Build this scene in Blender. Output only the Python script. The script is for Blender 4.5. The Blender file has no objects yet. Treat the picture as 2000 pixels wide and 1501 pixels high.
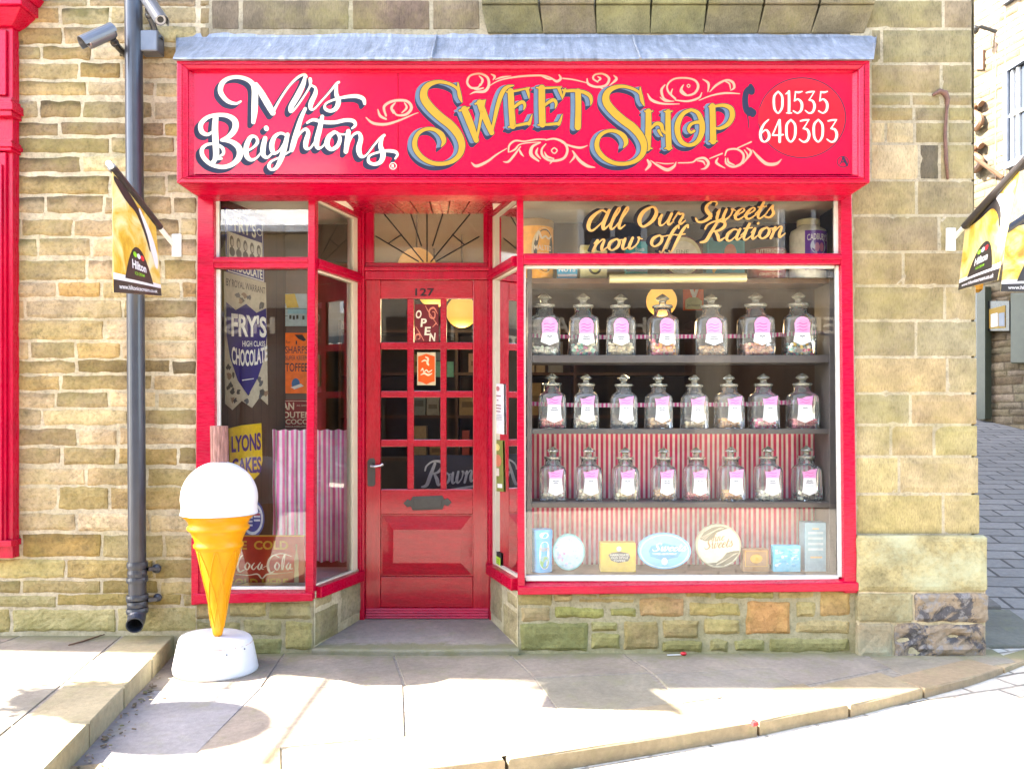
import bpy, bmesh, math, random
from mathutils import Vector, noise
random.seed(7)
sc = bpy.context.scene
R = math.radians
# ---------------------------------------------------------------- camera
EYE = 1.386
F = 1667.0
cam = bpy.data.cameras.new("camera")
cam.sensor_width = 36.0
cam.lens = 36.0 * F / 2000
cam.shift_y = 0.03125
cam.clip_end = 900
cam.clip_start = 0.05
camo = bpy.data.objects.new("camera", cam)
sc.collection.objects.link(camo)
camo.location = (0, -5, EYE)
camo.rotation_euler = (math.pi / 2, 0, 0)
sc.camera = camo
# ---------------------------------------------------------------- sky, sun, exposure
SUN_EL, SUN_AZ = 43.5, 4.0
w = bpy.data.worlds.new("World")
sc.world = w
w.use_nodes = True
sky = w.node_tree.nodes.new("ShaderNodeTexSky")
sky.sky_type = 'NISHITA'
sky.sun_disc = False
sky.sun_elevation = R(SUN_EL)
sky.sun_rotation = R(270 + SUN_AZ)
sky.dust_density = 2.0
w.node_tree.links.new(sky.outputs[0], w.node_tree.nodes["Background"].inputs[0])
w.node_tree.nodes["Background"].inputs[1].default_value = 0.15
sl = bpy.data.lights.new("sun", 'SUN')
sl.energy = 5.0
sl.angle = R(0.53)
sl.color = (1.0, 0.95, 0.86)
so = bpy.data.objects.new("sun", sl)
sc.collection.objects.link(so)
ldir = Vector((math.cos(R(SUN_AZ)) * math.cos(R(SUN_EL)), -math.sin(R(SUN_AZ)) * math.cos(R(SUN_EL)), -math.sin(R(SUN_EL))))
so.rotation_euler = ldir.to_track_quat('-Z', 'Y').to_euler()
so.location = (-10, 2, 12)
sc.view_settings.view_transform = 'Standard'
sc.view_settings.look = 'None'
sc.view_settings.exposure = 3.5
sc.view_settings.gamma = 1
sc.cycles.max_bounces = 10
sc.cycles.transparent_max_bounces = 24
sc.cycles.caustics_reflective = False
sc.cycles.caustics_refractive = False

# ---------------------------------------------------------------- pixel -> plane helpers (photo pixels, metres)
CAM = Vector((0, -5, EYE))


class PL:
    """a plane in the world; call it with photo pixels to get the point of the plane they lie on"""
    def __init__(s, o, n):
        s.o = Vector(o)
        s.n = Vector(n).normalized()

    def __call__(s, px, py, h=0.0):
        d = Vector(((px - 1000) / F, 1, (813 - py) / F))
        t = s.n.dot(s.o - CAM) / s.n.dot(d)
        p = CAM + d * t
        sgn = 1 if s.n.dot(CAM - s.o) > 0 else -1
        return p + s.n * (sgn * h)


def FY(y):
    return PL((0, y, 0), (0, 1, 0))


def VP2(a, b):
    d = Vector((b[0] - a[0], b[1] - a[1], 0))
    return PL((a[0], a[1], 0), (-d.y, d.x, 0))


def X(px, y=0.0):
    return (px - 1000) / F * (5 + y)


def Z(py, y=0.0):
    return EYE + (813 - py) / F * (5 + y)


def zoom(pl, ox, oy, k):
    return lambda zx, zy, h=0.0: pl(ox + zx / k, oy + zy / k, h)


# ---------------------------------------------------------------- mesh builder
class MB:
    def __init__(s):
        s.V = []
        s.Fc = []
        s.M = []
        s.C = []
        s.m = 0
        s.col = (1, 1, 1)
        s.h = 0.0

    def v(s, p):
        s.V.append(tuple(p))
        s.C.append(s.col)
        return len(s.V) - 1

    def f(s, idx):
        s.Fc.append(tuple(idx))
        s.M.append(s.m)

    def poly(s, pts):
        s.f([s.v(p) for p in pts])

    def box(s, x0, x1, y0, y1, z0, z1):
        i = [s.v(p) for p in ((x0, y0, z0), (x1, y0, z0), (x1, y1, z0), (x0, y1, z0), (x0, y0, z1), (x1, y0, z1), (x1, y1, z1), (x0, y1, z1))]
        for q in ((0, 1, 5, 4), (1, 2, 6, 5), (2, 3, 7, 6), (3, 0, 4, 7), (4, 5, 6, 7), (3, 2, 1, 0)):
            s.f([i[k] for k in q])
        return s

    def hexa(s, b, t):
        """b, t: four bottom and four top points"""
        i = [s.v(p) for p in list(b) + list(t)]
        for q in ((0, 1, 5, 4), (1, 2, 6, 5), (2, 3, 7, 6), (3, 0, 4, 7), (4, 5, 6, 7), (3, 2, 1, 0)):
            s.f([i[k] for k in q])
        return s

    def slab(s, pts, off):
        """prism: polygon pts extruded by vector off"""
        off = Vector(off)
        a = [s.v(p) for p in pts]
        b = [s.v(Vector(p) + off) for p in pts]
        n = len(a)
        s.f(a)
        s.f(b[::-1])
        for k in range(n):
            s.f((a[k], b[k], b[(k + 1) % n], a[(k + 1) % n]))
        return s

    def pxbox(s, px0, px1, py0, py1, y0, y1):
        """box whose front face (at y0) covers the photo pixels"""
        return s.box(X(px0, y0), X(px1, y0), y0, y1, Z(py1, y0), Z(py0, y0))

    def bar(s, a, b, w, d, up=(0, 0, 1)):
        """square bar between two points"""
        a, b = Vector(a), Vector(b)
        t = (b - a).normalized()
        u = t.cross(Vector(up))
        if u.length < 1e-5:
            u = t.cross(Vector((0, 1, 0)))
        u.normalize()
        n = u.cross(t)
        q = [u * (w / 2) + n * (d / 2), -u * (w / 2) + n * (d / 2), -u * (w / 2) - n * (d / 2), u * (w / 2) - n * (d / 2)]
        return s.hexa([a + k for k in q], [b + k for k in q])

    def tube(s, path, r, seg=14, caps=True):
        path = [Vector(p) for p in path]
        rr = r if isinstance(r, (list, tuple)) else [r] * len(path)
        rings = []
        u = None
        for k, p in enumerate(path):
            t = (path[min(k + 1, len(path) - 1)] - path[max(k - 1, 0)]).normalized()
            if u is None:
                u = t.orthogonal().normalized()
            u = (u - t * u.dot(t)).normalized()
            n = t.cross(u)
            rings.append([s.v(p + (u * math.cos(2 * math.pi * j / seg) + n * math.sin(2 * math.pi * j / seg)) * rr[k]) for j in range(seg)])
        for a, b in zip(rings, rings[1:]):
            for j in range(seg):
                s.f((a[j], a[(j + 1) % seg], b[(j + 1) % seg], b[j]))
        if caps:
            s.f(rings[0][::-1])
            s.f(rings[-1])
        return s

    def lathe(s, prof, c, seg=32, caps=True, fr=None):
        """prof: (radius, height) list about the vertical axis through c"""
        c = Vector(c)
        rings = []
        for r, z in prof:
            rings.append([s.v(c + Vector((r * math.cos(2 * math.pi * j / seg), r * math.sin(2 * math.pi * j / seg), z))) for j in range(seg)])
        for a, b in zip(rings, rings[1:]):
            for j in range(seg):
                s.f((a[j], a[(j + 1) % seg], b[(j + 1) % seg], b[j]))
        if caps:
            s.f(rings[0][::-1])
            s.f(rings[-1])
        return s

    def loft(s, secs, caps=True):
        rings = [[s.v(p) for p in q] for q in secs]
        n = len(rings[0])
        for a, b in zip(rings, rings[1:]):
            for j in range(n):
                s.f((a[j], a[(j + 1) % n], b[(j + 1) % n], b[j]))
        if caps:
            s.f(rings[0][::-1])
            s.f(rings[-1])
        return s

    def ball(s, c, r, seg=10, rng=6):
        c = Vector(c)
        r = Vector(r) if hasattr(r, '__len__') else Vector((r, r, r))
        rings = []
        for i in range(1, rng):
            a = math.pi * i / rng
            rings.append([s.v(c + Vector((r.x * math.sin(a) * math.cos(2 * math.pi * j / seg), r.y * math.sin(a) * math.sin(2 * math.pi * j / seg), -r.z * math.cos(a)))) for j in range(seg)])
        for a, b in zip(rings, rings[1:]):
            for j in range(seg):
                s.f((a[j], a[(j + 1) % seg], b[(j + 1) % seg], b[j]))
        lo, hi = s.v(c - Vector((0, 0, r.z))), s.v(c + Vector((0, 0, r.z)))
        for j in range(seg):
            s.f((lo, rings[0][(j + 1) % seg], rings[0][j]))
            s.f((hi, rings[-1][j], rings[-1][(j + 1) % seg]))
        return s

    def ribbon(s, pts, fn, h, step=None, dx=0.0, dy=0.0, grow=0.0, n=7, closed=False, caps=True):
        """painted brush stroke: pts (x, y, width) in the units of fn"""
        P = spline(pts, n, closed)
        m = len(P)
        L = []
        for k in range(m):
            if closed:
                a, b = P[(k - 1) % m], P[(k + 1) % m]
            else:
                a, b = P[max(k - 1, 0)], P[min(k + 1, m - 1)]
            tx, ty = b[0] - a[0], b[1] - a[1]
            l = math.hypot(tx, ty) or 1
            nx, ny = -ty / l, tx / l
            wd = P[k][2] / 2 + grow
            x, y = P[k][0] + dx, P[k][1] + dy
            hh = h + 2e-5 * k / m
            L.append((s.v(fn(x + nx * wd, y + ny * wd, hh)), s.v(fn(x - nx * wd, y - ny * wd, hh)), x, y, tx / l, ty / l, wd, hh))
        r = range(m if closed else m - 1)
        for k in r:
            a, b = L[k], L[(k + 1) % m]
            s.f((a[0], a[1], b[1], b[0]))
        if caps and not closed:
            for e, sg in ((L[0], -1), (L[-1], 1)):
                x, y, tx, ty, wd, hh = e[2], e[3], e[4] * sg, e[5] * sg, e[6], e[7]
                nx, ny = -ty, tx
                arc = [s.v(fn(x + wd * (nx * math.cos(t) + tx * math.sin(t)), y + wd * (ny * math.cos(t) + ty * math.sin(t)), hh)) for t in [math.pi * i / 6 for i in range(7)]]
                s.f(arc)
        return s

    def ell(s, fn, cx, cy, rx, ry, h, seg=36):
        s.f([s.v(fn(cx + rx * math.cos(2 * math.pi * j / seg), cy + ry * math.sin(2 * math.pi * j / seg), h)) for j in range(seg)])
        return s

    def rect(s, fn, x0, y0, x1, y1, h=0.0):
        s.f([s.v(fn(x, y, h)) for x, y in ((x0, y0), (x1, y0), (x1, y1), (x0, y1))])
        return s

    def pp(s, fn, pts, h=0.0):
        s.f([s.v(fn(x, y, h)) for x, y in pts])
        return s

    def plate(s, fn, pts, h0, h1):
        """plate with thickness: outline pts on plane fn from height h0 (back) to h1 (front)"""
        a = [s.v(fn(x, y, h0)) for x, y in pts]
        b = [s.v(fn(x, y, h1)) for x, y in pts]
        n = len(a)
        s.f(a[::-1])
        s.f(b)
        for k in range(n):
            s.f((a[k], b[k], b[(k + 1) % n], a[(k + 1) % n]))
        return s

    def text(s, body, fn, x0, y0, x1, y1, h, shear=0.0, rot=0.0, bold=0.0, arc=0.0):
        vs, fs = text_geo(body, bold)
        cx, cy = (x0 + x1) / 2, (y0 + y1) / 2
        cr, sr = math.cos(rot), math.sin(rot)
        ids = []
        for (u, q) in vs:
            x = x0 + (x1 - x0) * u + shear * (q - .5) * (y1 - y0)
            y = y1 + (y0 - y1) * q + arc * (y1 - y0) * (2 * u - 1) ** 2
            x, y = x - cx, y - cy
            ids.append(s.v(fn(cx + x * cr - y * sr, cy + x * sr + y * cr, h)))
        for q in fs:
            s.f([ids[k] for k in q])
        return s

    def build(s, name, mats, parent=None, smooth=False, bevel=0.0, seg=2, norm=True):
        me = bpy.data.meshes.new(name)
        me.from_pydata(s.V, [], s.Fc)
        if not isinstance(mats, (list, tuple)):
            mats = [mats]
        for q in mats:
            me.materials.append(q)
        me.polygons.foreach_set("material_index", s.M)
        at = me.color_attributes.new("col", 'FLOAT_COLOR', 'POINT')
        at.data.foreach_set("color", [c for t in s.C for c in (t[0], t[1], t[2], 1.0)])
        if norm:
            bm = bmesh.new()
            bm.from_mesh(me)
            bmesh.ops.recalc_face_normals(bm, faces=bm.faces)
            bm.to_mesh(me)
            bm.free()
        if smooth:
            me.polygons.foreach_set("use_smooth", [True] * len(me.polygons))
        o = bpy.data.objects.new(name, me)
        sc.collection.objects.link(o)
        if parent is not None:
            o.parent = parent
            o.matrix_parent_inverse = parent.matrix_world.inverted() if False else parent.matrix_basis.inverted()
        if bevel:
            b = o.modifiers.new("bevel", 'BEVEL')
            b.width = bevel
            b.segments = seg
            b.limit_method = 'ANGLE'
            b.angle_limit = R(35)
        return o


def spline(pts, n=7, closed=False):
    m = len(pts)
    out = []
    rng = range(m if closed else m - 1)
    for i in rng:
        if closed:
            p0, p1, p2, p3 = pts[(i - 1) % m], pts[i], pts[(i + 1) % m], pts[(i + 2) % m]
        else:
            p0, p1, p2, p3 = pts[max(i - 1, 0)], pts[i], pts[i + 1], pts[min(i + 2, m - 1)]
        for k in range(n):
            t = k / n
            out.append(tuple(.5 * (2 * b + (c - a) * t + (2 * a - 5 * b + 4 * c - d) * t * t + (-a + 3 * b - 3 * c + d) * t ** 3) for a, b, c, d in zip(p0, p1, p2, p3)))
    if not closed:
        out.append(tuple(pts[-1]))
    return out


_tc = {}


def text_geo(body, bold=0.0):
    key = (body, bold)
    if key in _tc:
        return _tc[key]
    cu = bpy.data.curves.new("lettering", 'FONT')
    cu.body = body
    cu.offset = bold
    cu.resolution_u = 3
    cu.fill_mode = 'FRONT'
    o = bpy.data.objects.new("lettering", cu)
    sc.collection.objects.link(o)
    dg = bpy.context.evaluated_depsgraph_get()
    dg.update()
    me = bpy.data.meshes.new_from_object(o.evaluated_get(dg))
    vs = [(p.co.x, p.co.y) for p in me.vertices]
    fs = [tuple(p.vertices) for p in me.polygons]
    bpy.data.objects.remove(o)
    bpy.data.curves.remove(cu)
    bpy.data.meshes.remove(me)
    x0, x1 = min(p[0] for p in vs), max(p[0] for p in vs)
    y0, y1 = min(p[1] for p in vs), max(p[1] for p in vs)
    vs = [((p[0] - x0) / (x1 - x0 or 1), (p[1] - y0) / (y1 - y0 or 1)) for p in vs]
    _tc[key] = (vs, fs)
    return _tc[key]


def thing(name, label, cat, loc=(0, 0, 0), group=None):
    o = bpy.data.objects.new(name, None)
    o.empty_display_size = .1
    sc.collection.objects.link(o)
    o.location = loc
    o["label"] = label
    o["category"] = cat
    if group:
        o["group"] = group
    return o


def tag(o, label, cat, group=None):
    o["label"] = label
    o["category"] = cat
    if group:
        o["group"] = group
    return o


def struct(o):
    o["kind"] = "structure"
    return o


# ---------------------------------------------------------------- materials
def newmat(name):
    m = bpy.data.materials.new(name)
    m.use_nodes = True
    return m, m.node_tree, m.node_tree.nodes["Principled BSDF"]


def nd(t, kind, **kw):
    n = t.nodes.new(kind)
    for k, v in kw.items():
        if k in n.inputs:
            n.inputs[k].default_value = v
        else:
            setattr(n, k, v)
    return n


def noise_node(t, scale, detail=4, rough=.6, vec=None, dist=0.0):
    n = nd(t, "ShaderNodeTexNoise")
    n.inputs["Scale"].default_value = scale
    n.inputs["Detail"].default_value = detail
    n.inputs["Roughness"].default_value = rough
    n.inputs["Distortion"].default_value = dist
    if vec is None:
        vec = nd(t, "ShaderNodeTexCoord").outputs["Object"]
    t.links.new(vec, n.inputs["Vector"])
    return n


def ramp(t, src, stops):
    r = nd(t, "ShaderNodeValToRGB")
    e = r.color_ramp.elements
    while len(e) < len(stops):
        e.new(.5)
    for q, (p, c) in zip(e, stops):
        q.position = p
        q.color = (c, c, c, 1) if not hasattr(c, '__len__') else (*c, 1)
    t.links.new(src, r.inputs[0])
    return r


def mixc(t, fac, a, b, mode='MIX'):
    m = nd(t, "ShaderNodeMix", data_type='RGBA', blend_type=mode)
    for k, v in ((0, fac), (6, a), (7, b)):
        if hasattr(v, 'is_output'):
            t.links.new(v, m.inputs[k])
        elif hasattr(v, '__len__'):
            m.inputs[k].default_value = (*v, 1)
        else:
            m.inputs[k].default_value = v
    return m.outputs[2]


def bump(t, b, src, strength=.3, dist=.01, prev=None):
    n = nd(t, "ShaderNodeBump")
    n.inputs["Strength"].default_value = strength
    n.inputs["Distance"].default_value = dist
    t.links.new(src, n.inputs["Height"])
    if prev:
        t.links.new(prev, n.inputs["Normal"])
    t.links.new(n.outputs[0], b.inputs["Normal"])
    return n.outputs[0]


def paint(name, col, rough=.35, var=.12, scale=9, bmp=.08, spec=.5, metal=0.0, fine=90, coat=0.0):
    """plain painted or printed surface with slight tonal wear"""
    m, t, b = newmat(name)
    n = noise_node(t, scale, 5)
    r = ramp(t, n.outputs[0], [(.3, 1 - var), (.7, 1 + var * .5)])
    c = mixc(t, 1.0, r.outputs[0], col, 'MULTIPLY')
    t.links.new(c, b.inputs["Base Color"])
    b.inputs["Roughness"].default_value = rough
    b.inputs["Metallic"].default_value = metal
    b.inputs["Specular IOR Level"].default_value = spec
    b.inputs["Coat Weight"].default_value = coat
    b.inputs["Coat Roughness"].default_value = .08
    if bmp:
        n2 = noise_node(t, fine, 3)
        bump(t, b, n2.outputs[0], bmp, .004)
    return m


def red_paint(name, col, rough=.3, grain=(1, 1, 1), bmp=.25, wear=.5, coat=.10):
    """gloss paint on old wood: brush grain, small chips"""
    m, t, b = newmat(name)
    tc = nd(t, "ShaderNodeTexCoord")
    mp = nd(t, "ShaderNodeMapping")
    mp.inputs["Scale"].default_value = grain
    t.links.new(tc.outputs["Object"], mp.inputs[0])
    n1 = noise_node(t, 5, 5, .65, mp.outputs[0])
    n2 = noise_node(t, 38, 4, .6, mp.outputs[0])
    n3 = noise_node(t, 60, 3, .7)
    r = ramp(t, n1.outputs[0], [(.3, .72), (.62, 1.08)])
    c = mixc(t, 1.0, r.outputs[0], col, 'MULTIPLY')
    chip = ramp(t, n3.outputs[0], [(.66, 0.0), (.71, wear)])
    c = mixc(t, chip.outputs[0], c, (.11, .006, .01))
    t.links.new(c, b.inputs["Base Color"])
    rr = ramp(t, n2.outputs[0], [(.3, rough * .7), (.7, rough * 1.5)])
    t.links.new(rr.outputs[0], b.inputs["Roughness"])
    b.inputs["Coat Weight"].default_value = coat
    b.inputs["Specular IOR Level"].default_value = .2
    b.inputs["Coat Roughness"].default_value = .1
    bump(t, b, n2.outputs[0], bmp, .004)
    return m


def stone_mat(name, moss=.35, mosscol=(.16, .17, .03), soot=.4, bmp=.6, mul=1.0, streak=(1, 1, 1), moss_z=None):
    m, t, b = newmat(name)
    at = nd(t, "ShaderNodeAttribute", attribute_name="col")
    tc = nd(t, "ShaderNodeTexCoord")
    mp = nd(t, "ShaderNodeMapping")
    mp.inputs["Scale"].default_value = streak
    t.links.new(tc.outputs["Object"], mp.inputs[0])
    n1 = noise_node(t, 7, 6, .65)
    n2 = noise_node(t, 45, 5, .7, mp.outputs[0])
    n3 = noise_node(t, 2.6, 6, .7)
    n4 = noise_node(t, 160, 3, .6)
    r1 = ramp(t, n1.outputs[0], [(.3, .62 * mul), (.7, 1.22 * mul)])
    r2 = ramp(t, n2.outputs[0], [(.28, .6), (.5, 1.0), (.75, 1.2)])
    c = mixc(t, 1.0, at.outputs["Color"], r1.outputs[0], 'MULTIPLY')
    c = mixc(t, 1.0, c, r2.outputs[0], 'MULTIPLY')
    n5 = noise_node(t, 11, 6, .75)
    sr = ramp(t, n5.outputs[0], [(.56, 0.0), (.72, soot)])
    c = mixc(t, sr.outputs[0], c, (.055, .045, .03))
    mr = ramp(t, n3.outputs[0], [(.45, 0.0), (.68, moss)])
    fac = mr.outputs[0]
    if moss_z:
        sp = nd(t, "ShaderNodeSeparateXYZ")
        t.links.new(tc.outputs["Object"], sp.inputs[0])
        ad = nd(t, "ShaderNodeMath", operation='MULTIPLY_ADD')
        t.links.new(n1.outputs[0], ad.inputs[0])
        ad.inputs[1].default_value = .5
        t.links.new(sp.outputs[2], ad.inputs[2])
        zr = ramp(t, ad.outputs[0], [(moss_z[0], moss_z[2]), (moss_z[1], 0.0)])
        mx = nd(t, "ShaderNodeMath", operation='MAXIMUM')
        t.links.new(fac, mx.inputs[0])
        t.links.new(zr.outputs[0], mx.inputs[1])
        fac = mx.outputs[0]
    c = mixc(t, fac, c, mosscol)
    t.links.new(c, b.inputs["Base Color"])
    b.inputs["Roughness"].default_value = .9
    b.inputs["Specular IOR Level"].default_value = .2
    pv = bump(t, b, n2.outputs[0], bmp, .012)
    bump(t, b, n4.outputs[0], bmp * .6, .004, pv)
    return m


def glass_mat(name, tint=(.93, .95, .94), ior=1.5, gain=1.0, rough=0.0, haze=0.0, hazecol=(.8, .8, .8), edge=0.0):
    """thin pane: see-through with a Fresnel mirror on top"""
    m, t, b = newmat(name)
    t.nodes.remove(b)
    out = t.nodes["Material Output"]
    tr = nd(t, "ShaderNodeBsdfTransparent")
    tr.inputs[0].default_value = (*tint, 1)
    gl = nd(t, "ShaderNodeBsdfGlossy")
    gl.inputs["Roughness"].default_value = rough
    gl.inputs["Color"].default_value = (1, 1, 1, 1)
    fr = nd(t, "ShaderNodeFresnel")
    fr.inputs["IOR"].default_value = ior
    mu = nd(t, "ShaderNodeMath", operation='MULTIPLY', use_clamp=True)
    t.links.new(fr.outputs[0], mu.inputs[0])
    mu.inputs[1].default_value = gain
    base = tr.outputs[0]
    if haze or edge:
        df = nd(t, "ShaderNodeBsdfDiffuse")
        df.inputs[0].default_value = (*hazecol, 1)
        mh = nd(t, "ShaderNodeMixShader")
        if edge:
            lw = nd(t, "ShaderNodeLayerWeight")
            lw.inputs[0].default_value = .25
            er = ramp(t, lw.outputs["Facing"], [(.45, haze), (.95, edge)])
            t.links.new(er.outputs[0], mh.inputs[0])
        else:
            mh.inputs[0].default_value = haze
        t.links.new(base, mh.inputs[1])
        t.links.new(df.outputs[0], mh.inputs[2])
        base = mh.outputs[0]
    mx = nd(t, "ShaderNodeMixShader")
    t.links.new(mu.outputs[0], mx.inputs[0])
    t.links.new(base, mx.inputs[1])
    t.links.new(gl.outputs[0], mx.inputs[2])
    t.links.new(mx.outputs[0], out.inputs[0])
    return m


def emit(name, col, s):
    m, t, b = newmat(name)
    b.inputs["Base Color"].default_value = (*col, 1)
    b.inputs["Emission Color"].default_value = (*col, 1)
    b.inputs["Emission Strength"].default_value = s
    return m


def stripe_mat(name, a, bcol, period, axis='X', duty=.5, soft=.04):
    """woven stripes running up the cloth"""
    m, t, b = newmat(name)
    tc = nd(t, "ShaderNodeTexCoord")
    sp = nd(t, "ShaderNodeSeparateXYZ")
    t.links.new(tc.outputs["Object"], sp.inputs[0])
    dv = nd(t, "ShaderNodeMath", operation='DIVIDE')
    t.links.new(sp.outputs["XYZ".index(axis)], dv.inputs[0])
    dv.inputs[1].default_value = period
    fr = nd(t, "ShaderNodeMath", operation='FRACT')
    t.links.new(dv.outputs[0], fr.inputs[0])
    r = ramp(t, fr.outputs[0], [(0.0, a), (duty - soft, a), (duty + soft, bcol), (1 - soft, bcol), (1.0, a)])
    n = noise_node(t, 14, 4)
    rr = ramp(t, n.outputs[0], [(.3, .85), (.7, 1.05)])
    c = mixc(t, 1.0, r.outputs[0], rr.outputs[0], 'MULTIPLY')
    t.links.new(c, b.inputs["Base Color"])
    b.inputs["Roughness"].default_value = .85
    b.inputs["Specular IOR Level"].default_value = .15
    return m


def attr_mat(name, rough=.4, spec=.5, mul=1.0):
    m, t, b = newmat(name)
    at = nd(t, "ShaderNodeAttribute", attribute_name="col")
    n = noise_node(t, 30, 3)
    r = ramp(t, n.outputs[0], [(.3, .85 * mul), (.7, 1.08 * mul)])
    c = mixc(t, 1.0, at.outputs["Color"], r.outputs[0], 'MULTIPLY')
    t.links.new(c, b.inputs["Base Color"])
    b.inputs["Roughness"].default_value = rough
    b.inputs["Specular IOR Level"].default_value = spec
    return m


M = {}
RED = (.37, .0004, .024)
M['red'] = red_paint("red_gloss", RED, .26, (1, 1, 1))
M['redv'] = red_paint("red_gloss_upright", RED, .28, (4, 4, .7))
M['redh'] = red_paint("red_gloss_rail", RED, .26, (.6, 4, 4))
M['door'] = red_paint("red_door_gloss", (.36, .0005, .015), .24, (1.0, 3, 5), .6, .6, .55)
M['doorv'] = red_paint("red_door_stile", (.36, .0005, .015), .26, (5, 3, .8), .35, .5, .55)
M['panel'] = paint("sign_red", (.38, .0005, .027), .16, .05, 4, .02, .12, coat=.16)
M['white'] = paint("white_gloss", (.60, .60, .58), .35, .06)
M['cream'] = paint("cream_paint", (.58, .52, .39), .55, .10, 5)
M['putty'] = paint("white_putty", (.56, .55, .51), .6, .15, 20)
M['gold'] = paint("gold_leaf", (.285, .17, .012), .5, .08, 14, .05, .2)
M['goldw'] = paint("window_gold", (.47, .28, .08), .45, .08, 14)
M['ivory'] = paint("ivory_letter", (.52, .47, .37), .5, .04, 9, .05, .2)
M['pinkc'] = paint("salmon_scroll", (.49, .21, .14), .5, .06, 9, .05, .2)
M['black'] = paint("black_paint", (.012, .012, .016), .4, .1, 9, .05, .2)
M['navy'] = paint("navy_shade", (.014, .016, .034), .5, .1, 9, .05, .15)
M['steel'] = paint("grey_blue_shade", (.075, .108, .155), .5, .12, 20, .05, .15)
M['oval'] = paint("orange_red", (.40, .005, .015), .3, .05, 4, .02, .2)
M['dark'] = paint("dark_wood", (.035, .024, .018), .5, .3, 12)
M['brown'] = paint("brown_wood", (.10, .05, .028), .45, .3, 12)
M['shelf'] = paint("shelf_wood", (.085, .075, .07), .4, .2, 10)
M['lead'] = None
M['pane'] = glass_mat("window_glass", (.95, .96, .95), 1.52, 1.55)
M['doorpane'] = glass_mat("door_glass", (.85, .88, .88), 1.52, 1.3)
M['jar'] = glass_mat("jar_glass", (.93, .94, .92), 1.45, 1.5, 0.0, .10, (.88, .88, .84), .62)
M['pipe'] = paint("grey_pipe", (.028, .032, .044), .32, .15, 14, .05)
M['metal'] = paint("brushed_metal", (.42, .42, .44), .3, .1, 20, .05, .5, .9)
M['iron'] = paint("black_iron", (.03, .03, .028), .45, .3, 25, .2)
M['attr'] = attr_mat("printed_tin", .4, .35, .88)
M['sweet'] = attr_mat("boiled_sweets", .25, .5, 1.7)
M['matte'] = attr_mat("printed_card", .65, .2, .85)
M['enamel'] = attr_mat("vitreous_enamel", .3, .15, .95)
# ================================================================= STONEWORK
def stone(mb, T, u0, u1, v0, v1, col, proud=.008, rough=.004, edge=.012, res=.03, jit=.004, seed=0.0, depth=.03, top=0.0):
    """one dressed stone: T(u, v, h) maps wall coordinates (metres) to the world, h outwards"""
    base = tuple(c * w for c, w in zip(col, (.66, .625, .56)))
    mb.col = base
    nu = max(3, min(16, int((u1 - u0) / res)))
    nv = max(3, min(12, int((v1 - v0) / res)))
    us = [u0 + min(edge * .55, (u1 - u0) * .2), ] + [u0 + (u1 - u0) * i / nu for i in range(1, nu)] + [u1 - min(edge * .55, (u1 - u0) * .2)]
    us = [u0] + us + [u1]
    vs = [v0 + min(edge * .55, (v1 - v0) * .2), ] + [v0 + (v1 - v0) * i / nv for i in range(1, nv)] + [v1 - min(edge * .55, (v1 - v0) * .2)]
    vs = [v0] + vs + [v1]
    ids = []
    for v in vs:
        row = []
        for u in us:
            d = min(u - u0, u1 - u, v - v0, v1 - v)
            k = min(1.0, d / edge)
            s = k * k * (3 - 2 * k)
            q = Vector((u * 9, v * 14, seed * 3.7))
            nn = noise.noise(q) + .5 * noise.noise(q * 3)
            h = proud * (s - .0) + nn * rough * s - (1 - s) * .004
            w = (1 - k)
            ju = noise.noise(Vector((u * 13 + 5, v * 13, seed))) * jit * w * 2
            jv = noise.noise(Vector((u * 13, v * 13 + 9, seed + 4))) * jit * w * 2
            # rounded corners
            cu, cv = min(u - u0, u1 - u), min(v - v0, v1 - v)
            if cu < 1e-6 and cv < 1e-6:
                ju += (edge * .45) * (1 if u - u0 < u1 - u else -1)
                jv += (edge * .45) * (1 if v - v0 < v1 - v else -1)
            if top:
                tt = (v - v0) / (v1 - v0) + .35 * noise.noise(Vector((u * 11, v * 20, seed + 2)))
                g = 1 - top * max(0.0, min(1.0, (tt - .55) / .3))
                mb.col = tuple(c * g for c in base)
            row.append(mb.v(T(u + ju, v + jv, h)))
        ids.append(row)
    for a, b in zip(ids, ids[1:]):
        for k in range(len(us) - 1):
            mb.f((a[k], a[k + 1], b[k + 1], b[k]))
    rim = ids[0] + [r[-1] for r in ids[1:]] + ids[-1][-2::-1] + [r[0] for r in ids[-2:0:-1]]
    bc = []
    # skirt back into the mortar
    per = [(us[k], vs[0]) for k in range(len(us))] + [(us[-1], v) for v in vs[1:]] + [(us[k], vs[-1]) for k in range(len(us) - 2, -1, -1)] + [(us[0], vs[k]) for k in range(len(vs) - 2, 0, -1)]
    for (u, v) in per:
        bc.append(mb.v(T(u, v, -depth)))
    n = len(rim)
    for k in range(n):
        mb.f((rim[k], rim[(k + 1) % n], bc[(k + 1) % n], bc[k]))


def TF(y=0.0):
    return lambda u, v, h: Vector((u, y - h, v))


WARM = [(.66, .52, .33), (.66, .54, .36), (.62, .49, .29), (.60, .47, .30), (.46, .35, .19), (.54, .42, .25), (.44, .32, .16), (.52, .38, .19), (.40, .31, .18), (.56, .45, .30), (.47, .36, .22), (.50, .35, .15)]
ASH = [(.37, .315, .20), (.35, .295, .185), (.40, .335, .20), (.32, .275, .18), (.38, .315, .20), (.35, .30, .20), (.40, .33, .185)]


def jc(c, a=.10):
    k = 1 + random.uniform(-a, a)
    return tuple(max(.01, x * k * (1 + random.uniform(-.04, .04))) for x in c)


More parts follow.
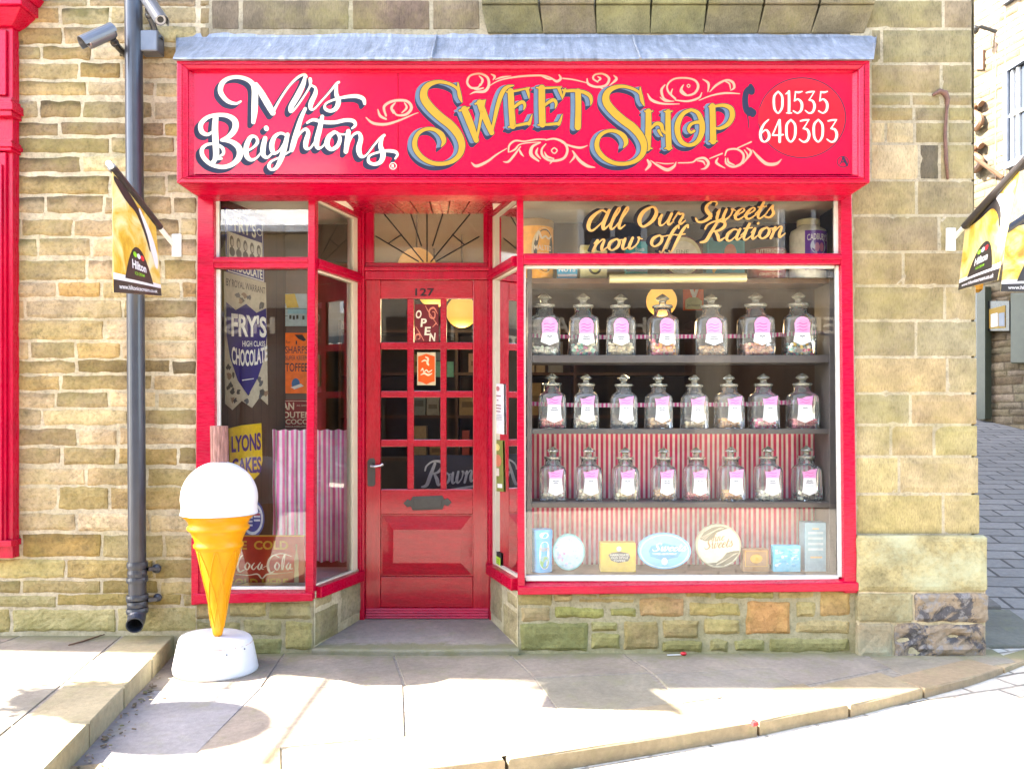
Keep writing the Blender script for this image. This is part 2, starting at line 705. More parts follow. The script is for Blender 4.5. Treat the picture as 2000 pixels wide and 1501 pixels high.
M['rubble'] = stone_mat("yorkstone_rubble", moss=.28, soot=.75, moss_z=(.25, .75, .5), mosscol=(.26, .24, .05), bmp=.9)
M['ashlar'] = stone_mat("sooted_ashlar", moss=.28, soot=.35, bmp=.4, moss_z=(.35, 1.1, .5), mosscol=(.27, .24, .06), streak=(3, 3, .8))
M['sillstone'] = stone_mat("mossy_rubble", moss=.42, soot=.3, mosscol=(.22, .21, .06), moss_z=(.1, .40, .6))
M['mortar'] = stone_mat("lime_mortar", moss=.3, soot=.12, bmp=.5, mosscol=(.26, .24, .09), moss_z=(.15, .6, .5))
HT = 7.4          # eaves height of the shop

shop = thing("sweet_shop", "stone terraced shop with bright red shopfront and painted sweet shop sign", "shop building")


def mortar_sheet(mb, x0, x1, z0, z1, y=0.0, col=(.60, .51, .34), thick=.03):
    mb.col = tuple(c * .60 for c in col)
    nx = max(1, int((x1 - x0) / .04))
    nz = max(1, int((z1 - z0) / .04))
    ids = [[mb.v((x0 + (x1 - x0) * i / nx, y + .003 * noise.noise(Vector((i * .9, j * .9, 3))), z0 + (z1 - z0) * j / nz)) for i in range(nx + 1)] for j in range(nz + 1)]
    for j in range(nz):
        for i in range(nx):
            mb.f((ids[j][i], ids[j][i + 1], ids[j + 1][i + 1], ids[j + 1][i]))


# ---- left rubble wall: course lines read down the wall, stones of random length
mb = MB()
mo = MB()
mo.col = (.56, .49, .36)
rows = [(-46, -6), (0, 12), (15, 46), (54, 84), (92, 117), (124, 153), (161, 188), (199, 231), (240, 263), (270, 298), (305, 335), (343, 378), (385, 416), (428, 460), (468, 500), (509, 545), (552, 580), (587, 620), (626, 662), (669, 699), (704, 727), (733, 760), (767, 795), (800, 829), (837, 868), (875, 906), (915, 947), (953, 995), (1003, 1036), (1044, 1087), (1093, 1128), (1135, 1158), (1162, 1182), (1189, 1232)]
darks = {(19, 1): .55, (20, 2): .5, (20, 3): .45, (24, 1): .8, (25, 3): .55, (27, 3): .5, (26, 2): .9}
x_l, x_r = X(-60), X(388)
for ri, (a, b) in enumerate(rows):
    z0, z1 = Z(b), Z(a)
    x = x_l - random.uniform(0, .3)
    k = 0
    while x < x_r - .02:
        L = random.uniform(.22, .62) if (b - a) > 20 else random.uniform(.3, .8)
        e = min(x + L, x_r)
        if x_r - e < .09:
            e = x_r
        s0 = max(x, x_l)
        if e > s0 + .03:
            c = jc(random.choice(WARM), .12)
            q = random.random()
            if ri < 13 and q < .55:
                c = tuple(v * .72 for v in c)
            if ri > 28:
                c = tuple(v * w for v, w in zip(c, (.88, .92, .8)))
            if (ri, k) in darks or (q > .955 and ri > 4):
                d = darks.get((ri, k), .7)
                c = tuple(v * d for v in c)
            dz = random.uniform(-.004, .004)
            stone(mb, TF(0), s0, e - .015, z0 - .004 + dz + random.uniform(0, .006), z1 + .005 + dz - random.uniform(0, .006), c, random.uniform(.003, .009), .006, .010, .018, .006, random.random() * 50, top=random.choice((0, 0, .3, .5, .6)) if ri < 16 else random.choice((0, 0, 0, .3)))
        x = e
        k += 1
mortar_sheet(mo, x_l, x_r + .04, -.25, Z(-60), .0025, (.69, .58, .40))
wall = mb.build("rubble_wall", M['rubble'], shop)
mo.build("mortar", M['mortar'], wall)

# ---- strip of wall between the left rubble and the ashlar above the sign, and behind the sign
mb = MB()
mo = MB()
z_up = [(0, 58), (-62, -6), (-125, -68)]
for (a, b), cuts in zip(z_up, ([388, 410, 470, 685, 842, 940], [388, 520, 700, 850, 1010, 1190, 1400, 1600, 1690], [388, 470, 640, 800, 1000, 1250, 1500, 1690])):
    for p, q in zip(cuts, cuts[1:]):
        if q - p < 30:
            continue
        stone(mb, TF(0), X(p + 3), X(q - 3), Z(b), Z(a), jc((.19, .15, .11) if p < 900 else (.26, .22, .14), .15), .006, .003, .012, .05, .002, random.random() * 40)
for (a, b) in rows[1:4]:
    stone(mb, TF(0), X(391), X(409), Z(b), Z(a), jc((.3, .24, .14)), .006, .004, .01, .03, .003, random.random() * 40)
# courses from the top of the picture to the eaves
z = Z(-125) + .03
while z < HT - .25:
    x = X(-60)
    while x < X(1900):
        L = random.uniform(.45, .95)
        e = min(x + L, X(1900))
        stone(mb, TF(0), x, e - .02, z, z + .21, jc(random.choice(ASH), .12), .006, .003, .012, .12, .002, random.random() * 40)
        x = e
    z += .235
mortar_sheet(mo, x_r + .04, X(1690), 2.72, Z(-60), .001, (.42, .36, .25))
up = mb.build("upper_wall", M['ashlar'], shop)
mo.build("mortar", M['mortar'], up)

# ---- corbelled foot of the stone bay above the sign
mb = MB()
cor = [(940, 1052), (1052, 1160), (1160, 1268), (1268, 1376), (1376, 1485), (1485, 1592), (1592, 1700)]
for i, (p, q) in enumerate(cor):
    mb.col = jc((.155, .145, .075) if 1 < i < 4 else (.14, .12, .075), .12)
    x0, x1 = X(p) + .006, X(q) - .006
    sk = (i - 3) * .018
    zt, zb = Z(22), Z(66)
    mb.hexa([(x0 - sk * .6, -.01, zb), (x1 - sk * .6, -.005, zb), (x1 - sk * .6, .1, zb), (x0 - sk * .6, .1, zb)],
            [(x0, -.075, zt), (x1, -.075, zt), (x1, .1, zt), (x0, .1, zt)])
    mb.hexa([(x0, -.085, zt + .004), (x1, -.085, zt + .004), (x1, .1, zt + .004), (x0, .1, zt + .004)],
            [(x0, -.10, zt + .07), (x1, -.10, zt + .07), (x1, .1, zt + .07), (x0, .1, zt + .07)])
mb.build("corbelled_bay", M['ashlar'], shop, bevel=.006)

# ---- ashlar pier on the right
mb = MB()
mo = MB()
ash = [(0, 57, [1690, 1842, 1898]), (57, 125, [1700, 1722, 1898]), (125, 184, [1700, 1838, 1898]), (184, 208, [1700, 1780, 1838, 1898]), (208, 238, [1700, 1785, 1850, 1900]), (238, 281, [1700, 1730, 1786, 1850, 1900]), (281, 352, [1700, 1795, 1835, 1902]),
       (352, 421, [1662, 1790, 1902]), (421, 492, [1664, 1834, 1903]), (492, 558, [1664, 1764, 1904]), (558, 626, [1666, 1845, 1906]), (626, 697, [1666, 1789, 1907]), (697, 768, [1668, 1850, 1908]), (768, 829, [1668, 1778, 1908]), (829, 891, [1670, 1740, 1824, 1909]), (891, 964, [1670, 1756, 1911]), (964, 1044, [1671, 1842, 1913])]
for (a, b, cuts) in ash:
    for p, q in zip(cuts, cuts[1:]):
        c = jc(random.choice(ASH), .10)
        if 238 <= a < 352 and p < 1786 and p >= 1700 and (a < 300):
            c = (.58, .49, .32)
        if a == 281 and p == 1795:
            c = (.17, .15, .11)
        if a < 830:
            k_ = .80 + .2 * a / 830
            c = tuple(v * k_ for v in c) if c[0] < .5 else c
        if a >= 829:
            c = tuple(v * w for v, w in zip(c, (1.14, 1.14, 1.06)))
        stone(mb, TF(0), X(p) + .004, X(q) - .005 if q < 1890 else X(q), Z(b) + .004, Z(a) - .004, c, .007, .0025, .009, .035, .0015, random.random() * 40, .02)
mortar_sheet(mo, X(1660), X(1897), Z(1045), Z(0), -.0015, (.52, .45, .31))
pier = mb.build("ashlar_pier", M['ashlar'], shop)
mo.build("mortar", M['mortar'], pier)
mb = MB()
for (a, b, cuts) in [(-62, -4, [1690, 1780, 1898]), (-125, -66, [1690, 1850, 1898])]:
    for p, q in zip(cuts, cuts[1:]):
        stone(mb, TF(0), X(p), X(q) - .006, Z(b), Z(a), jc(random.choice(ASH)), .007, .0025, .009, .05, .0015, random.random() * 40, .02)
mb.build("upper_quoin", M['ashlar'], shop)

# ---- plinth of the pier, stepping forward, painted black and flaking at the corner
M['flaking'] = None
m, t, b = newmat("flaking_black_stone")
at = nd(t, "ShaderNodeAttribute", attribute_name="col")
n = noise_node(t, 6, 7, .7, dist=.4)
n2 = noise_node(t, 40, 4, .7)
n3 = noise_node(t, 9, 6, .72, dist=1.2)
r = ramp(t, n.outputs[0], [(.44, 0.0), (.50, 1.0)])
r3 = ramp(t, n3.outputs[0], [(.53, 0.0), (.58, .8)])
c = mixc(t, r.outputs[0], (.045, .041, .043), (.20, .15, .095))
c = mixc(t, r3.outputs[0], c, (.17, .16, .15))
rr = ramp(t, n2.outputs[0], [(.3, .7), (.7, 1.15)])
c = mixc(t, 1.0, c, rr.outputs[0], 'MULTIPLY')
t.links.new(c, b.inputs["Base Color"])
b.inputs["Roughness"].default_value = .75
bump(t, b, n.outputs[0], .7, .02)
M['flaking'] = m
M['plinth'] = stone_mat("lichen_plinth", moss=.8, soot=.25, mosscol=(.34, .36, .24), bmp=.4, moss_z=(.2, .5, .4))
mb = MB()
T = TF(-.045)
stone(mb, T, X(1675, -.045), X(1929, -.045), Z(1155, -.045), Z(1046, -.045), (.40, .36, .20), .008, .006, .02, .03, .003, 3.3, .05)
stone(mb, T, X(1676, -.045), X(1783, -.045), Z(1214, -.045), Z(1159, -.045), (.34, .30, .17), .006, .006, .02, .03, .003, 9.3, .05)
stone(mb, T, X(1677, -.045), X(1744, -.045), Z(1284, -.045), Z(1218, -.045), (.36, .29, .19), .004, .008, .02, .03, .004, 5.3, .05)
pl = mb.build("plinth", M['plinth'], shop)
mb = MB()
stone(mb, T, X(1787, -.045), X(1931, -.045), Z(1214, -.045), Z(1159, -.045), (.2, .2, .2), .008, .012, .02, .022, .005, 2.1, .05)
stone(mb, T, X(1747, -.045), X(1926, -.045), Z(1290, -.045), Z(1218, -.045), (.2, .2, .2), -.004, .025, .03, .022, .012, 6.1, .05)
mb.build("flaking_corner_stone", M['flaking'], pl)
mb = MB()
mb.col = (.45, .38, .26)
mb.box(X(1672), X(1918), -.035, .05, -.1, Z(1048))
mb.build("mortar", M['mortar'], pl)

# ---- dwarf walls under the shop windows
mb = MB()
mo = MB()
WL = (.44, .36, .18)
sill = [(1012, 1078, 1158, 1182, (.40, .34, .16)), (1082, 1118, 1158, 1175, (.44, .38, .2)), (1122, 1165, 1158, 1166, (.5, .4, .2)), (1130, 1238, 1168, 1177, (.5, .38, .17)), (1168, 1240, 1156, 1165, (.5, .39, .18)),
        (1018, 1074, 1186, 1212, (.42, .34, .2)), (1084, 1180, 1186, 1206, (.36, .35, .12)), (1192, 1242, 1186, 1203, (.34, .34, .13)), (1250, 1336, 1166, 1203, (.54, .37, .19)), (1254, 1332, 1153, 1162, (.5, .44, .28)), (1340, 1390, 1153, 1166, (.50, .38, .18)),
        (1396, 1512, 1152, 1168, (.42, .38, .15)), (1518, 1590, 1152, 1167, (.52, .42, .22)), (1600, 1660, 1152, 1202, (.52, .38, .16)), (1346, 1444, 1176, 1202, (.48, .37, .17)), (1457, 1543, 1174, 1238, (.58, .33, .14)), (1556, 1592, 1176, 1203, (.50, .41, .21)),
        (1016, 1148, 1216, 1270, (.24, .25, .10)), (1154, 1206, 1214, 1232, (.36, .34, .16)), (1154, 1212, 1236, 1266, (.33, .31, .14)), (1218, 1286, 1212, 1268, (.38, .31, .16)), (1294, 1366, 1210, 1246, (.40, .34, .17)), (1374, 1446, 1208, 1238, (.46, .38, .17)), (1556, 1658, 1212, 1236, (.46, .37, .20)),
        (1294, 1372, 1250, 1272, (.30, .28, .12)), (1386, 1422, 1248, 1272, (.31, .28, .13)), (1434, 1492, 1248, 1272, (.30, .29, .13)), (1504, 1660, 1246, 1272, (.30, .29, .13))]
for (p, q, a, b, c) in sill:
    stone(mb, TF(0), X(p), X(q), Z(b), Z(a), jc(c, .06), .010 if b - a > 15 else .004, .007, .014, .02, .007, random.random() * 40)
mortar_sheet(mo, X(1012), X(1672), -.1, Z(1148), .002, (.50, .44, .28))
mbR, moR = mb, mo
mb, mo = MB(), MB()
left = [(384, 440, 1176, 1208, (.40, .33, .17)), (446, 520, 1174, 1204, (.42, .36, .19)), (526, 608, 1176, 1208, (.42, .36, .2)), (384, 470, 1214, 1262, (.36, .31, .15)), (476, 548, 1210, 1240, (.36, .32, .17)), (556, 610, 1214, 1268, (.38, .34, .16)), (478, 550, 1246, 1280, (.28, .27, .12)), (384, 470, 1266, 1290, (.28, .26, .13))]
for (p, q, a, b, c) in left:
    stone(mb, TF(0), X(p), X(q), Z(b), Z(a), jc(c, .08), .009, .007, .014, .02, .007, random.random() * 40)
mortar_sheet(mo, X(384), X(612), -.1, Z(1168), .002, (.46, .40, .26))
RY = .587                               # depth of the door recess
LA, LB = (X(612), 0.0), (X(706, RY), RY)
RA, RB = (X(1012), 0.0), (X(957, RY), RY)


def TC(a, b):
    d = Vector((b[0] - a[0], b[1] - a[1], 0)).normalized()
    n = Vector((-d.y, d.x, 0))
    if n.dot(CAM - Vector((a[0], a[1], EYE))) < 0:
        n = -n
    return lambda u, v, h: Vector((a[0], a[1], 0)) + d * u + Vector((0, 0, v)) + n * h


TL, TR = TC(LA, LB), TC(RA, RB)
LEN = math.hypot(LB[0] - LA[0], RY)
for TT, mb, mo in ((TL, mb, mo), (TR, mbR, moR)):
    stone(mb, TT, .01, .30, .04, .24, jc((.36, .32, .19)), .008, .006, .015, .03, .005, random.random() * 30)
    stone(mb, TT, .01, .22, .25, .33, jc((.42, .36, .22)), .008, .006, .015, .03, .005, random.random() * 30)
    stone(mb, TT, .32, LEN, .10, .37, jc((.46, .40, .27)), .006, .005, .015, .03, .005, random.random() * 30)
    mo.col = (.44, .38, .25)
    mo.poly([TT(0, -.1, .002), TT(LEN, -.1, .002), TT(LEN, .40, .002), TT(0, .36, .002)])
    dw = mb.build("dwarf_wall", M['sillstone'], shop)
    mo.build("mortar", M['mortar'], dw)

# ---- body of the building: side wall to the lane, back, roof, chimney
mb = MB()
mb.col = (.33, .28, .18)
XE, XW, YB = X(1905), X(-530), 9.5
mb.poly([(XE, .012, -.2), (XE, YB, -.2), (XE, YB, HT), (XE, .012, HT)])
mb.poly([(XW, .012, -.2), (XW, YB, -.2), (XW, YB, HT), (XW, .012, HT)])
mb.poly([(XW, YB, -.2), (XE, YB, -.2), (XE, YB, HT), (XW, YB, HT)])
mb.poly([(XW, .012, -.2), (X(-58), .012, -.2), (X(-58), .012, Z(-60) + .01), (XW, .012, Z(-60) + .01)])
mb.poly([(XW, .03, Z(-60)), (XE, .03, Z(-60)), (XE, .03, HT), (XW, .03, HT)])
mb.box(-7.6, XW - .001, .013, YB, 4.2, HT)  # unseen upper block, added to keep the sun off the lead flashing
mb.build("side_back_and_shade_block", M['ashlar'], shop)
mb = MB()
mb.col = (.13, .12, .11)
mb.slab([(-7.7, -.12, HT - .02), (XE + .1, -.12, HT - .02), (XE + .1, YB / 2, HT + 2.2), (-7.7, YB / 2, HT + 2.2)], (0, 0, .09))  # carried west over the added shade block
mb.slab([(-7.7, YB + .12, HT - .02), (XE + .1, YB + .12, HT - .02), (XE + .1, YB / 2, HT + 2.2), (-7.7, YB / 2, HT + 2.2)], (0, 0, .085))
mb.build("slate_roof", M['mortar'], shop)

# ================================================================= SHOPFRONT JOINERY
# ---- fascia sign
PF = -.27
FX0, FX1 = X(345, PF), X(1699, PF)
FZ0, FZ1 = Z(357, PF), Z(118, PF)
SY = PF + .045                       # face of the sign panel
m, t, b = newmat("lead_sheet")
tc = nd(t, "ShaderNodeTexCoord")
mp = nd(t, "ShaderNodeMapping")
mp.inputs["Scale"].default_value = (9, 1.5, 1.2)
t.links.new(tc.outputs["Object"], mp.inputs[0])
n = noise_node(t, 3, 6, .7, mp.outputs[0])
n2 = noise_node(t, 22, 5, .7)
r = ramp(t, n.outputs[0], [(.3, (.12, .135, .16)), (.55, (.21, .23, .27)), (.75, (.34, .355, .39))])
r2 = ramp(t, n2.outputs[0], [(.3, .75), (.7, 1.15)])
c = mixc(t, 1.0, r.outputs[0], r2.outputs[0], 'MULTIPLY')
t.links.new(c, b.inputs["Base Color"])
b.inputs["Roughness"].default_value = .5
b.inputs["Metallic"].default_value = .25
pv = bump(t, b, n2.outputs[0], .5, .012)
bump(t, b, n.outputs[0], .4, .02, pv)
M['leadm'] = m
mb = MB()
mb.box(FX0, FX1, SY + .02, -.002, FZ0, FZ1)


def frame_ring(mb, px0, px1, py0, py1, wx, wyt, wyb, y0, y1):
    """mitred frame; front at y0, its inner edge sunk to y1"""
    o = [(X(px0, y0), Z(py0, y0)), (X(px1, y0), Z(py0, y0)), (X(px1, y0), Z(py1, y0)), (X(px0, y0), Z(py1, y0))]
    i = [(X(px0 + wx, y0), Z(py0 + wyt, y0)), (X(px1 - wx, y0), Z(py0 + wyt, y0)), (X(px1 - wx, y0), Z(py1 - wyb, y0)), (X(px0 + wx, y0), Z(py1 - wyb, y0))]
    bk = SY + .03
    for k in range(4):
        a, b, c, d = o[k], o[(k + 1) % 4], i[(k + 1) % 4], i[k]
        mb.hexa([(a[0], bk, a[1]), (b[0], bk, b[1]), (c[0], bk, c[1]), (d[0], bk, d[1])],
                [(a[0], y0, a[1]), (b[0], y0, b[1]), (c[0], y1, c[1]), (d[0], y1, d[1])])


frame_ring(mb, 345, 1699, 118, 357, 11, 8, 9, PF, PF)
frame_ring(mb, 356, 1688, 126, 348, 9, 7, 4, PF - .012, PF + .002)
frame_ring(mb, 365, 1679, 133, 344, 13, 7, 5, PF + .012, SY - .006)
fascia = mb.build("fascia", M['redh'], shop, bevel=.004)
# underside cornice
mb = MB()
mb.hexa([(FX0 + .06, -.14, FZ0 - .035), (FX1 - .06, -.14, FZ0 - .035), (FX1 - .06, -.002, FZ0 - .035), (FX0 + .06, -.002, FZ0 - .035)],
        [(FX0 + .01, PF + .012, FZ0 - .001), (FX1 - .01, PF + .012, FZ0 - .001), (FX1 - .01, -.002, FZ0 - .001), (FX0 + .01, -.002, FZ0 - .001)])
mb.build("soffit_moulding", M['redh'], fascia, bevel=.004)
mb = MB()
pf = FY(SY)
mb.plate(pf, [(377, 139), (777.4, 139), (777.4, 341), (377, 341)], 0, .010)
mb.plate(pf, [(778.6, 139), (1667, 139), (1667, 341), (778.6, 341)], 0, .010)
mb.build("sign_panel", M['panel'], fascia)

# ---- painted lettering of the sign
FS = FY(SY - .0102)


def layers(strokes, z, name, face, dark, side=None, d=(-8, 8), nd_=4, grow=3.5, lift=0.0):
    """drop-shaded brush lettering: shade swept to lower left, dark outline, face"""
    mb = MB()
    mb.m = 0
    h = .0002 + lift
    for k in range(nd_, 0, -1):
        for s in strokes:
            mb.ribbon(s, z, h, dx=d[0] * k, dy=d[1] * k, grow=grow)
            h += 3e-6
    if side:
        mb.m = 1
        h += .0001
        for k in range(nd_, 0, -1):
            for s in strokes:
                mb.ribbon(s, z, h, dx=d[0] * k, dy=d[1] * k * .18 - 2, grow=grow * .2)
                h += 3e-6
        mb.m = 0
        h += .0001
        for s in strokes:
            mb.ribbon(s, z, h, grow=grow)
            h += 3e-6
    mb.m = 2
    h += .0002
    for s in strokes:
        mb.ribbon(s, z, h)
        h += 3e-6
    return mb.build(name, [dark, side or dark, face], fascia, norm=False)


z1 = zoom(FS, 340, 50, 2.778)
mrs = [
    [(362, 412, 10), (335, 424, 15), (290, 410, 22), (254, 365, 27), (258, 320, 28), (290, 290, 22), (340, 280, 20), (390, 290, 22), (425, 315, 27), (438, 350, 33), (438, 410, 35), (436, 470, 33), (430, 525, 22)],
    [(445, 318, 20), (470, 360, 32), (505, 420, 35), (536, 474, 30)],
    [(536, 474, 16), (570, 410, 12), (620, 335, 12), (668, 285, 14), (705, 266, 14), (718, 278, 14)],
    [(712, 272, 14), (700, 320, 26), (668, 385, 31), (636, 440, 28), (634, 468, 16), (660, 448, 10), (700, 392, 10), (735, 335, 11), (742, 300, 16)],
    [(738, 290, 18), (742, 322, 14), (766, 338, 14), (766, 372, 24), (744, 420, 27), (742, 452, 18), (762, 452, 10), (800, 410, 10), (845, 360, 11), (880, 318, 14), (894, 308, 14)],
    [(882, 322, 14), (880, 370, 22), (892, 410, 27), (880, 448, 24), (850, 464, 18), (820, 452, 16), (824, 424, 11), (870, 402, 12), (930, 388, 17), (990, 384, 21), (1026, 398, 22), (1034, 424, 16)],
]
bei = [
    [(226, 500, 30), (222, 560, 34), (226, 640, 34), (228, 700, 32), (218, 738, 22)],
    [(206, 738, 12), (228, 724, 16), (258, 722, 12)],
    [(208, 578, 14), (180, 592, 18), (150, 575, 26), (146, 535, 26), (180, 500, 22), (230, 486, 20), (290, 490, 24), (330, 518, 32), (330, 562, 33), (298, 602, 26), (256, 622, 14)],
    [(256, 622, 14), (310, 630, 24), (352, 664, 33), (354, 712, 33), (318, 752, 26), (262, 768, 22), (200, 752, 22), (158, 712, 24), (152, 672, 22), (180, 646, 16), (225, 644, 14), (262, 664, 18), (268, 694, 16), (250, 708, 12)],
    [(372, 690, 10), (420, 668, 12), (452, 636, 18), (444, 606, 14), (416, 606, 22), (394, 650, 28), (392, 700, 28), (414, 728, 20), (448, 718, 12), (486, 670, 10)],
    [(494, 612, 24), (484, 660, 29), (484, 700, 26), (506, 716, 15), (536, 690, 10)],
    [(500, 556, 26), (502, 560, 26)],
    [(612, 598, 14), (580, 584, 14), (546, 604, 22), (530, 650, 28), (540, 690, 22), (570, 680, 12), (604, 626, 12), (618, 594, 16)],
    [(616, 592, 22), (600, 660, 29), (582, 720, 28), (556, 770, 20), (528, 782, 14), (514, 762, 18), (530, 736, 12), (580, 712, 10), (640, 676, 10)],
    [(712, 452, 18), (690, 500, 22), (668, 570, 28), (648, 640, 30), (638, 676, 24)],
    [(652, 640, 10), (680, 590, 12), (712, 562, 16), (728, 584, 22), (716, 630, 28), (716, 664, 22), (740, 664, 12), (768, 624, 10)],
    [(804, 494, 20), (790, 560, 28), (774, 626, 29), (780, 664, 20), (806, 656, 10), (834, 616, 10)],
    [(722, 528, 12), (756, 512, 16), (810, 524, 20), (870, 526, 20), (930, 514, 20), (972, 518, 20), (984, 540, 16), (966, 558, 10)],
    [(872, 578, 18), (840, 604, 26), (830, 646, 28), (852, 672, 20), (886, 654, 22), (900, 614, 20), (884, 582, 14), (862, 578, 12), (905, 590, 10), (934, 590, 10)],
    [(946, 574, 24), (940, 630, 29), (932, 684, 24)],
    [(944, 650, 10), (968, 598, 12), (1000, 582, 16), (1014, 612, 24), (1002, 668, 29), (1014, 708, 22), (1042, 704, 10), (1080, 656, 10), (1114, 616, 12), (1140, 596, 16)],
    [(1132, 604, 14), (1120, 650, 24), (1134, 700, 29), (1120, 740, 24), (1084, 752, 18), (1056, 738, 18), (1060, 708, 12), (1100, 690, 12), (1150, 680, 16), (1196, 684, 18), (1212, 700, 14), (1200, 722, 10)],
]
layers(mrs + bei, z1, "owner_name_lettering", M['ivory'], M['navy'], None, (-5, 5), 4, 2.5)
z2 = zoom(FS, 780, 50, 3.846)
S1 = [
    [(440, 432, 10), (446, 490, 26), (456, 540, 28), (470, 576, 10)],
    [(452, 500, 22), (420, 462, 22), (360, 434, 24), (290, 424, 28), (222, 446, 40), (186, 492, 52), (188, 552, 60), (236, 620, 62), (310, 690, 62), (388, 752, 62), (446, 826, 58), (470, 900, 50), (454, 968, 42), (404, 1016, 34), (332, 1038, 30), (252, 1034, 32), (176, 996, 36), (124, 932, 38), (116, 868, 36), (146, 808, 30), (204, 778, 26), (268, 784, 30), (318, 822, 40), (334, 872, 34), (314, 912, 8)],
]


def S2f(p):
    return (p[0] + 1368, 1041 - (1041 - p[1]) * .945, p[2] * .96)


S2 = [[S2f(p) for p in s] for s in S1]
sweet = S1 + [
    [(452, 640, 16), (500, 628, 16), (522, 618, 14)],
    [(488, 630, 50), (530, 730, 52), (578, 862, 40)],
    [(580, 862, 14), (600, 760, 20), (622, 640, 22), (640, 566, 16)],
    [(570, 590, 14), (606, 574, 16), (646, 562, 12)],
    [(604, 580, 48), (640, 680, 50), (694, 806, 38)],
    [(694, 806, 16), (716, 700, 26), (742, 590, 32), (776, 500, 34), (812, 462, 26), (856, 452, 12)],
    [(836, 494, 46), (842, 620, 46), (852, 756, 46)],
    [(808, 500, 14), (880, 490, 18), (976, 470, 12)],
    [(958, 478, 26), (968, 510, 22), (974, 548, 8)],
    [(848, 630, 14), (890, 592, 24), (926, 576, 26), (942, 600, 22), (934, 634, 8)],
    [(820, 764, 12), (900, 748, 20), (978, 732, 22)],
    [(974, 740, 26), (986, 706, 18), (998, 668, 6)],
    [(1070, 470, 50), (1070, 600, 50), (1074, 742, 50)],
    [(1030, 468, 12), (1120, 470, 18), (1216, 464, 12)],
    [(1198, 472, 26), (1210, 504, 22), (1220, 540, 8)],
    [(1082, 610, 14), (1122, 576, 24), (1160, 560, 26), (1178, 586, 22), (1170, 622, 8)],
    [(1042, 748, 12), (1120, 744, 20), (1200, 736, 22)],
    [(1196, 742, 26), (1212, 706, 18), (1224, 668, 6)],
    [(1342, 496, 44), (1344, 620, 44), (1340, 764, 48)],
    [(1226, 482, 12), (1244, 492, 20), (1310, 490, 24), (1380, 500, 28), (1430, 528, 30), (1442, 568, 22), (1436, 600, 6)],
    [(1246, 478, 16), (1234, 520, 18), (1222, 556, 6)],
] + S2
layers(sweet, z2, "shop_word_lettering", M['gold'], M['navy'], M['steel'], (-8.5, 7.5), 4, 5)
z3 = zoom(FS, 1200, 50, 3.704)
shopw = [
    [(246, 622, 42), (246, 750, 44), (238, 888, 46)], [(218, 620, 10), (246, 626, 12), (276, 620, 10)], [(206, 890, 10), (240, 884, 14), (272, 890, 10)],
    [(388, 624, 38), (388, 750, 40), (394, 884, 42)], [(360, 622, 10), (388, 628, 12), (418, 620, 10)], [(364, 890, 10), (394, 882, 14), (418, 888, 10)],
    [(262, 748, 14), (300, 712, 26), (336, 718, 30), (350, 760, 24), (368, 780, 16)], [(320, 760, 22), (336, 790, 16), (350, 802, 8)],
    [(556, 610, 22), (500, 636, 30), (462, 700, 40), (456, 770, 40), (484, 840, 34), (540, 866, 26), (598, 842, 32), (632, 774, 40), (632, 700, 40), (604, 634, 30), (556, 610, 22)],
    [(632, 704, 30), (596, 700, 24), (556, 714, 22), (536, 748, 22), (552, 774, 20), (578, 762, 18)],
    [(708, 584, 44), (712, 710, 44), (714, 838, 46)], [(682, 588, 10), (712, 588, 12), (740, 582, 10)], [(684, 838, 10), (714, 834, 14), (744, 838, 10)],
    [(720, 586, 18), (790, 578, 26), (842, 602, 36), (852, 660, 38), (820, 716, 32), (764, 744, 22), (728, 742, 14)],
]
layers(shopw, z3, "shop_word_lettering", M['gold'], M['navy'], M['steel'], (-8, 7), 4, 5)

# ---- scrollwork
SC = [MB() for _ in range(5)]


def A(pts, z, w=1.0):
    if z is z1:
        k = 0
    elif z is z2:
        k = 1 if pts[0][1] < 600 else (2 if pts[0][0] < 1700 else 4)
    else:
        k = 3 if pts[0][1] < 620 else 4
    SC[k].ribbon([(x, y, q * w) for x, y, q in pts], z, .0006 + random.random() * 3e-4, grow=0)
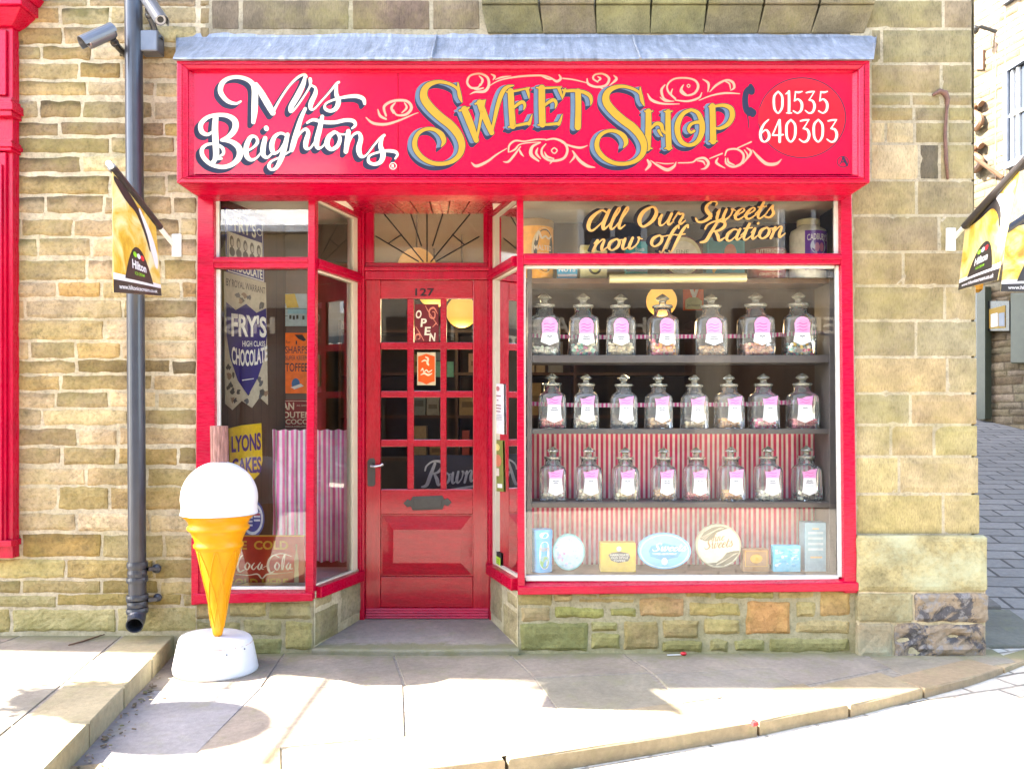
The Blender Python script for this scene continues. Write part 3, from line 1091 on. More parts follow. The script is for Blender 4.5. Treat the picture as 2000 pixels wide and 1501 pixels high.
# left scroll by the name
for s in ([(1042, 500, 6), (1080, 530, 14), (1150, 536, 14), (1230, 512, 10), (1300, 482, 6), (1325, 474, 3)], [(1106, 456, 5), (1118, 490, 14), (1150, 508, 10)], [(1150, 490, 10), (1140, 440, 14), (1190, 410, 14), (1260, 410, 14), (1288, 445, 16), (1260, 482, 14), (1210, 486, 10), (1190, 460, 8)], [(1200, 420, 6), (1180, 446, 14), (1190, 476, 8)], [(1250, 420, 6), (1262, 446, 12), (1236, 474, 6)]):
    A(s, z1)
for s in ([(530, 518, 4), (570, 500, 14), (640, 494, 22), (672, 450, 20), (660, 390, 18), (600, 362, 14), (530, 380, 14), (510, 430, 16), (540, 468, 16), (590, 466, 12), (606, 440, 8)], [(600, 380, 8), (625, 410, 18), (610, 450, 10)], [(530, 460, 8), (580, 480, 14), (630, 470, 10)], [(680, 452, 6), (760, 410, 10), (900, 384, 14), (1060, 376, 14), (1130, 390, 10), (1180, 420, 18), (1212, 400, 18), (1200, 372, 10)], [(690, 366, 6), (716, 384, 18), (704, 410, 6)], [(722, 406, 5), (770, 390, 14), (838, 380, 5)], [(1060, 376, 8), (1120, 402, 14), (1150, 404, 6)],
          [(1228, 398, 10), (1310, 408, 10), (1410, 432, 6)], [(1410, 400, 8), (1420, 440, 18), (1480, 462, 16), (1550, 450, 18), (1575, 400, 18), (1530, 364, 14), (1470, 370, 12), (1456, 400, 14), (1490, 425, 10)], [(1490, 385, 6), (1510, 400, 16), (1490, 420, 6)], [(1610, 376, 6), (1630, 404, 20), (1580, 450, 6)], [(1500, 462, 6), (1530, 476, 10), (1560, 480, 4)],
          [(542, 1030, 6), (580, 1056, 22), (660, 1022, 18), (730, 970, 12), (806, 924, 6)], [(820, 950, 10), (826, 900, 14), (870, 866, 14), (940, 870, 10), (1030, 856, 12), (1100, 856, 8)], [(830, 950, 8), (870, 930, 14), (900, 896, 10), (960, 882, 8), (1060, 876, 6)], [(782, 1024, 6), (820, 1022, 16), (866, 970, 16), (910, 910, 8)], [(900, 930, 8), (914, 960, 16), (934, 984, 4)], [(1060, 880, 8), (1000, 910, 20), (990, 970, 26), (1046, 1018, 12)], [(1040, 920, 6), (1028, 960, 18), (1060, 1000, 8)],
          [(1100, 860, 10), (1170, 852, 14), (1240, 884, 18), (1262, 940, 18), (1230, 1000, 18), (1140, 1016, 18), (1078, 980, 18), (1070, 930, 14), (1100, 890, 8)], [(1130, 1040, 4), (1146, 1020, 14), (1160, 1004, 6)], [(1090, 950, 6), (1110, 984, 16), (1160, 1000, 8)], [(1222, 880, 8), (1290, 906, 14), (1360, 918, 16), (1412, 902, 5)], [(1300, 942, 8), (1318, 980, 18), (1280, 1030, 5)], [(1308, 946, 6), (1350, 1010, 22), (1410, 1054, 22), (1470, 1066, 5)],
          [(1862, 1006, 6), (1884, 1044, 22), (1850, 1090, 5)], ):
    A(s, z2)
SC[2].ribbon([(1143, 940, 9), (1164, 920, 9), (1185, 940, 9), (1164, 961, 9)], z2, .0012, closed=True)
for s in ([(240, 494, 6), (270, 540, 20), (350, 566, 14), (470, 568, 5)], [(366, 430, 8), (340, 470, 18), (360, 530, 14), (420, 550, 6)], [(330, 520, 6), (370, 546, 14), (430, 548, 6)], [(440, 530, 14), (390, 480, 14), (384, 430, 12), (430, 388, 12), (510, 380, 12), (580, 396, 14), (606, 440, 18), (580, 490, 16), (520, 506, 12), (480, 480, 14), (484, 450, 8)], [(420, 460, 6), (410, 500, 14), (440, 530, 8)], [(500, 430, 6), (484, 466, 18), (520, 500, 8)], [(440, 540, 8), (530, 548, 14), (610, 524, 14), (632, 486, 6)], [(640, 390, 6), (680, 420, 18), (676, 480, 6)], [(690, 480, 6), (740, 430, 16), (810, 396, 14), (856, 412, 18), (866, 450, 16), (840, 470, 5)], [(790, 400, 6), (830, 420, 12), (840, 460, 6)], [(612, 542, 6), (700, 508, 10), (800, 490, 14), (906, 494, 6)],
          [(236, 974, 6), (252, 1010, 18), (222, 1046, 5)], [(262, 976, 5), (310, 1010, 16), (380, 1044, 24), (430, 1020, 18), (446, 988, 5)], [(300, 990, 5), (370, 1000, 8), (430, 996, 5)], [(462, 994, 8), (560, 990, 10), (600, 966, 14), (650, 960, 18), (680, 994, 20), (660, 1030, 16), (626, 1040, 5)], [(600, 980, 6), (640, 984, 14), (656, 1010, 6)], [(690, 962, 8), (780, 926, 10)], [(892, 886, 8), (990, 842, 10)], [(750, 958, 6), (738, 994, 18), (800, 1032, 6)], [(800, 940, 8), (820, 900, 12), (890, 896, 14), (934, 936, 16), (920, 996, 18), (860, 1022, 16), (810, 1000, 14), (804, 960, 8)], [(820, 960, 6), (826, 990, 16), (866, 1008, 8)], [(958, 886, 8), (988, 920, 18), (930, 1000, 6)], [(940, 900, 6), (964, 940, 12), (944, 976, 5)], [(1000, 902, 6), (1040, 950, 20), (1100, 1000, 24), (1170, 1000, 20), (1208, 968, 5)]):
    A(s, z3)
SC[3].ribbon([(525, 438, 6), (536, 427, 6), (547, 438, 6), (536, 449, 6)], z3, .0012, closed=True)
for mb in SC:
    mb.build("scrollwork", M['pinkc'], fascia, norm=False)

# ---- telephone oval, handset and number
mb = MB()
mb.ell(z3, 1356, 668, 316, 286, .0004, 64)
mb.m = 1
mb.ribbon([(1356 + 316 * math.cos(t) , 668 + 288 * math.sin(t), 7) for t in [R(195 + 12 * i) for i in range(29)]], z3, .0008, n=3)
mb.ribbon([(985, 445, 30), (955, 480, 42), (945, 545, 44), (955, 610, 46), (975, 640, 36)], z3, .001)
mb.ribbon([(985, 436, 30), (990, 462, 52), (992, 480, 48)], z3, .0011)
mb.ribbon([(985, 610, 40), (1000, 632, 56), (1000, 645, 40)], z3, .0012)
mb.ribbon([(962, 655, 8), (968, 690, 8), (972, 740, 7)], z3, .0013)
mb.ribbon([(1652 + 40 * math.cos(t), 986 + 38 * math.sin(t), 6) for t in [R(20 * i) for i in range(18)]], z3, .0008, closed=True, n=3)
mb.ribbon([(1630, 1005, 6), (1645, 980, 8), (1655, 950, 12)], z3, .0009)
mb.ribbon([(1655, 950, 10), (1668, 980, 18), (1684, 1012, 12)], z3, .001)
mb.ribbon([(1638, 990, 6), (1672, 985, 8)], z3, .0011)
dig = {'0': [[(.5, 0, .14), (.16, .2, .20), (.1, .5, .22), (.18, .82, .20), (.5, 1, .14), (.82, .8, .2), (.9, .5, .22), (.84, .2, .2), (.5, 0, .14)]],
       '1': [[(.2, .12, .1), (.5, .02, .16)], [(.5, 0, .22), (.52, .5, .24), (.5, .98, .24)], [(.28, 1, .1), (.75, 1, .1)]],
       '5': [[(.3, .02, .14), (.6, .04, .18), (.92, 0, .1)], [(.3, .04, .12), (.22, .4, .12)], [(.2, .44, .12), (.55, .36, .16), (.88, .55, .24), (.84, .85, .22), (.5, 1, .14), (.1, .9, .12)]],
       '3': [[(.15, .06, .12), (.5, .02, .16), (.9, 0, .1)], [(.86, .03, .1), (.6, .25, .1), (.4, .4, .12)], [(.4, .4, .12), (.75, .45, .2), (.92, .68, .24), (.75, .94, .2), (.4, 1, .14), (.05, .88, .1)]],
       '6': [[(.85, .0, .1), (.45, .2, .18), (.15, .55, .24), (.2, .88, .22), (.5, 1, .14), (.85, .86, .22), (.88, .62, .22), (.6, .46, .14), (.25, .6, .1)]],
       '4': [[(.62, .02, .12), (.3, .4, .12), (.05, .7, .14)], [(.05, .7, .14), (.5, .7, .14), (.98, .68, .14)], [(.68, .02, .2), (.7, .5, .24), (.68, 1.0, .22)]]}
mb.m = 2
h = .0014
for txt, xs, y0, y1, wd in (("01535", (1184, 1262, 1325, 1415, 1508), 478, 634, 78), ("640303", (1086, 1180, 1276, 1374, 1474, 1574), 682, 842, 82)):
    for c, x in zip(txt, xs):
        for s in dig[c]:
            mb.ribbon([(x + (u - .5) * wd, y0 + v * (y1 - y0), q * wd * 1.0) for u, v, q in s], z3, h)
            h += 4e-6
mb.build("telephone_number", [M['oval'], M['navy'], M['ivory']], fascia, norm=False)
mb = MB()
mb.ribbon([(1188 + 18 * math.cos(t), 762 + 18 * math.sin(t), 4) for t in [R(30 * i) for i in range(12)]], z1, .0004, closed=True, n=3)
mb.text("R", z1, 1180, 752, 1197, 773, .0005, bold=.02)
mb.build("registered_mark", M['ivory'], fascia, norm=False)

# ---- lead flashing over the fascia
mb = MB()
n = 60
rows_ = []
for j, (ty, tz, ov) in enumerate(((.002, Z(69, 0) + .010, 0), (-.004, Z(73, -.0), 0), (-.10, Z(88, -.12), 1), (PF - .02, Z(112, PF - .02), 1), (PF - .024, Z(118.5, PF), 1), (PF - .004, Z(119.5, PF), 1))):
    r_ = []
    for i in range(n + 1):
        f = i / n
        e0, e1 = ((X(344), X(1713)), (X(344), X(1712)), (X(345, -.12), X(1708, -.12)), (FX0 - .012, FX1 + .014), (FX0 - .012, FX1 + .012), (FX0 - .004, FX1 + .004))[j]
        x = e0 + (e1 - e0) * f
        wv = noise.noise(Vector((f * 14, j * 2.0, 1.5))) * (.012 if j in (0,) else .005)
        r_.append(mb.v((x, ty + (wv * .5 if j == 2 else 0), tz + wv)))
    rows_.append(r_)
for a, b in zip(rows_, rows_[1:]):
    for i in range(n):
        mb.f((a[i], a[i + 1], b[i + 1], b[i]))
for e in (0, n):
    mb.f([r_[e] for r_ in rows_])
for px in (846, 1246):
    x = X(px, -.2)
    mb.tube([(x, -.003, Z(70, 0)), (x, -.11, Z(86, -.11)), (x, PF - .024, Z(112, PF - .024)), (x, PF - .027, Z(118, PF))], .007, 8)
mb.build("lead_flashing", M['leadm'], shop, smooth=False)
# ================================================================= WINDOWS, LOBBY, DOOR
def tbar(mb, TT, u0, u1, v0, v1, h0, h1, v0b=None, v1b=None):
    v0b = v0 if v0b is None else v0b
    v1b = v1 if v1b is None else v1b
    mb.hexa([TT(u0, v0, h0), TT(u1, v0b, h0), TT(u1, v0b, h1), TT(u0, v0, h1)], [TT(u0, v1, h0), TT(u1, v1b, h0), TT(u1, v1b, h1), TT(u0, v1, h1)])


def sbox(mb, p0t, p1t, p0b, p1b, py0, py1, y0, y1):
    """upright whose edges lean a little, given at its top and bottom in photo pixels on the wall"""
    mb.hexa([(X(p0b), y0, Z(py1)), (X(p1b), y0, Z(py1)), (X(p1b), y1, Z(py1)), (X(p0b), y1, Z(py1))],
            [(X(p0t), y0, Z(py0)), (X(p1t), y0, Z(py0)), (X(p1t), y1, Z(py0)), (X(p0t), y1, Z(py0))])


YF, YB_ = -.028, .055
# head beam over both windows and the lobby
mb = MB()
mb.box(X(388), X(1661), YF - .012, .06, Z(380), Z(358))
mb.build("head_beam", M['redh'], shop, bevel=.004)

# ---- right display window
mb = MB()
sbox(mb, 1009, 1022, 1011, 1025, 380, 1156, YF, YB_)
sbox(mb, 1638, 1660, 1646, 1671, 380, 1156, YF, YB_)
mb.hexa([(X(1011), YF - .02, Z(1158)), (X(1671), YF - .02, Z(1151)), (X(1671), YB_, Z(1151)), (X(1011), YB_, Z(1158))],
        [(X(1011), YF - .02, Z(1143)), (X(1671), YF - .02, Z(1134)), (X(1671), YB_, Z(1128)), (X(1011), YB_, Z(1134))])
mb.box(X(1022.4), X(1639.6), YF + .004, .05, Z(517), Z(496))
mb.box(X(1022.5), X(1639.5), YF - .006, .03, Z(508), Z(500))
rw = mb.build("display_window", M['redh'], shop, bevel=.005)
mb = MB()
sbox(mb, 1631, 1638.5, 1631.6, 1639, 381, 496, .01, .04)
sbox(mb, 1634, 1640, 1640, 1647, 518, 1127, .01, .04)
mb.box(X(1024), X(1632), .012, .042, Z(386), Z(380.5))
mb.box(X(1023), X(1027), .012, .04, Z(1128), Z(519))
mb.box(X(1027), X(1640), .014, .045, Z(1135), Z(1124.5))
mb.box(X(1024), X(1632), .013, .043, Z(523), Z(517.5))
mb.build("glazing_bead", M['putty'], rw, bevel=.002)
mb = MB()
mb.poly([(X(1020), .03, Z(500)), (X(1642), .03, Z(500)), (X(1642), .03, Z(378)), (X(1020), .03, Z(378))])
mb.build("glass_pane", M['pane'], rw)
mb = MB()
mb.poly([(X(1020), .03, Z(1134)), (X(1648), .03, Z(1134)), (X(1648), .03, Z(512)), (X(1020), .03, Z(512))])
mb.build("glass_pane", M['pane'], rw)

# ---- left display window
mb = MB()
sbox(mb, 389, 420, 384, 424, 380, 1166, YF, YB_)
sbox(mb, 604, 618, 598, 614, 380, 1168, YF, YB_)
mb.hexa([(X(383), YF - .02, Z(1176)), (X(614), YF - .02, Z(1170)), (X(614), YB_, Z(1170)), (X(383), YB_, Z(1176))],
        [(X(383), YF - .02, Z(1156)), (X(614), YF - .02, Z(1155)), (X(614), YB_, Z(1150)), (X(383), YB_, Z(1150))])
mb.box(X(420), X(604.5), YF + .004, .05, Z(524), Z(503))
mb.box(X(420.2), X(604.2), YF - .006, .03, Z(514), Z(507))
mb.box(X(378), X(392), YF - .012, .03, Z(1178), Z(1048))
lw = mb.build("display_window", M['redh'], shop, bevel=.005)
mb = MB()
mb.box(X(420), X(428), .012, .04, Z(1150), Z(525))
mb.box(X(420), X(426), .012, .04, Z(503), Z(386))
mb.box(X(420), X(604), .013, .043, Z(388), Z(381))
mb.box(X(424), X(600), .014, .045, Z(1152), Z(1146))
mb.build("glazing_bead", M['putty'], lw, bevel=.002)
for a, b in ((378, 506), (518, 1156)):
    mb = MB()
    mb.poly([(X(416), .03, Z(b)), (X(606), .03, Z(b)), (X(606), .03, Z(a)), (X(416), .03, Z(a))])
    mb.build("glass_pane", M['pane'], lw)

# ---- slanting side windows of the lobby
for TT, zb0, zb1, t0, t1, zt in ((TL, .318, .385, 2.256, 2.316, 2.672), (TR, .362, .432, 2.272, 2.334, 2.682)):
    mb = MB()
    tbar(mb, TT, .03, LEN - .02, zb0, zb1, -.05, .035)
    tbar(mb, TT, .04, LEN - .02, t0, t1, -.05, .02)
    tbar(mb, TT, .04, LEN - .02, t0 + .02, t1 - .018, -.05, .028)
    tbar(mb, TT, .03, LEN - .01, zt, zt + .055, -.05, .02)
    tbar(mb, TT, LEN - .045, LEN + .01, zb0 + .004, 2.74, -.052, .018)
    sw = mb.build("lobby_window", M['redh'], shop, bevel=.004)
    mb = MB()
    tbar(mb, TT, LEN - .11, LEN - .046, zb1, t0 - .001, -.05, -.004)
    tbar(mb, TT, LEN - .10, LEN - .046, t1 + .001, zt - .001, -.05, -.004)
    tbar(mb, TT, .045, LEN - .11, zb1 + .001, zb1 + .012, -.045, -.005)
    tbar(mb, TT, .045, LEN - .11, t0 - .014, t0 - .001, -.045, -.005)
    tbar(mb, TT, .045, LEN - .10, zt - .014, zt - .001, -.045, -.005)
    mb.build("glazing_bead", M['cream'], sw, bevel=.002)
    for a, b in ((zb1 - .01, t0 + .01), (t1 - .01, zt + .01)):
        mb = MB()
        mb.poly([TT(.03, a, -.02), TT(LEN - .06, a, -.02), TT(LEN - .06, b, -.02), TT(.03, b, -.02)])
        mb.build("glass_pane", M['pane'], sw)

# ---- boarded lobby ceiling
mb = MB()
nb = 9
for i in range(nb):
    f0, f1 = i / nb, (i + 1) / nb
    xa = lambda f: LA[0] + (RA[0] - LA[0]) * f
    xb = lambda f: LB[0] + (RB[0] - LB[0]) * f
    g = .0035
    mb.hexa([(xa(f0) + g, .06, 2.69), (xa(f1) - g, .06, 2.69), (xb(f1) - g, RY + .03, 2.716), (xb(f0) + g, RY + .03, 2.716)],
            [(xa(f0) + g, .06, 2.72), (xa(f1) - g, .06, 2.72), (xb(f1) - g, RY + .03, 2.75), (xb(f0) + g, RY + .03, 2.75)])
mb.box(-1.3, .2, .05, .7, 2.76, 2.78)
mb.build("lobby_ceiling", M['red'], shop, bevel=.003)

# ---- door frame and fanlight
mb = MB()
y = RY
mb.box(X(697, y), X(713, y), y - .03, y + .06, .03, 2.74)
mb.box(X(956, y), X(967, y), y - .03, y + .06, .03, 2.74)
mb.box(X(713, y), X(956, y), y - .012, y + .05, Z(546, y), Z(530, y))
mb.box(X(713, y), X(956, y), y - .028, y + .05, Z(530, y) + .001, Z(522, y))
mb.box(X(713, y), X(956, y), y - .002, y + .05, Z(522, y) + .001, Z(513, y))
mb.box(X(713, y), X(730, y), y, y + .05, Z(512.5, y), 2.735)
mb.box(X(944, y), X(956, y), y, y + .05, Z(512.5, y), 2.735)
df = mb.build("door_frame", M['redv'], shop, bevel=.004)
M['fan'] = glass_mat("obscured_fanlight", (.62, .55, .45), 1.5, 1.2, .08, .42, (.34, .29, .20))
mb = MB()
mb.poly([(X(728, y), y + .02, Z(515, y)), (X(946, y), y + .02, Z(515, y)), (X(946, y), y + .02, 2.74), (X(728, y), y + .02, 2.74)])
fl = mb.build("fanlight_glass", M['fan'], df)
mb = MB()
fp = zoom(FY(y + .018), 690, 370, 4.547)
for (a, b, c, d) in ((655, 640, 655, 200), (605, 500, 505, 200), (705, 500, 800, 200), (580, 640, 200, 415), (735, 640, 1115, 420), (620, 640, 260, 200), (690, 640, 1035, 220), (430, 400, 310, 480), (880, 400, 985, 490)):
    mb.ribbon([(a, b, 11), ((a + c) / 2, (b + d) / 2, 11), (c, d, 11)], fp, .001 + random.random() * 1e-3)
mb.build("fanlight_leading", M['black'], df, norm=False)

# ---- shop door
mb = MB()
yd = RY + .012
for a, b in ((713.5, 743), (924, 955.5)):
    mb.box(X(a, yd), X(b, yd), yd, yd + .04, Z(1205, yd), Z(547, yd))
door = mb.build("shop_door", M['doorv'], shop, bevel=.003)
mb = MB()
a, b = X(743, yd) + .0005, X(924, yd) - .0005
mb.box(a, b, yd + .001, yd + .04, Z(583, yd), Z(547, yd))
for p, q in ((668, 682), (763, 776), (858, 872)):
    mb.box(a, b, yd + .006, yd + .036, Z(q, yd), Z(p, yd))
mb.box(a, b, yd + .001, yd + .04, Z(1004, yd), Z(955, yd))
mb.box(a, b, yd + .001, yd + .04, Z(1186, yd), Z(1126, yd))
for p, q in ((795, 808), (860, 872)):
    mb.box(X(p, yd), X(q, yd), yd + .004, yd + .034, Z(955, yd), Z(583, yd))
mb.build("rail", M['door'], door, bevel=.005)
mb = MB()                                 # fielded panel
zz = [Z(1126, yd), Z(1004, yd)]
mb.box(a, b, yd + .022, yd + .036, zz[0], zz[1])
o = [(a + .008, zz[0] + .008), (b - .008, zz[0] + .008), (b - .008, zz[1] - .008), (a + .008, zz[1] - .008)]
i_ = [(X(768, yd), Z(1099, yd)), (X(900, yd), Z(1099, yd)), (X(900, yd), Z(1034, yd)), (X(768, yd), Z(1034, yd))]
mb.hexa([(p, yd + .0215, q) for p, q in o], [(p, yd + .004, q) for p, q in i_])
mb.build("lower_panel", M['door'], door, bevel=.002)
mb = MB()
for k in range(4):
    zt = Z(1186 + k * 4.8, yd)
    mb.hexa([(X(714, yd), yd - .012 - .006 * k, zt - .017), (X(955, yd), yd - .012 - .006 * k, zt - .017), (X(955, yd), yd + .03, zt - .017), (X(714, yd), yd + .03, zt - .017)],
            [(X(714, yd), yd - .004 - .006 * k, zt - .0015), (X(955, yd), yd - .004 - .006 * k, zt - .0015), (X(955, yd), yd + .03, zt - .0015), (X(714, yd), yd + .03, zt - .0015)])
mb.build("weatherboard", M['redh'], door, bevel=.004)
for (p, q) in ((743, 795), (808, 860), (872, 924)):
    for (r, s) in ((583, 668), (682, 763), (776, 858), (872, 955)):
        mb = MB()
        tl = random.uniform(-.0015, .0015)
        mb.poly([(X(p - 2, yd), yd + .02 + tl, Z(s + 2, yd)), (X(q + 2, yd), yd + .02 - tl, Z(s + 2, yd)), (X(q + 2, yd), yd + .02 - tl, Z(r - 2, yd)), (X(p - 2, yd), yd + .02 + tl, Z(r - 2, yd))])
        mb.build("glass_pane", M['doorpane'], door)
dp = FY(yd)
mb = MB()
mb.plate(dp, [(788, 982), (796, 974), (802, 977), (806, 969), (864, 967), (868, 975), (874, 972), (882, 980), (875, 988), (868, 985), (864, 994), (806, 996), (802, 988), (796, 990)], 0, .006)
mb.plate(dp, [(808, 972), (862, 970), (862, 991), (808, 993)], .0062, .010)
mb.build("letter_plate", M['iron'], door, bevel=.002)
mb = MB()
mb.plate(dp, [(718, 900), (722, 895), (730, 894), (733, 899), (733, 945), (730, 949), (720, 949), (718, 945)], 0, .005)
mb.tube([dp(726, 908, .003), dp(726, 908, .045)], .012)
mb.m = 1
mb.tube([dp(726, 909, .045), dp(734, 910, .05), dp(745, 908, .05), dp(750, 905, .046)], [.008, .009, .008, .011])
mb.build("door_handle", [M['iron'], M['metal']], door, smooth=False)
mb = MB()
mb.text("127", dp, 811, 563, 848, 578, .002, bold=.02)
mb.build("door_number", M['black'], door, norm=False)

# ---- doorstep
M['flag'] = None
m, t, b = newmat("worn_flagstone")
at = nd(t, "ShaderNodeAttribute", attribute_name="col")
n1 = noise_node(t, 2.2, 7, .68, dist=.6)
n2 = noise_node(t, 30, 5, .7)
n3 = noise_node(t, 7, 6, .7, dist=.3)
r1 = ramp(t, n1.outputs[0], [(.3, .72), (.7, 1.18)])
r2 = ramp(t, n2.outputs[0], [(.3, .82), (.7, 1.12)])
c = mixc(t, 1.0, at.outputs["Color"], r1.outputs[0], 'MULTIPLY')
c = mixc(t, 1.0, c, r2.outputs[0], 'MULTIPLY')
g = ramp(t, n3.outputs[0], [(.52, 0.0), (.70, .35)])
c = mixc(t, g.outputs[0], c, (.17, .17, .07))
tcf = nd(t, "ShaderNodeTexCoord")
spf = nd(t, "ShaderNodeSeparateXYZ")
t.links.new(tcf.outputs["Object"], spf.inputs[0])
adf = nd(t, "ShaderNodeMath", operation='MULTIPLY_ADD')
t.links.new(n3.outputs[0], adf.inputs[0])
adf.inputs[1].default_value = .30
t.links.new(spf.outputs[1], adf.inputs[2])
rgf = ramp(t, adf.outputs[0], [(.0, 0.0), (.14, .75), (.19, .75), (.24, 0.0)])
c = mixc(t, rgf.outputs[0], c, (.13, .125, .05))
t.links.new(c, b.inputs["Base Color"])
b.inputs["Roughness"].default_value = .8
b.inputs["Specular IOR Level"].default_value = .25
pv = bump(t, b, n3.outputs[0], .25, .03)
bump(t, b, n2.outputs[0], .35, .006, pv)
M['flag'] = m
mb = MB()
mb.col = (.23, .195, .155)
q = [(X(610), -.03), (X(800), -.055), (X(1014), -.035), (X(962, RY), RY + .05), (X(702, RY), RY + .05)]
mb.loft([[(x, y_, -.02) for x, y_ in q], [(x, y_, .012 + .02 * (y_ > .3) + .014) for x, y_ in q], [(x * .998, y_ + .012, .034 + .034 * (y_ > .3)) for x, y_ in q]])
mb.build("doorstep", M['flag'], shop, bevel=.006)

# ================================================================= INSIDE OF THE SHOP
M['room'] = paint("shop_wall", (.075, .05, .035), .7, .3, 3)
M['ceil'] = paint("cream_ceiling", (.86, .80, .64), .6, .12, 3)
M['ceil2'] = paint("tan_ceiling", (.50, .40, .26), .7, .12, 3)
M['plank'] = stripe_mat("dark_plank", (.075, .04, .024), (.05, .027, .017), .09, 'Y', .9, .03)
mb = MB()
XI0, XI1 = -1.79, 2.2
mb.box(XI0 - .1, XI1, .66, 5.2, .02, .055)
mb.build("shop_floor", M['brown'], shop)
mb = MB()
mb.poly([(XI1, .06, .0), (XI1, 5.2, 0), (XI1, 5.2, 2.95), (XI1, .06, 2.95)])
mb.poly([(XI0 - .1, .85, .0), (XI0 - .1, 5.2, 0), (XI0 - .1, 5.2, 2.95), (XI0 - .1, .85, 2.95)])
mb.poly([(XI0 - .1, 5.2, 0), (XI1, 5.2, 0), (XI1, 5.2, 2.95), (XI0 - .1, 5.2, 2.95)])
mb.box(XI0 - .1, -.995, .82, .86, 2.44, 2.95)
mb.box(-.10, XI1, .80, .84, 2.46, 2.95)
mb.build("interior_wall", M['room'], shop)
mb = MB()
mb.box(XI0 - .1, -1.01, .056, .82, 2.695, 2.73)
mb.box(-.12, XI1, .056, .80, 2.70, 2.735)
mb.build("window_ceiling", M['ceil'], shop)
mb = MB()
mb.box(XI0 - .1, XI1, .62, 5.2, 2.96, 3.0)
mb.build("interior_ceiling", M['ceil2'], shop)
# lining of the left window: slanting boarded side, back board and white bed
SA, SB = (-1.757, .058), (-1.545, .63)
mb = MB()
mb.slab([(SA[0], SA[1], .3), (SB[0], SB[1] + .2, .3), (SB[0], SB[1] + .2, 2.70), (SA[0], SA[1], 2.70)], (-.03, .01, 0))
mb.build("window_lining", M['plank'], shop)
mb = MB()
mb.box(SB[0] - .06, X(602, .84), .835, .86, .3, 2.44)
mb.build("window_back_board", M['brown'], shop)
mb = MB()
mb.box(SA[0] - .02, -1.235, .058, .24, .36, .385)
mb.hexa([(-1.69, .24, .36), (-1.19, .24, .36), (-1.03, .68, .36), (-1.55, .68, .36)], [(-1.69, .24, .386), (-1.19, .24, .386), (-1.03, .68, .386), (-1.55, .68, .386)])
mb.build("window_bed", M['white'], shop, bevel=.003)
mb = MB()
mb.hexa([(.07, .058, .40), (2.19, .058, .40), (2.19, .56, .40), (-.05, .56, .40)], [(.07, .058, .432), (2.19, .058, .432), (2.19, .56, .432), (-.05, .56, .432)])
mb.build("window_bed", M['brown'], shop, bevel=.003)
mb = MB()
mb.poly([(2.02, .06, .43), (2.02, .6, .43), (2.02, .6, 2.70), (2.02, .06, 2.70)])
mb.build("window_lining", M['dark'], shop)

# ================================================================= NEIGHBOURING SHOPFRONT (left edge of the picture)
nb_ = thing("neighbouring_shopfront", "red shopfront of the neighbouring shop cut by the left picture edge", "shopfront", (-3.4, 0, .6))
XN = -2.885
mb = MB()
mb.box(-3.9, XN, -.066, .0, Z(1086), Z(34))
mb.box(-3.9, XN - .03, -.085, -.0665, Z(1062), Z(306))
mb.box(-3.9, XN - .03, -.085, -.0665, Z(196), Z(70))
mb.box(-3.9, XN - .045, -.10, -.0855, Z(1050), Z(330))
nbp = mb.build("pilaster", M['redv'], nb_, bevel=.004)
for grp in (((205, 213, .012), (213, 228, .028), (228, 238, .014)), ((284, 290, .012), (290, 298, .022), (298, 304, .01)), ((1050, 1062, .012),)):
    mb = MB()
    for (a, b, o) in grp:
        mb.box(-3.9, XN + o, -.09 - o, .0, Z(b), Z(a) - .0002)
    mb.build("moulding", M['redh'], nbp, bevel=.003)
mb = MB()
mb.hexa([(-3.9, -.09, Z(64)), (XN + .01, -.09, Z(64)), (XN + .01, 0, Z(64)), (-3.9, 0, Z(64))], [(-3.9, -.16, Z(38)), (XN + .10, -.16, Z(38)), (XN + .10, 0, Z(38)), (-3.9, 0, Z(38))])
mb.box(-3.9, XN + .115, -.18, 0, Z(37.5), Z(18))
mb.hexa([(-3.9, -.19, Z(17.5)), (XN + .12, -.19, Z(17.5)), (XN + .12, 0, Z(17.5)), (-3.9, 0, Z(17.5))], [(-3.9, -.22, Z(4)), (XN + .15, -.22, Z(4)), (XN + .15, 0, Z(4)), (-3.9, 0, Z(4))])
nbc = mb.build("cornice", M['redh'], nb_, bevel=.006)
mb = MB()
mb.hexa([(-3.9, -.24, Z(3.5)), (XN + .17, -.24, Z(3.5)), (XN + .17, 0, Z(3.5)), (-3.9, 0, Z(3.5))], [(-3.9, -.2, Z(-3)), (XN + .16, -.2, Z(-3)), (XN + .22, 0, Z(-22)), (-3.9, 0, Z(-22))])
mb.build("lead_capping", M['leadm'], nbc, bevel=.004)

# ================================================================= GROUND
M['earth'] = paint("grit", (.20, .17, .13), .95, .4, 30, .6)
mb = MB()
mb.col = (.3, .27, .22)
K = [(-6.0, -2.9), (-3.2, -2.35), (-1.75, -2.0), (-.06, -1.56), (1.11, -1.13), (1.78, -.84), (2.74, -.27), (3.4, .15), (4.6, 1.0)]   # kerb line
mb = MB()
mb.poly([(-400, -400, -.16), (400, -400, -.16), (400, 400, -.16), (-400, 400, -.16)])
struct(mb.build("ground", M['earth']))

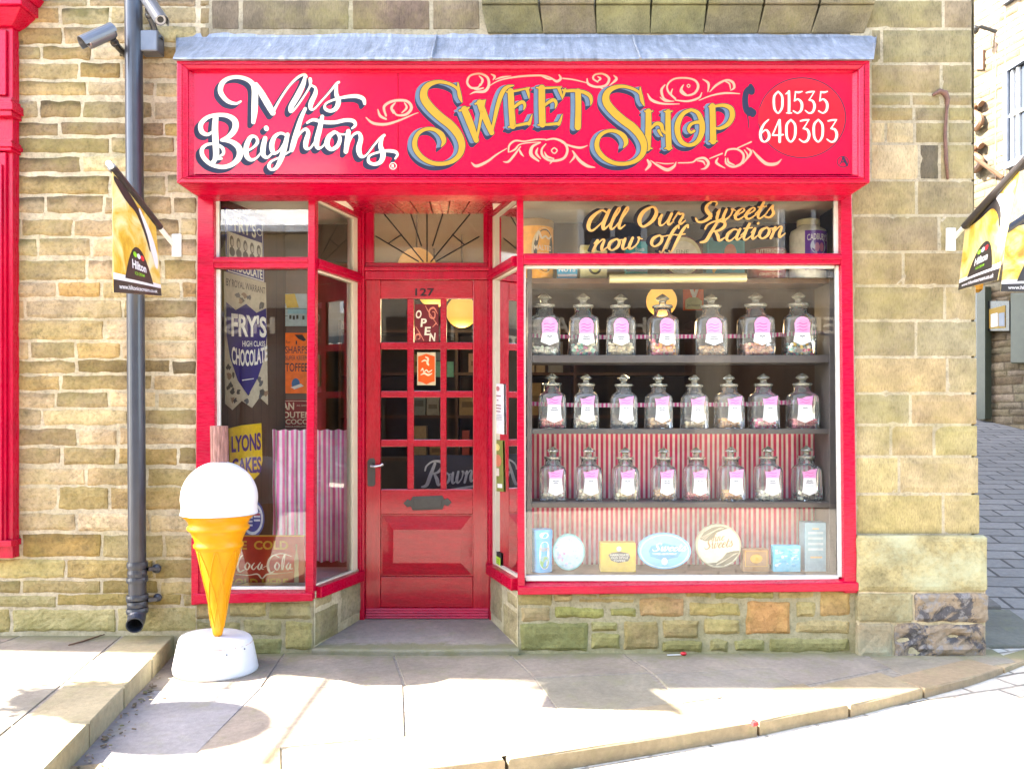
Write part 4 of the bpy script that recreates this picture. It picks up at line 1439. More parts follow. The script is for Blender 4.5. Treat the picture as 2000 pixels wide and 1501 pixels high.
# road of stone setts
m, t, b = newmat("stone_setts")
tc = nd(t, "ShaderNodeTexCoord")
mp = nd(t, "ShaderNodeMapping")
mp.inputs["Rotation"].default_value = (0, 0, R(-19))
t.links.new(tc.outputs["Object"], mp.inputs[0])
nw = noise_node(t, 3, 3)
mw = mixc(t, .03, mp.outputs[0], nw.outputs["Color"], 'ADD')
br = nd(t, "ShaderNodeTexBrick")
br.inputs["Scale"].default_value = 1.0
br.inputs["Brick Width"].default_value = .30
br.inputs["Row Height"].default_value = .145
br.inputs["Mortar Size"].default_value = .011
br.inputs["Mortar Smooth"].default_value = .5
br.inputs["Color1"].default_value = (.45, .40, .32, 1)
br.inputs["Color2"].default_value = (.38, .33, .26, 1)
br.inputs["Mortar"].default_value = (.11, .095, .07, 1)
t.links.new(mw, br.inputs[0])
n2 = noise_node(t, 25, 5, .7)
r2 = ramp(t, n2.outputs[0], [(.3, .75), (.7, 1.15)])
nj = noise_node(t, 1.7, 5, .7)
rj = ramp(t, nj.outputs[0], [(.42, 0.0), (.60, .9)])
fj = nd(t, "ShaderNodeMath", operation='MULTIPLY')
t.links.new(rj.outputs[0], fj.inputs[0])
t.links.new(br.outputs[1], fj.inputs[1])
c = mixc(t, fj.outputs[0], br.outputs[0], (.36, .31, .24))
c = mixc(t, 1.0, c, r2.outputs[0], 'MULTIPLY')
t.links.new(c, b.inputs["Base Color"])
b.inputs["Roughness"].default_value = .75
inv = nd(t, "ShaderNodeMath", operation='SUBTRACT')
inv.inputs[0].default_value = 1
t.links.new(br.outputs[1], inv.inputs[1])
pv = bump(t, b, inv.outputs[0], .6, .02)
bump(t, b, n2.outputs[0], .35, .008, pv)
M['sett'] = m
mb = MB()
gx = [-60, -20, -8, -5, -3, -2, -1, 0, 1, 2, 2.8, 3.5, 5, 9, 25, 60]
gy = [-8.1, -6, -4.5, -3, -2, -1.2, -.4, .2, .8, 1.5, 2.4]
ids = [[mb.v((x, y, -.085 + .045 * max(0, min(1, (x + .06) / 2.8)) + (.165 * max(0, y) if x > 2 else 0) * (1 if x > 2.75 else .0))) for x in gx] for y in gy]
for j in range(len(gy) - 1):
    for i in range(len(gx) - 1):
        if gy[j] >= .2:
            continue
        mb.f((ids[j][i], ids[j][i + 1], ids[j + 1][i + 1], ids[j + 1][i]))
struct(mb.build("road", M['sett']))


def flag(mb, pts, z, th=.06, gap=.0028, col=(.33, .29, .23)):
    mb.col = jc(tuple(c * w for c, w in zip(col, (.60, .575, .545))), .10)
    c = Vector((sum(p[0] for p in pts) / len(pts), sum(p[1] for p in pts) / len(pts), 0))
    q = []
    for p in pts:
        d = Vector((p[0], p[1], 0)) - c
        q.append(c + d * (1 - gap / max(d.length, .05) * 1.4))
    tx, ty = random.uniform(-.004, .004), random.uniform(-.004, .004)
    top = [Vector((p.x, p.y, z + (p.x - c.x) * tx + (p.y - c.y) * ty)) for p in q]
    top2 = [Vector((c.x + (p.x - c.x) * 1.0, c.y + (p.y - c.y) * 1.0, p.z - .008)) for p in top]
    e = .008
    topi = [p + (c - Vector((p.x, p.y, 0))).normalized() * e for p in top]
    bot = [Vector((p.x, p.y, z - th)) for p in top]
    mb.loft([bot, top2, topi])


def ky(x, off=0.0):
    for a, b in zip(K, K[1:]):
        if a[0] <= x <= b[0]:
            return a[1] + (b[1] - a[1]) * (x - a[0]) / (b[0] - a[0]) + off
    return K[-1][1]


FLAG = (.34, .295, .235)
mb = MB()
xs = [(-1.96, -1.76), (-1.34, -1.20), (-.72, -.36), (-.05, .34), (.62, .92), (1.30, 1.58), (2.0, 2.2)]
KW = .36
for (a, c_), (b, d) in zip(xs, xs[1:]):
    ya, yb = ky(c_ - .1, KW), ky(d - .1, KW)
    if abs(ya) > .85:
        f = .46 + random.uniform(-.05, .05)
        ma, mb_ = (a + (c_ - a) * f, ya * f), (b + (d - b) * f, yb * f)
        flag(mb, [ma, mb_, (b, .1), (a, .1)], .0, col=FLAG)
        flag(mb, [(c_ - .1, ya), (d - .1, yb), mb_, ma], .0 + random.uniform(-.003, .003), col=FLAG if a > -1.9 else (.33, .32, .33))
    else:
        flag(mb, [(c_ - .1, ya), (d - .1, yb), (b, .1), (a, .1)], .0, col=FLAG)
flag(mb, [(2.10, ky(2.1, KW * .5)), (2.86, ky(2.86, .02)), (2.9, .5), (2.05, .1)], -.002, col=FLAG)
struct(mb.build("pavement", M['flag']))
mb = MB()
mb.poly([(-1.98, .1, -.0045), (-1.98, -1.9, -.0045)] + [(x, y + .05, -.0045) for x, y in K[3:7]] + [(2.9, .5, -.0045), (2.7, .1, -.0045)])
struct(mb.build("paving_bed", M['earth']))
mb = MB()
kx = [-1.86, -.86, -.02, 1.12, 1.62, 2.1, 2.72, 3.3, 4.4]
for a, b in zip(kx, kx[1:]):
    kw = KW * max(.3, min(1, (2.9 - a) / 1.6))
    pts = [(a, ky(a)), ((a + b) / 2, ky((a + b) / 2) - random.uniform(-.01, .02)), (b, ky(b)), (b - .1, ky(b, kw) - .004), (a - .1, ky(a, kw) - .004)]
    flag(mb, pts, .0 + random.uniform(-.004, .003), .13, .006, (.40, .32, .20))
struct(mb.build("kerb_strip", M['flag']))

# raised pavement on the left, its edge running out from the wall
mb = MB()
ex = lambda y: -1.975 - .145 * y * 1.0 - .0
LZ = .105
yk = [.02, -.47, -.95, -1.42, -1.95, -2.5]
for a, b in zip(yk, yk[1:]):
    flag(mb, [(ex(b) - .30, b), (ex(b), b), (ex(a), a), (ex(a) - .30, a)], LZ, .22, .005, (.42, .36, .22))
struct(mb.build("kerb_strip", M['flag']))
mb = MB()
prev = .05
for j, (a, b) in enumerate(((.06, -.50), (-.50, -.92), (-.92, -1.45), (-1.45, -2.1), (-2.1, -2.6))):
    x = ex((a + b) / 2) - .305
    k = 0
    off = random.uniform(0, .5)
    while x > -5.6:
        L = random.uniform(.5, .95) + (off if k == 0 else 0) * .3
        sk = .08
        xr0, xr1 = (ex(a) - .305, ex(b) - .305) if k == 0 else (x + sk * .4, x - sk * .4)
        flag(mb, [(x - L - sk * .4, b), (xr1, b), (xr0, a), (x - L + sk * .4, a)], LZ - random.uniform(0, .003), .1, .005, (.35, .28, .24) if random.random() < .5 else FLAG)
        x -= L
        k += 1
struct(mb.build("raised_pavement", M['flag']))
mb = MB()
mb.col = (.12, .10, .075)
mb.slab([(ex(0) - .03, .1, LZ - .006), (ex(-2.6) - .03, -2.6, LZ - .006), (-6.5, -2.6, LZ - .006), (-6.5, .1, LZ - .006)], (0, 0, -.2))
struct(mb.build("paving_bed", M['earth']))

# lane climbing behind the right-hand corner
m2 = M['sett'].copy()
m2.name = "lane_setts"
for n in m2.node_tree.nodes:
    if n.type == 'MAPPING':
        n.inputs["Rotation"].default_value = (0, 0, R(4))
    if n.type == 'MATH':
        n.inputs[0].default_value = 1
    if n.type == 'TEX_BRICK':
        n.inputs["Mortar"].default_value = (.045, .04, .035, 1)
        n.inputs["Row Height"].default_value = .21
        n.inputs["Brick Width"].default_value = .42
        n.inputs["Mortar Size"].default_value = .015
        n.inputs["Color1"].default_value = (.21, .19, .165, 1)
        n.inputs["Color2"].default_value = (.155, .142, .125, 1)
mb = MB()
SL = .1663
mb.poly([(2.70, .45, .02), (14, .45, .02), (14, 1.4, .02 + .0), (14, 30, 30 * SL), (2.70, 30, 30 * SL)])
mb.V = []
mb.Fc = []
mb.M = []
mb.C = []
ids = [[mb.v((x, y, -.02 + SL * max(0, y - .2) + .01 * noise.noise(Vector((x, y, 0))))) for x in (2.6, 4, 6, 9, 14)] for y in (.1, .5, 1, 1.6, 2.4, 3.6, 5, 7, 9, 14, 30)]
for j in range(len(ids) - 1):
    for i in range(4):
        mb.f((ids[j][i], ids[j][i + 1], ids[j + 1][i + 1], ids[j + 1][i]))
for l in list(m2.node_tree.links):
    if l.to_node.type == 'MATH' and l.to_node.operation == 'MULTIPLY':
        m2.node_tree.links.remove(l)
        l = None
for n in m2.node_tree.nodes:
    if n.type == 'MATH' and n.operation == 'MULTIPLY':
        n.inputs[0].default_value = 0
struct(mb.build("lane", m2))
mb = MB()
for j in range(9):
    y0 = .12 + j * .62
    flag(mb, [(2.72, y0), (3.32, y0 + .03), (3.34, y0 + .6), (2.72, y0 + .62)], 0, .05, .008, (.24, .22, .19))
    for k in range(len(mb.V) - 12, len(mb.V)):
        v = mb.V[k]
        mb.V[k] = (v[0], v[1], v[2] + .012 + SL * max(0, v[1] - .2))
struct(mb.build("lane_footway", M['flag']))
# ================================================================= SIGNS ON THE GLASS, JARS, TINS
def quad(fn, p00, p10, p11, p01):
    """unit square (u right, v down) onto four photo points on plane fn"""
    def g(u, v, h=0.0):
        a = [(1 - u) * (1 - v) * p00[k] + u * (1 - v) * p10[k] + u * v * p11[k] + (1 - u) * v * p01[k] for k in (0, 1)]
        return fn(a[0], a[1], h)
    return g


G = {
 'a': ([[(.80, .85, .10), (.45, 1, .13), (.12, .6, .25), (.16, .1, .2), (.42, .0, .1), (.78, .5, .08)], [(.86, 1, .2), (.76, .35, .25), (.86, .03, .16), (1.12, .3, .07)]], 1.02),
 'l': ([[(0, .3, .07), (.42, 1.2, .1), (.56, 1.75, .13), (.42, 1.85, .12), (.28, 1.2, .24), (.2, .3, .25), (.34, 0, .16), (.62, .3, .07)]], .58),
 'u': ([[(0, .6, .07), (.17, 1, .15), (.12, .4, .25), (.24, .02, .18), (.48, .12, .08), (.72, .6, .08)], [(.82, 1, .22), (.72, .3, .25), (.84, .02, .16), (1.08, .3, .07)]], 1.02),
 'r': ([[(0, .4, .07), (.25, 1.1, .12), (.32, .92, .16), (.6, .93, .12), (.62, .68, .2), (.5, .2, .23), (.62, .02, .15), (.88, .3, .07)]], .8),
 'e': ([[(0, .4, .08), (.45, .6, .1), (.6, .85, .14), (.42, 1, .1), (.15, .6, .25), (.15, .15, .23), (.4, 0, .14), (.78, .35, .07)]], .70),
 'w': ([[(0, .7, .07), (.15, 1, .15), (.1, .35, .25), (.22, .02, .16), (.5, .3, .08), (.6, 1, .2)], [(.6, 1, .2), (.52, .3, .25), (.66, .02, .16), (.96, .4, .1), (1.02, .95, .15), (.92, .98, .1), (1.22, .85, .06)]], 1.2),
 't': ([[(.0, .4, .07), (.32, 1.0, .12), (.38, 1.5, .2), (.22, .5, .25), (.28, .05, .18), (.45, 0, .12), (.72, .35, .06)], [(.08, 1.02, .1), (.62, 1.06, .1)]], .64),
 's': ([[(0, .2, .07), (.38, 1.1, .12), (.42, .8, .18), (.58, .35, .25), (.4, .02, .16), (.1, .1, .16)]], .70),
 'n': ([[(0, .7, .07), (.18, 1, .15), (.12, .4, .23), (.05, 0, .2)], [(.08, .3, .07), (.4, .95, .1), (.6, .93, .15), (.55, .4, .25), (.64, .02, .16), (.94, .35, .07)]], .92),
 'o': ([[(.45, 1, .12), (.12, .75, .24), (.08, .3, .24), (.32, 0, .12), (.62, .25, .22), (.66, .7, .22), (.45, 1, .1), (.6, .88, .08), (.9, .9, .06)]], .84),
 'f': ([[(-.1, -.5, .12), (.05, -.6, .12), (.2, .2, .23), (.38, 1.3, .23), (.6, 1.8, .13), (.68, 1.55, .12)], [(.05, .92, .08), (.62, .98, .08)]], .58),
 'i': ([[(0, .6, .07), (.2, 1, .16), (.14, .3, .25), (.25, .02, .16), (.52, .35, .07)], [(.30, 1.40, .2), (.32, 1.43, .2)]], .52),
 'A': ([[(1.20, 1.5, .14), (.75, 1.75, .16), (.2, 1.1, .34), (.15, .3, .32), (.5, 0, .16), (1.05, .7, .1)], [(1.32, 1.7, .26), (1.15, .6, .34), (1.25, .05, .22), (1.55, .35, .08)]], 1.5),
 'O': ([[(.75, 1.75, .15), (.25, 1.35, .3), (.1, .6, .36), (.45, 0, .18), (1.0, .45, .3), (1.15, 1.2, .3), (.85, 1.72, .16), (.6, 1.6, .1)]], 1.4),
 'S': ([[(-.1, .35, .14), (.1, .02, .16), (.5, .02, .2), (.85, .45, .32), (.5, 1.0, .34), (.42, 1.45, .22), (.75, 1.82, .13), (1.05, 1.65, .14), (1.0, 1.4, .1)]], 1.2),
 'R': ([[(.78, 1.68, .2), (.55, .8, .28), (.36, .12, .26), (.02, .0, .14)], [(.10, 1.2, .12), (.18, 1.55, .13), (.62, 1.85, .14), (1.22, 1.76, .22), (1.36, 1.36, .26), (1.06, 1.0, .18), (.66, .94, .12)], [(.80, .96, .13), (1.08, .5, .28), (1.26, .06, .2), (1.6, .32, .07)]], 1.6),
}


def script(word, x, y, em, rot=0.0, slant=.28, track=1.0):
    """strokes of a brush-script word: (x, y) start of the baseline, em = x-height, pixel units with y down"""
    out = []
    cx = 0.0
    cr, sr = math.cos(rot), math.sin(rot)
    for ch in word:
        st, adv = G[ch]
        for s in st:
            q = []
            for (u, v, wd) in s:
                a, b = (cx + u + v * slant) * em, -v * em
                q.append((x + a * cr - b * sr, y + a * sr + b * cr, wd * em))
            out.append(q)
        cx += adv * track
    return out


# ---- gilt lettering on the big window
zw = zoom(FY(.0285), 1000, 370, 4.547)


def fit(st, x0, x1):
    a = min(p[0] - p[2] * .4 for q in st for p in q)
    b = max(p[0] + p[2] * .4 for q in st for p in q)
    k = (x1 - x0) / (b - a)
    return [[(x0 + (p[0] - a) * k, p[1], p[2] * .84 * (.5 + .5 * k)) for p in q] for q in st]


words = (fit(script("All", 650, 368, 98, R(-5)), 662, 1040) + fit(script("Our", 1105, 334, 98, R(-5)), 1112, 1545) + fit(script("Sweets", 1640, 290, 96, R(-5)), 1625, 2335)
         + fit(script("now", 690, 550, 98, R(-5)), 705, 1160) + fit(script("off", 1230, 508, 96, R(-5)), 1225, 1570) + fit(script("Ration", 1690, 470, 96, R(-5)), 1665, 2430))
mb = MB()
h = .0004
for k in (3, 2, 1):
    for s in words:
        mb.ribbon(s, zw, h, dx=-11 * k, dy=-2.5 * k, grow=4)
        h += 2e-6
mb.m = 1
h += .0004
for s in words:
    mb.ribbon(s, zw, h, grow=1.5)
    h += 2e-6
mb.build("window_lettering", [M['black'], M['goldw']], rw, norm=False)

# ---- shelves of the window
YS0, YS1 = .21, .47
sh = thing("shelf_unit", "dark wooden shelf unit of four boards standing behind the big window", "shelf", (1.0, .35, .43))
mb = MB()
mb.box(X(1030, YS0), X(1039, YS0), YS0, YS1, .4325, 2.30)
mb.build("upright", M['shelf'], sh, bevel=.003)
mb = MB()
mb.box(X(1620, YS0), X(1633, YS0), YS0, YS1, .4325, 2.30)
mb.build("upright", M['shelf'], sh, bevel=.003)
SHZ = {}
for nm, a, b in (('t', 543, 553), (1, 693, 708), (2, 837, 847), (3, 980, 991)):
    SHZ[nm] = Z(a, YS0)
    mb = MB()
    mb.box(X(1039, YS0) + .0005 if nm != 't' else X(1020, YS0), X(1620, YS0) - .0005, YS0 + .003, YS1 - .004, Z(b, YS0), Z(a, YS0))
    mb.build("shelf_board", M['brown'] if nm == 't' else M['shelf'], sh, bevel=.003)

M['redstripe'] = stripe_mat("red_stripe_cloth", (.72, .07, .17), (.90, .76, .74), .0318)
M['pinkstripe'] = stripe_mat("pink_stripe_cloth", (.92, .24, .58), (.97, .93, .96), .0305)
mb = MB()
n = 120
for j, z in enumerate((.434, .8, 1.1, 1.275)):
    pass
ids = [[mb.v((.10 + 1.88 * i / n, .50 + .008 * math.sin(i * .9) + .010 * noise.noise(Vector((i * .07, z, 2))), z)) for i in range(n + 1)] for z in (.434, .65, .85, 1.05, 1.19, 1.279)]
for a, b in zip(ids, ids[1:]):
    for i in range(n):
        mb.f((a[i], a[i + 1], b[i + 1], b[i]))
tag(mb.build("curtain", M['redstripe'], smooth=True), "red and white striped cloth hung behind the lower jars and tins", "curtain")

# ---- glass jars
PAL = {
 'mint': [(.80, .86, .80), (.70, .80, .72), (.85, .88, .84)], 'multi': [(.2, .55, .45), (.65, .2, .4), (.12, .35, .5), (.75, .7, .6)], 'cream': [(.72, .62, .40), (.62, .5, .3), (.8, .72, .55)],
 'pinkyel': [(.8, .18, .28), (.85, .45, .12), (.8, .55, .5)], 'caramel': [(.5, .28, .10), (.62, .4, .2), (.4, .2, .08)], 'peach': [(.75, .35, .2), (.8, .5, .35), (.65, .3, .25)], 'allsort': [(.8, .1, .25), (.8, .55, .03), (.85, .85, .8), (.05, .05, .05), (.2, .5, .5)],
 'red': [(.65, .08, .1), (.75, .2, .22), (.6, .05, .09)], 'pale': [(.7, .64, .5), (.75, .6, .5), (.62, .58, .48)], 'black': [(.05, .05, .05), (.1, .1, .1), (.7, .7, .68)], 'orange': [(.75, .42, .15), (.8, .55, .3), (.6, .3, .1)], 'pink': [(.75, .2, .35), (.82, .75, .75), (.7, .1, .25)],
 'rose': [(.6, .14, .2), (.65, .2, .26), (.55, .1, .16)], 'white': [(.82, .82, .78), (.75, .74, .68), (.6, .6, .6)]}
M['lab_pink'] = paint("pink_print", (.70, .30, .56), .5, .12, 60)
M['lab_white'] = paint("label_paper", (.70, .70, .71), .5, .04, 30)
M['ink'] = paint("grey_ink", (.16, .17, .2), .6, .1)
M['ink2'] = paint("faded_ink", (.50, .56, .58), .6, .1)
M['ink3'] = paint("magenta_ink", (.60, .10, .36), .6, .1)


def rrect(cx, cy, hx, hy, z, n=24, e=.28):
    out = []
    for k in range(n):
        a = 2 * math.pi * k / n
        c, s = math.cos(a), math.sin(a)
        out.append((cx + hx * math.copysign(abs(c) ** e, c), cy + hy * math.copysign(abs(s) ** e, s), z))
    return out


def rcirc(cx, cy, r, z, n=24):
    return [(cx + r * math.cos(2 * math.pi * k / n), cy + r * math.sin(2 * math.pi * k / n), z) for k in range(n)]


def jar(px, pyb, pw, ph, lx, pal, label, kind, fill, yj=.34):
    """square shop jar: photo px of its centre and base, width and height in px"""
    z0 = SHZ[kind] + .0005
    s = (5 + yj) / F
    cx = X(px, yj)
    W, H = pw * s / 2, ph * s
    root = thing("sweet_jar", label, "sweet jar", (cx, yj, z0), "square glass sweet jars on the window shelves")
    zt = lambda f: z0 + H * f
    mb = MB()
    D = W * .86
    mb.loft([rrect(cx, yj, W * .96, D * .96, zt(0)), rrect(cx, yj, W, D, zt(.015)), rrect(cx, yj, W * .99, D, zt(.30)), rrect(cx, yj, W * .96, D * .97, zt(.56)), rrect(cx, yj, W * .90, D * .9, zt(.61), e=.45), rcirc(cx, yj, W * .70, zt(.65)), rcirc(cx, yj, W * .58, zt(.67)), rcirc(cx, yj, W * .58, zt(.765))], caps=True)
    mb.build("glass_body", M['jar'], root, smooth=True)
    mb = MB()
    mb.lathe([(W * .60, zt(.765)), (W * .68, zt(.775)), (W * .70, zt(.80)), (W * .66, zt(.815)), (W * .30, zt(.822)), (W * .22, zt(.85)), (W * .26, zt(.88))], (cx, yj, 0), 20)
    mb.lathe([(W * .2, zt(.88)), (W * .48, zt(.915)), (W * .46, zt(.93)), (W * .2, zt(.975)), (W * .03, zt(1.0))], (cx, yj, 0), 8)
    mb.build("stopper", M['stop'], root)
    # sweets heaped in the bottom
    mb = MB()
    cols = PAL[pal]
    rr = .0125 if pal not in ('rose',) else .009
    rnd = random.Random(int(px * 7 + pyb))
    lev = 0
    zz = z0 + rr * 1.1
    top = z0 + H * fill
    while zz < top:
        k = 0
        nn = int(W * D * 4 / (rr * rr * 4.6))
        for _ in range(nn):
            mb.col = jc(rnd.choice(cols), .1)
            x, y = rnd.uniform(-1, 1) * (W * .88 - rr), rnd.uniform(-1, 1) * (D * .88 - rr)
            if zz > top - rr * 2.2 and rnd.random() < .45:
                continue
            mb.ball((cx + x, yj + y, zz + rnd.uniform(-.3, .3) * rr), (rr * rnd.uniform(.8, 1.3), rr * rnd.uniform(.8, 1.2), rr * rnd.uniform(.7, 1.0)), 6, 4)
        zz += rr * 1.6
    mb.build("sweets", M['sweet'], root, smooth=True)
    # label
    mb = MB()
    lc = cx + (lx - px) * s
    yf = yj - D - .004
    fn = lambda u, v, h=0.0: Vector((lc + u * W, yf - h, zt(v)))
    if kind == 1:
        top_ = [(-.50, .50), (-.44, .515), (-.42, .54), (-.30, .572), (-.12, .592), (.12, .592), (.30, .572), (.42, .54), (.44, .515), (.50, .50)]
        mid, lo, tip = .345, .21, .155
    else:
        top_ = [(-.56, .55), (-.40, .535), (-.2, .54), (0, .565), (.2, .575), (.4, .578), (.56, .595)]
        mid, lo, tip = .42, .16, .10
    wm = .46
    mb.plate(fn, top_ + [(wm, mid), (-wm, mid)], 0, .0015)
    mb.m = 1
    mb.plate(fn, [(-wm, mid), (wm, mid), (.50, lo + .09), (.56, lo), (0, tip), (-.56, lo), (-.50, lo + .09)], 0, .0015)
    mb.m = 4
    for k in range(3 if kind == 1 else 2):
        v = mid + .04 + k * .048
        mb.ribbon([(-.36, v, .012), (-.15, v + .012, .016), (.05, v - .004, .014), (.3, v + .012, .012)], fn, .0018 + k * 1e-4, n=4)
    mb.m = 2
    for k in range(rnd.choice((1, 2, 2))):
        ww = rnd.uniform(.16, .28)
        v = mid - .055 - k * .035
        mb.ribbon([(-ww, v, .015), (-ww * .5, v + .008, .022), (0, v - .003, .018), (ww * .5, v + .008, .02), (ww, v, .014)], fn, .0019 + k * 1e-4, n=4)
    mb.m = 3
    for k in range(3):
        v = mid - .135 - k * .014
        mb.rect(fn, -.28, v, .28, v + .007, .0018)
    mb.build("paper_label", [M['lab_pink'], M['lab_white'], M['ink'], M['ink2'], M['ink3']], root)
    root.rotation_euler.z = rnd.uniform(-.10, .10)
    return root


M['stop'] = glass_mat("stopper_glass", (.80, .82, .74), 1.45, 2.0, .05, .28, (.72, .70, .58), .6)
r1 = [(1063, 692, 62, 124, 1073, 'mint', "jar of pale mints nearest the door on the top jar shelf", .17), (1139, 692, 58, 123, 1141, 'multi', "jar of green and pink wrapped sweets on the top jar shelf", .19), (1212, 692, 58, 122, 1212, 'cream', "jar of cream coloured sweets between wrapped and pink ones", .2),
      (1294, 691, 58, 122, 1296, 'pinkyel', "jar of pink and orange sweets, fourth along the top jar shelf", .26), (1389, 690, 60, 122, 1391, 'caramel', "jar of brown caramels under the orange V card", .15), (1476, 689, 64, 125, 1478, 'peach', "jar of peach coloured sweets, second from the right end of the top jar shelf", .19), (1560, 687, 60, 126, 1560, 'allsort', "jar of red, yellow and white allsorts at the right end of the top jar shelf", .2)]
for q in r1:
    jar(q[0], q[1], q[2], q[3], q[4], q[5], q[6], 1, q[7])
r2 = [(1078, 836, 54, 108, 1080, 'red', "jar of red jelly sweets at the left end of the middle jar shelf", .16), (1145, 836, 50, 107, 1148, 'pale', "jar of small pale sweets, second on the middle jar shelf", .22), (1218, 836, 52, 106, 1220, 'black', "jar of dark liquorice sweets on the middle jar shelf", .10), (1286, 835, 50, 106, 1287, 'caramel', "jar of brown toffees on the middle jar shelf beside dark liquorice", .17),
      (1356, 834, 50, 105, 1357, 'cream', "jar of cream sweets at the centre of the middle jar shelf", .15), (1424, 833, 52, 106, 1427, 'orange', "jar of orange sweets on the middle jar shelf", .18), (1491, 832, 54, 107, 1496, 'pink', "jar of pink and white sweets on the middle jar shelf", .20), (1567, 831, 56, 108, 1564, 'rose', "jar of fine rose red sweets at the right end of the middle jar shelf", .18)]
for q in r2:
    jar(q[0], q[1], q[2], q[3], q[4], q[5], q[6], 2, q[7])
r3 = [(1080, 977, 52, 104, 1085, 'white', "jar of white mints at the left end of the lowest jar shelf", .12), (1150, 977, 52, 104, 1153, 'pale', "jar of pale round sweets, second on the lowest jar shelf", .17), (1221, 976, 50, 103, 1222, 'cream', "jar of cream balls, third on the lowest jar shelf", .18), (1296, 976, 48, 103, 1299, 'caramel', "jar of brown toffee on the lowest jar shelf with a dark scroll on its neck", .18),
      (1360, 975, 50, 103, 1363, 'rose', "jar of dark rose sweets at the centre of the lowest jar shelf", .12), (1428, 974, 50, 104, 1432, 'orange', "jar of orange and pink sweets on the lowest jar shelf", .17), (1500, 973, 52, 105, 1504, 'white', "jar of white sweets next to the right end of the lowest jar shelf", .18), (1575, 972, 52, 106, 1573, 'black', "jar of black and white mints at the right end of the lowest jar shelf", .17)]
for q in r3:
    jar(q[0], q[1], q[2], q[3], q[4], q[5], q[6], 3, q[7])

# ---- striped ribbons strung behind the jars
M['rib'] = stripe_mat("candy_ribbon", (.72, .08, .28), (.85, .7, .74), .026)
for py, py1, lab in ((657, 646, "pink and white candy striped ribbon strung behind the top row of jars"), (790, 780, "pink and white candy striped ribbon strung behind the middle row of jars")):
    mb = MB()
    fn = FY(.455)
    mb.ribbon([(1038, py - 2, 8), (1150, py + 1, 8), (1300, py, 8), (1450, py - 1, 8), (1560, py - 6, 8), (1616, py1, 6)], fn, 0, n=8)
    tag(mb.build("ribbon", M['rib'], norm=False), lab, "ribbon", "candy striped ribbons behind the jars")

# ---- tins and jars along the top shelf
def cyl(px, yc, r):
    cx = X(px, yc - r)

    def fn(x, y, h=0.0):
        dx = (x - px) / F * (5 + yc - r)
        a = max(-1.5, min(1.5, dx / r))
        return Vector((cx + (r + h) * math.sin(a), yc - (r + h) * math.cos(a), Z(y, yc - r)))
    return fn, cx


zt = SHZ['t'] + .0005
TINS = "old sweet tins on the shelf above the jars"
t_ = thing("toffee_drum", "tall orange toffee drum with black oval label on the top shelf", "tin", (X(1045, .33), .33, zt), TINS)
yc, r = .335, .118
fn, cx = cyl(1045, yc, r)
mb = MB()
mb.col = (.80, .36, .02)
mb.lathe([(r, zt), (r, Z(436, yc - r))], (cx, yc, 0), 40)
mb.build("drum", M['attr'], t_, smooth=False)
mb = MB()
mb.col = (.34, .22, .08)
mb.lathe([(r * 1.03, Z(440, yc - r)), (r * 1.03, Z(426, yc - r)), (r * .9, Z(424, yc - r))], (cx, yc, 0), 40)
mb.build("lid", M['attr'], t_)
mb = MB()
mb.col = (.7, .55, .3)
mb.pp(fn, [(1064 + 26 * math.cos(R(10 * k)), 488 + 45 * math.sin(R(10 * k))) for k in range(36)], .001)
mb.col = (.05, .045, .04)
mb.pp(fn, [(1066 + 24 * math.cos(R(10 * k)), 488 + 42 * math.sin(R(10 * k))) for k in range(36)], .002)
mb.col = (.75, .62, .42)
mb.text("MALTED", fn, 1043, 478, 1082, 488, .003, bold=.01)
mb.text("TOFFEE", fn, 1050, 492, 1082, 501, .003, bold=.01)
mb.ribbon([(1048, 468, 4), (1052, 452, 4), (1058, 464, 4), (1066, 460, 4), (1074, 464, 4), (1082, 458, 3)], fn, .003)
mb.build("printed_label", M['matte'], t_, norm=False)


def tinbox(name, label, px0, px1, py0, py1, y0, y1, col, deco, cat="tin", group=TINS, zb=None, bevel=.004, lean=0.0, mat='attr'):
    t_ = thing(name, label, cat, (X((px0 + px1) / 2, y0), (y0 + y1) / 2, Z(py1, y0)), group)
    mb = MB()
    mb.col = col
    x0, x1 = X(px0, y0), X(px1, y0)
    zb_ = Z(py1, y0) if zb is None else zb
    zt_ = Z(py0, y0)
    mb.hexa([(x0, y0, zb_), (x1, y0, zb_), (x1, y1, zb_), (x0, y1, zb_)], [(x0, y0 + lean, zt_), (x1, y0 + lean, zt_), (x1, y1 + lean, zt_), (x0, y1 + lean, zt_)])
    mb.build("tin_body", M[mat], t_, bevel=bevel)
    mb = MB()
    pln = PL((x0, y0, zb_), (0, -1, lean / max(zt_ - zb_, .01)))
    deco(mb, quad(pln, (px0, py0), (px1, py0), (px1, py1), (px0, py1)))
    if mb.V:
        mb.build("printed_label", M['matte'], t_, norm=False)
    return t_


def d_nut(m, q):
    m.col = (.75, .72, .7)
    m.rect(q, .03, .02, .97, .22, .001)
    m.rect(q, .03, .88, .97, .98, .001)
    m.col = (.8, .8, .78)
    m.pp(q, [(.3, .4), (.45, .46), (.7, .4), (.75, .52), (.5, .6), (.25, .52)], .001)
    m.text("NUTS", q, .08, .60, .9, .78, .001, bold=.03)


def d_yel(m, q):
    m.col = (.62, .55, .2)
    m.rect(q, .05, .05, .95, .16, .001)
    m.col = (.06, .06, .04)
    m.ell(q, .55, .72, .24, .2, .001, 20)
    m.col = (.6, .55, .1)
    m.ell(q, .55, .74, .15, .11, .0015, 16)
    m.col = (.1, .1, .08)
    m.text("TOFFEES", q, .2, .24, .8, .34, .001)


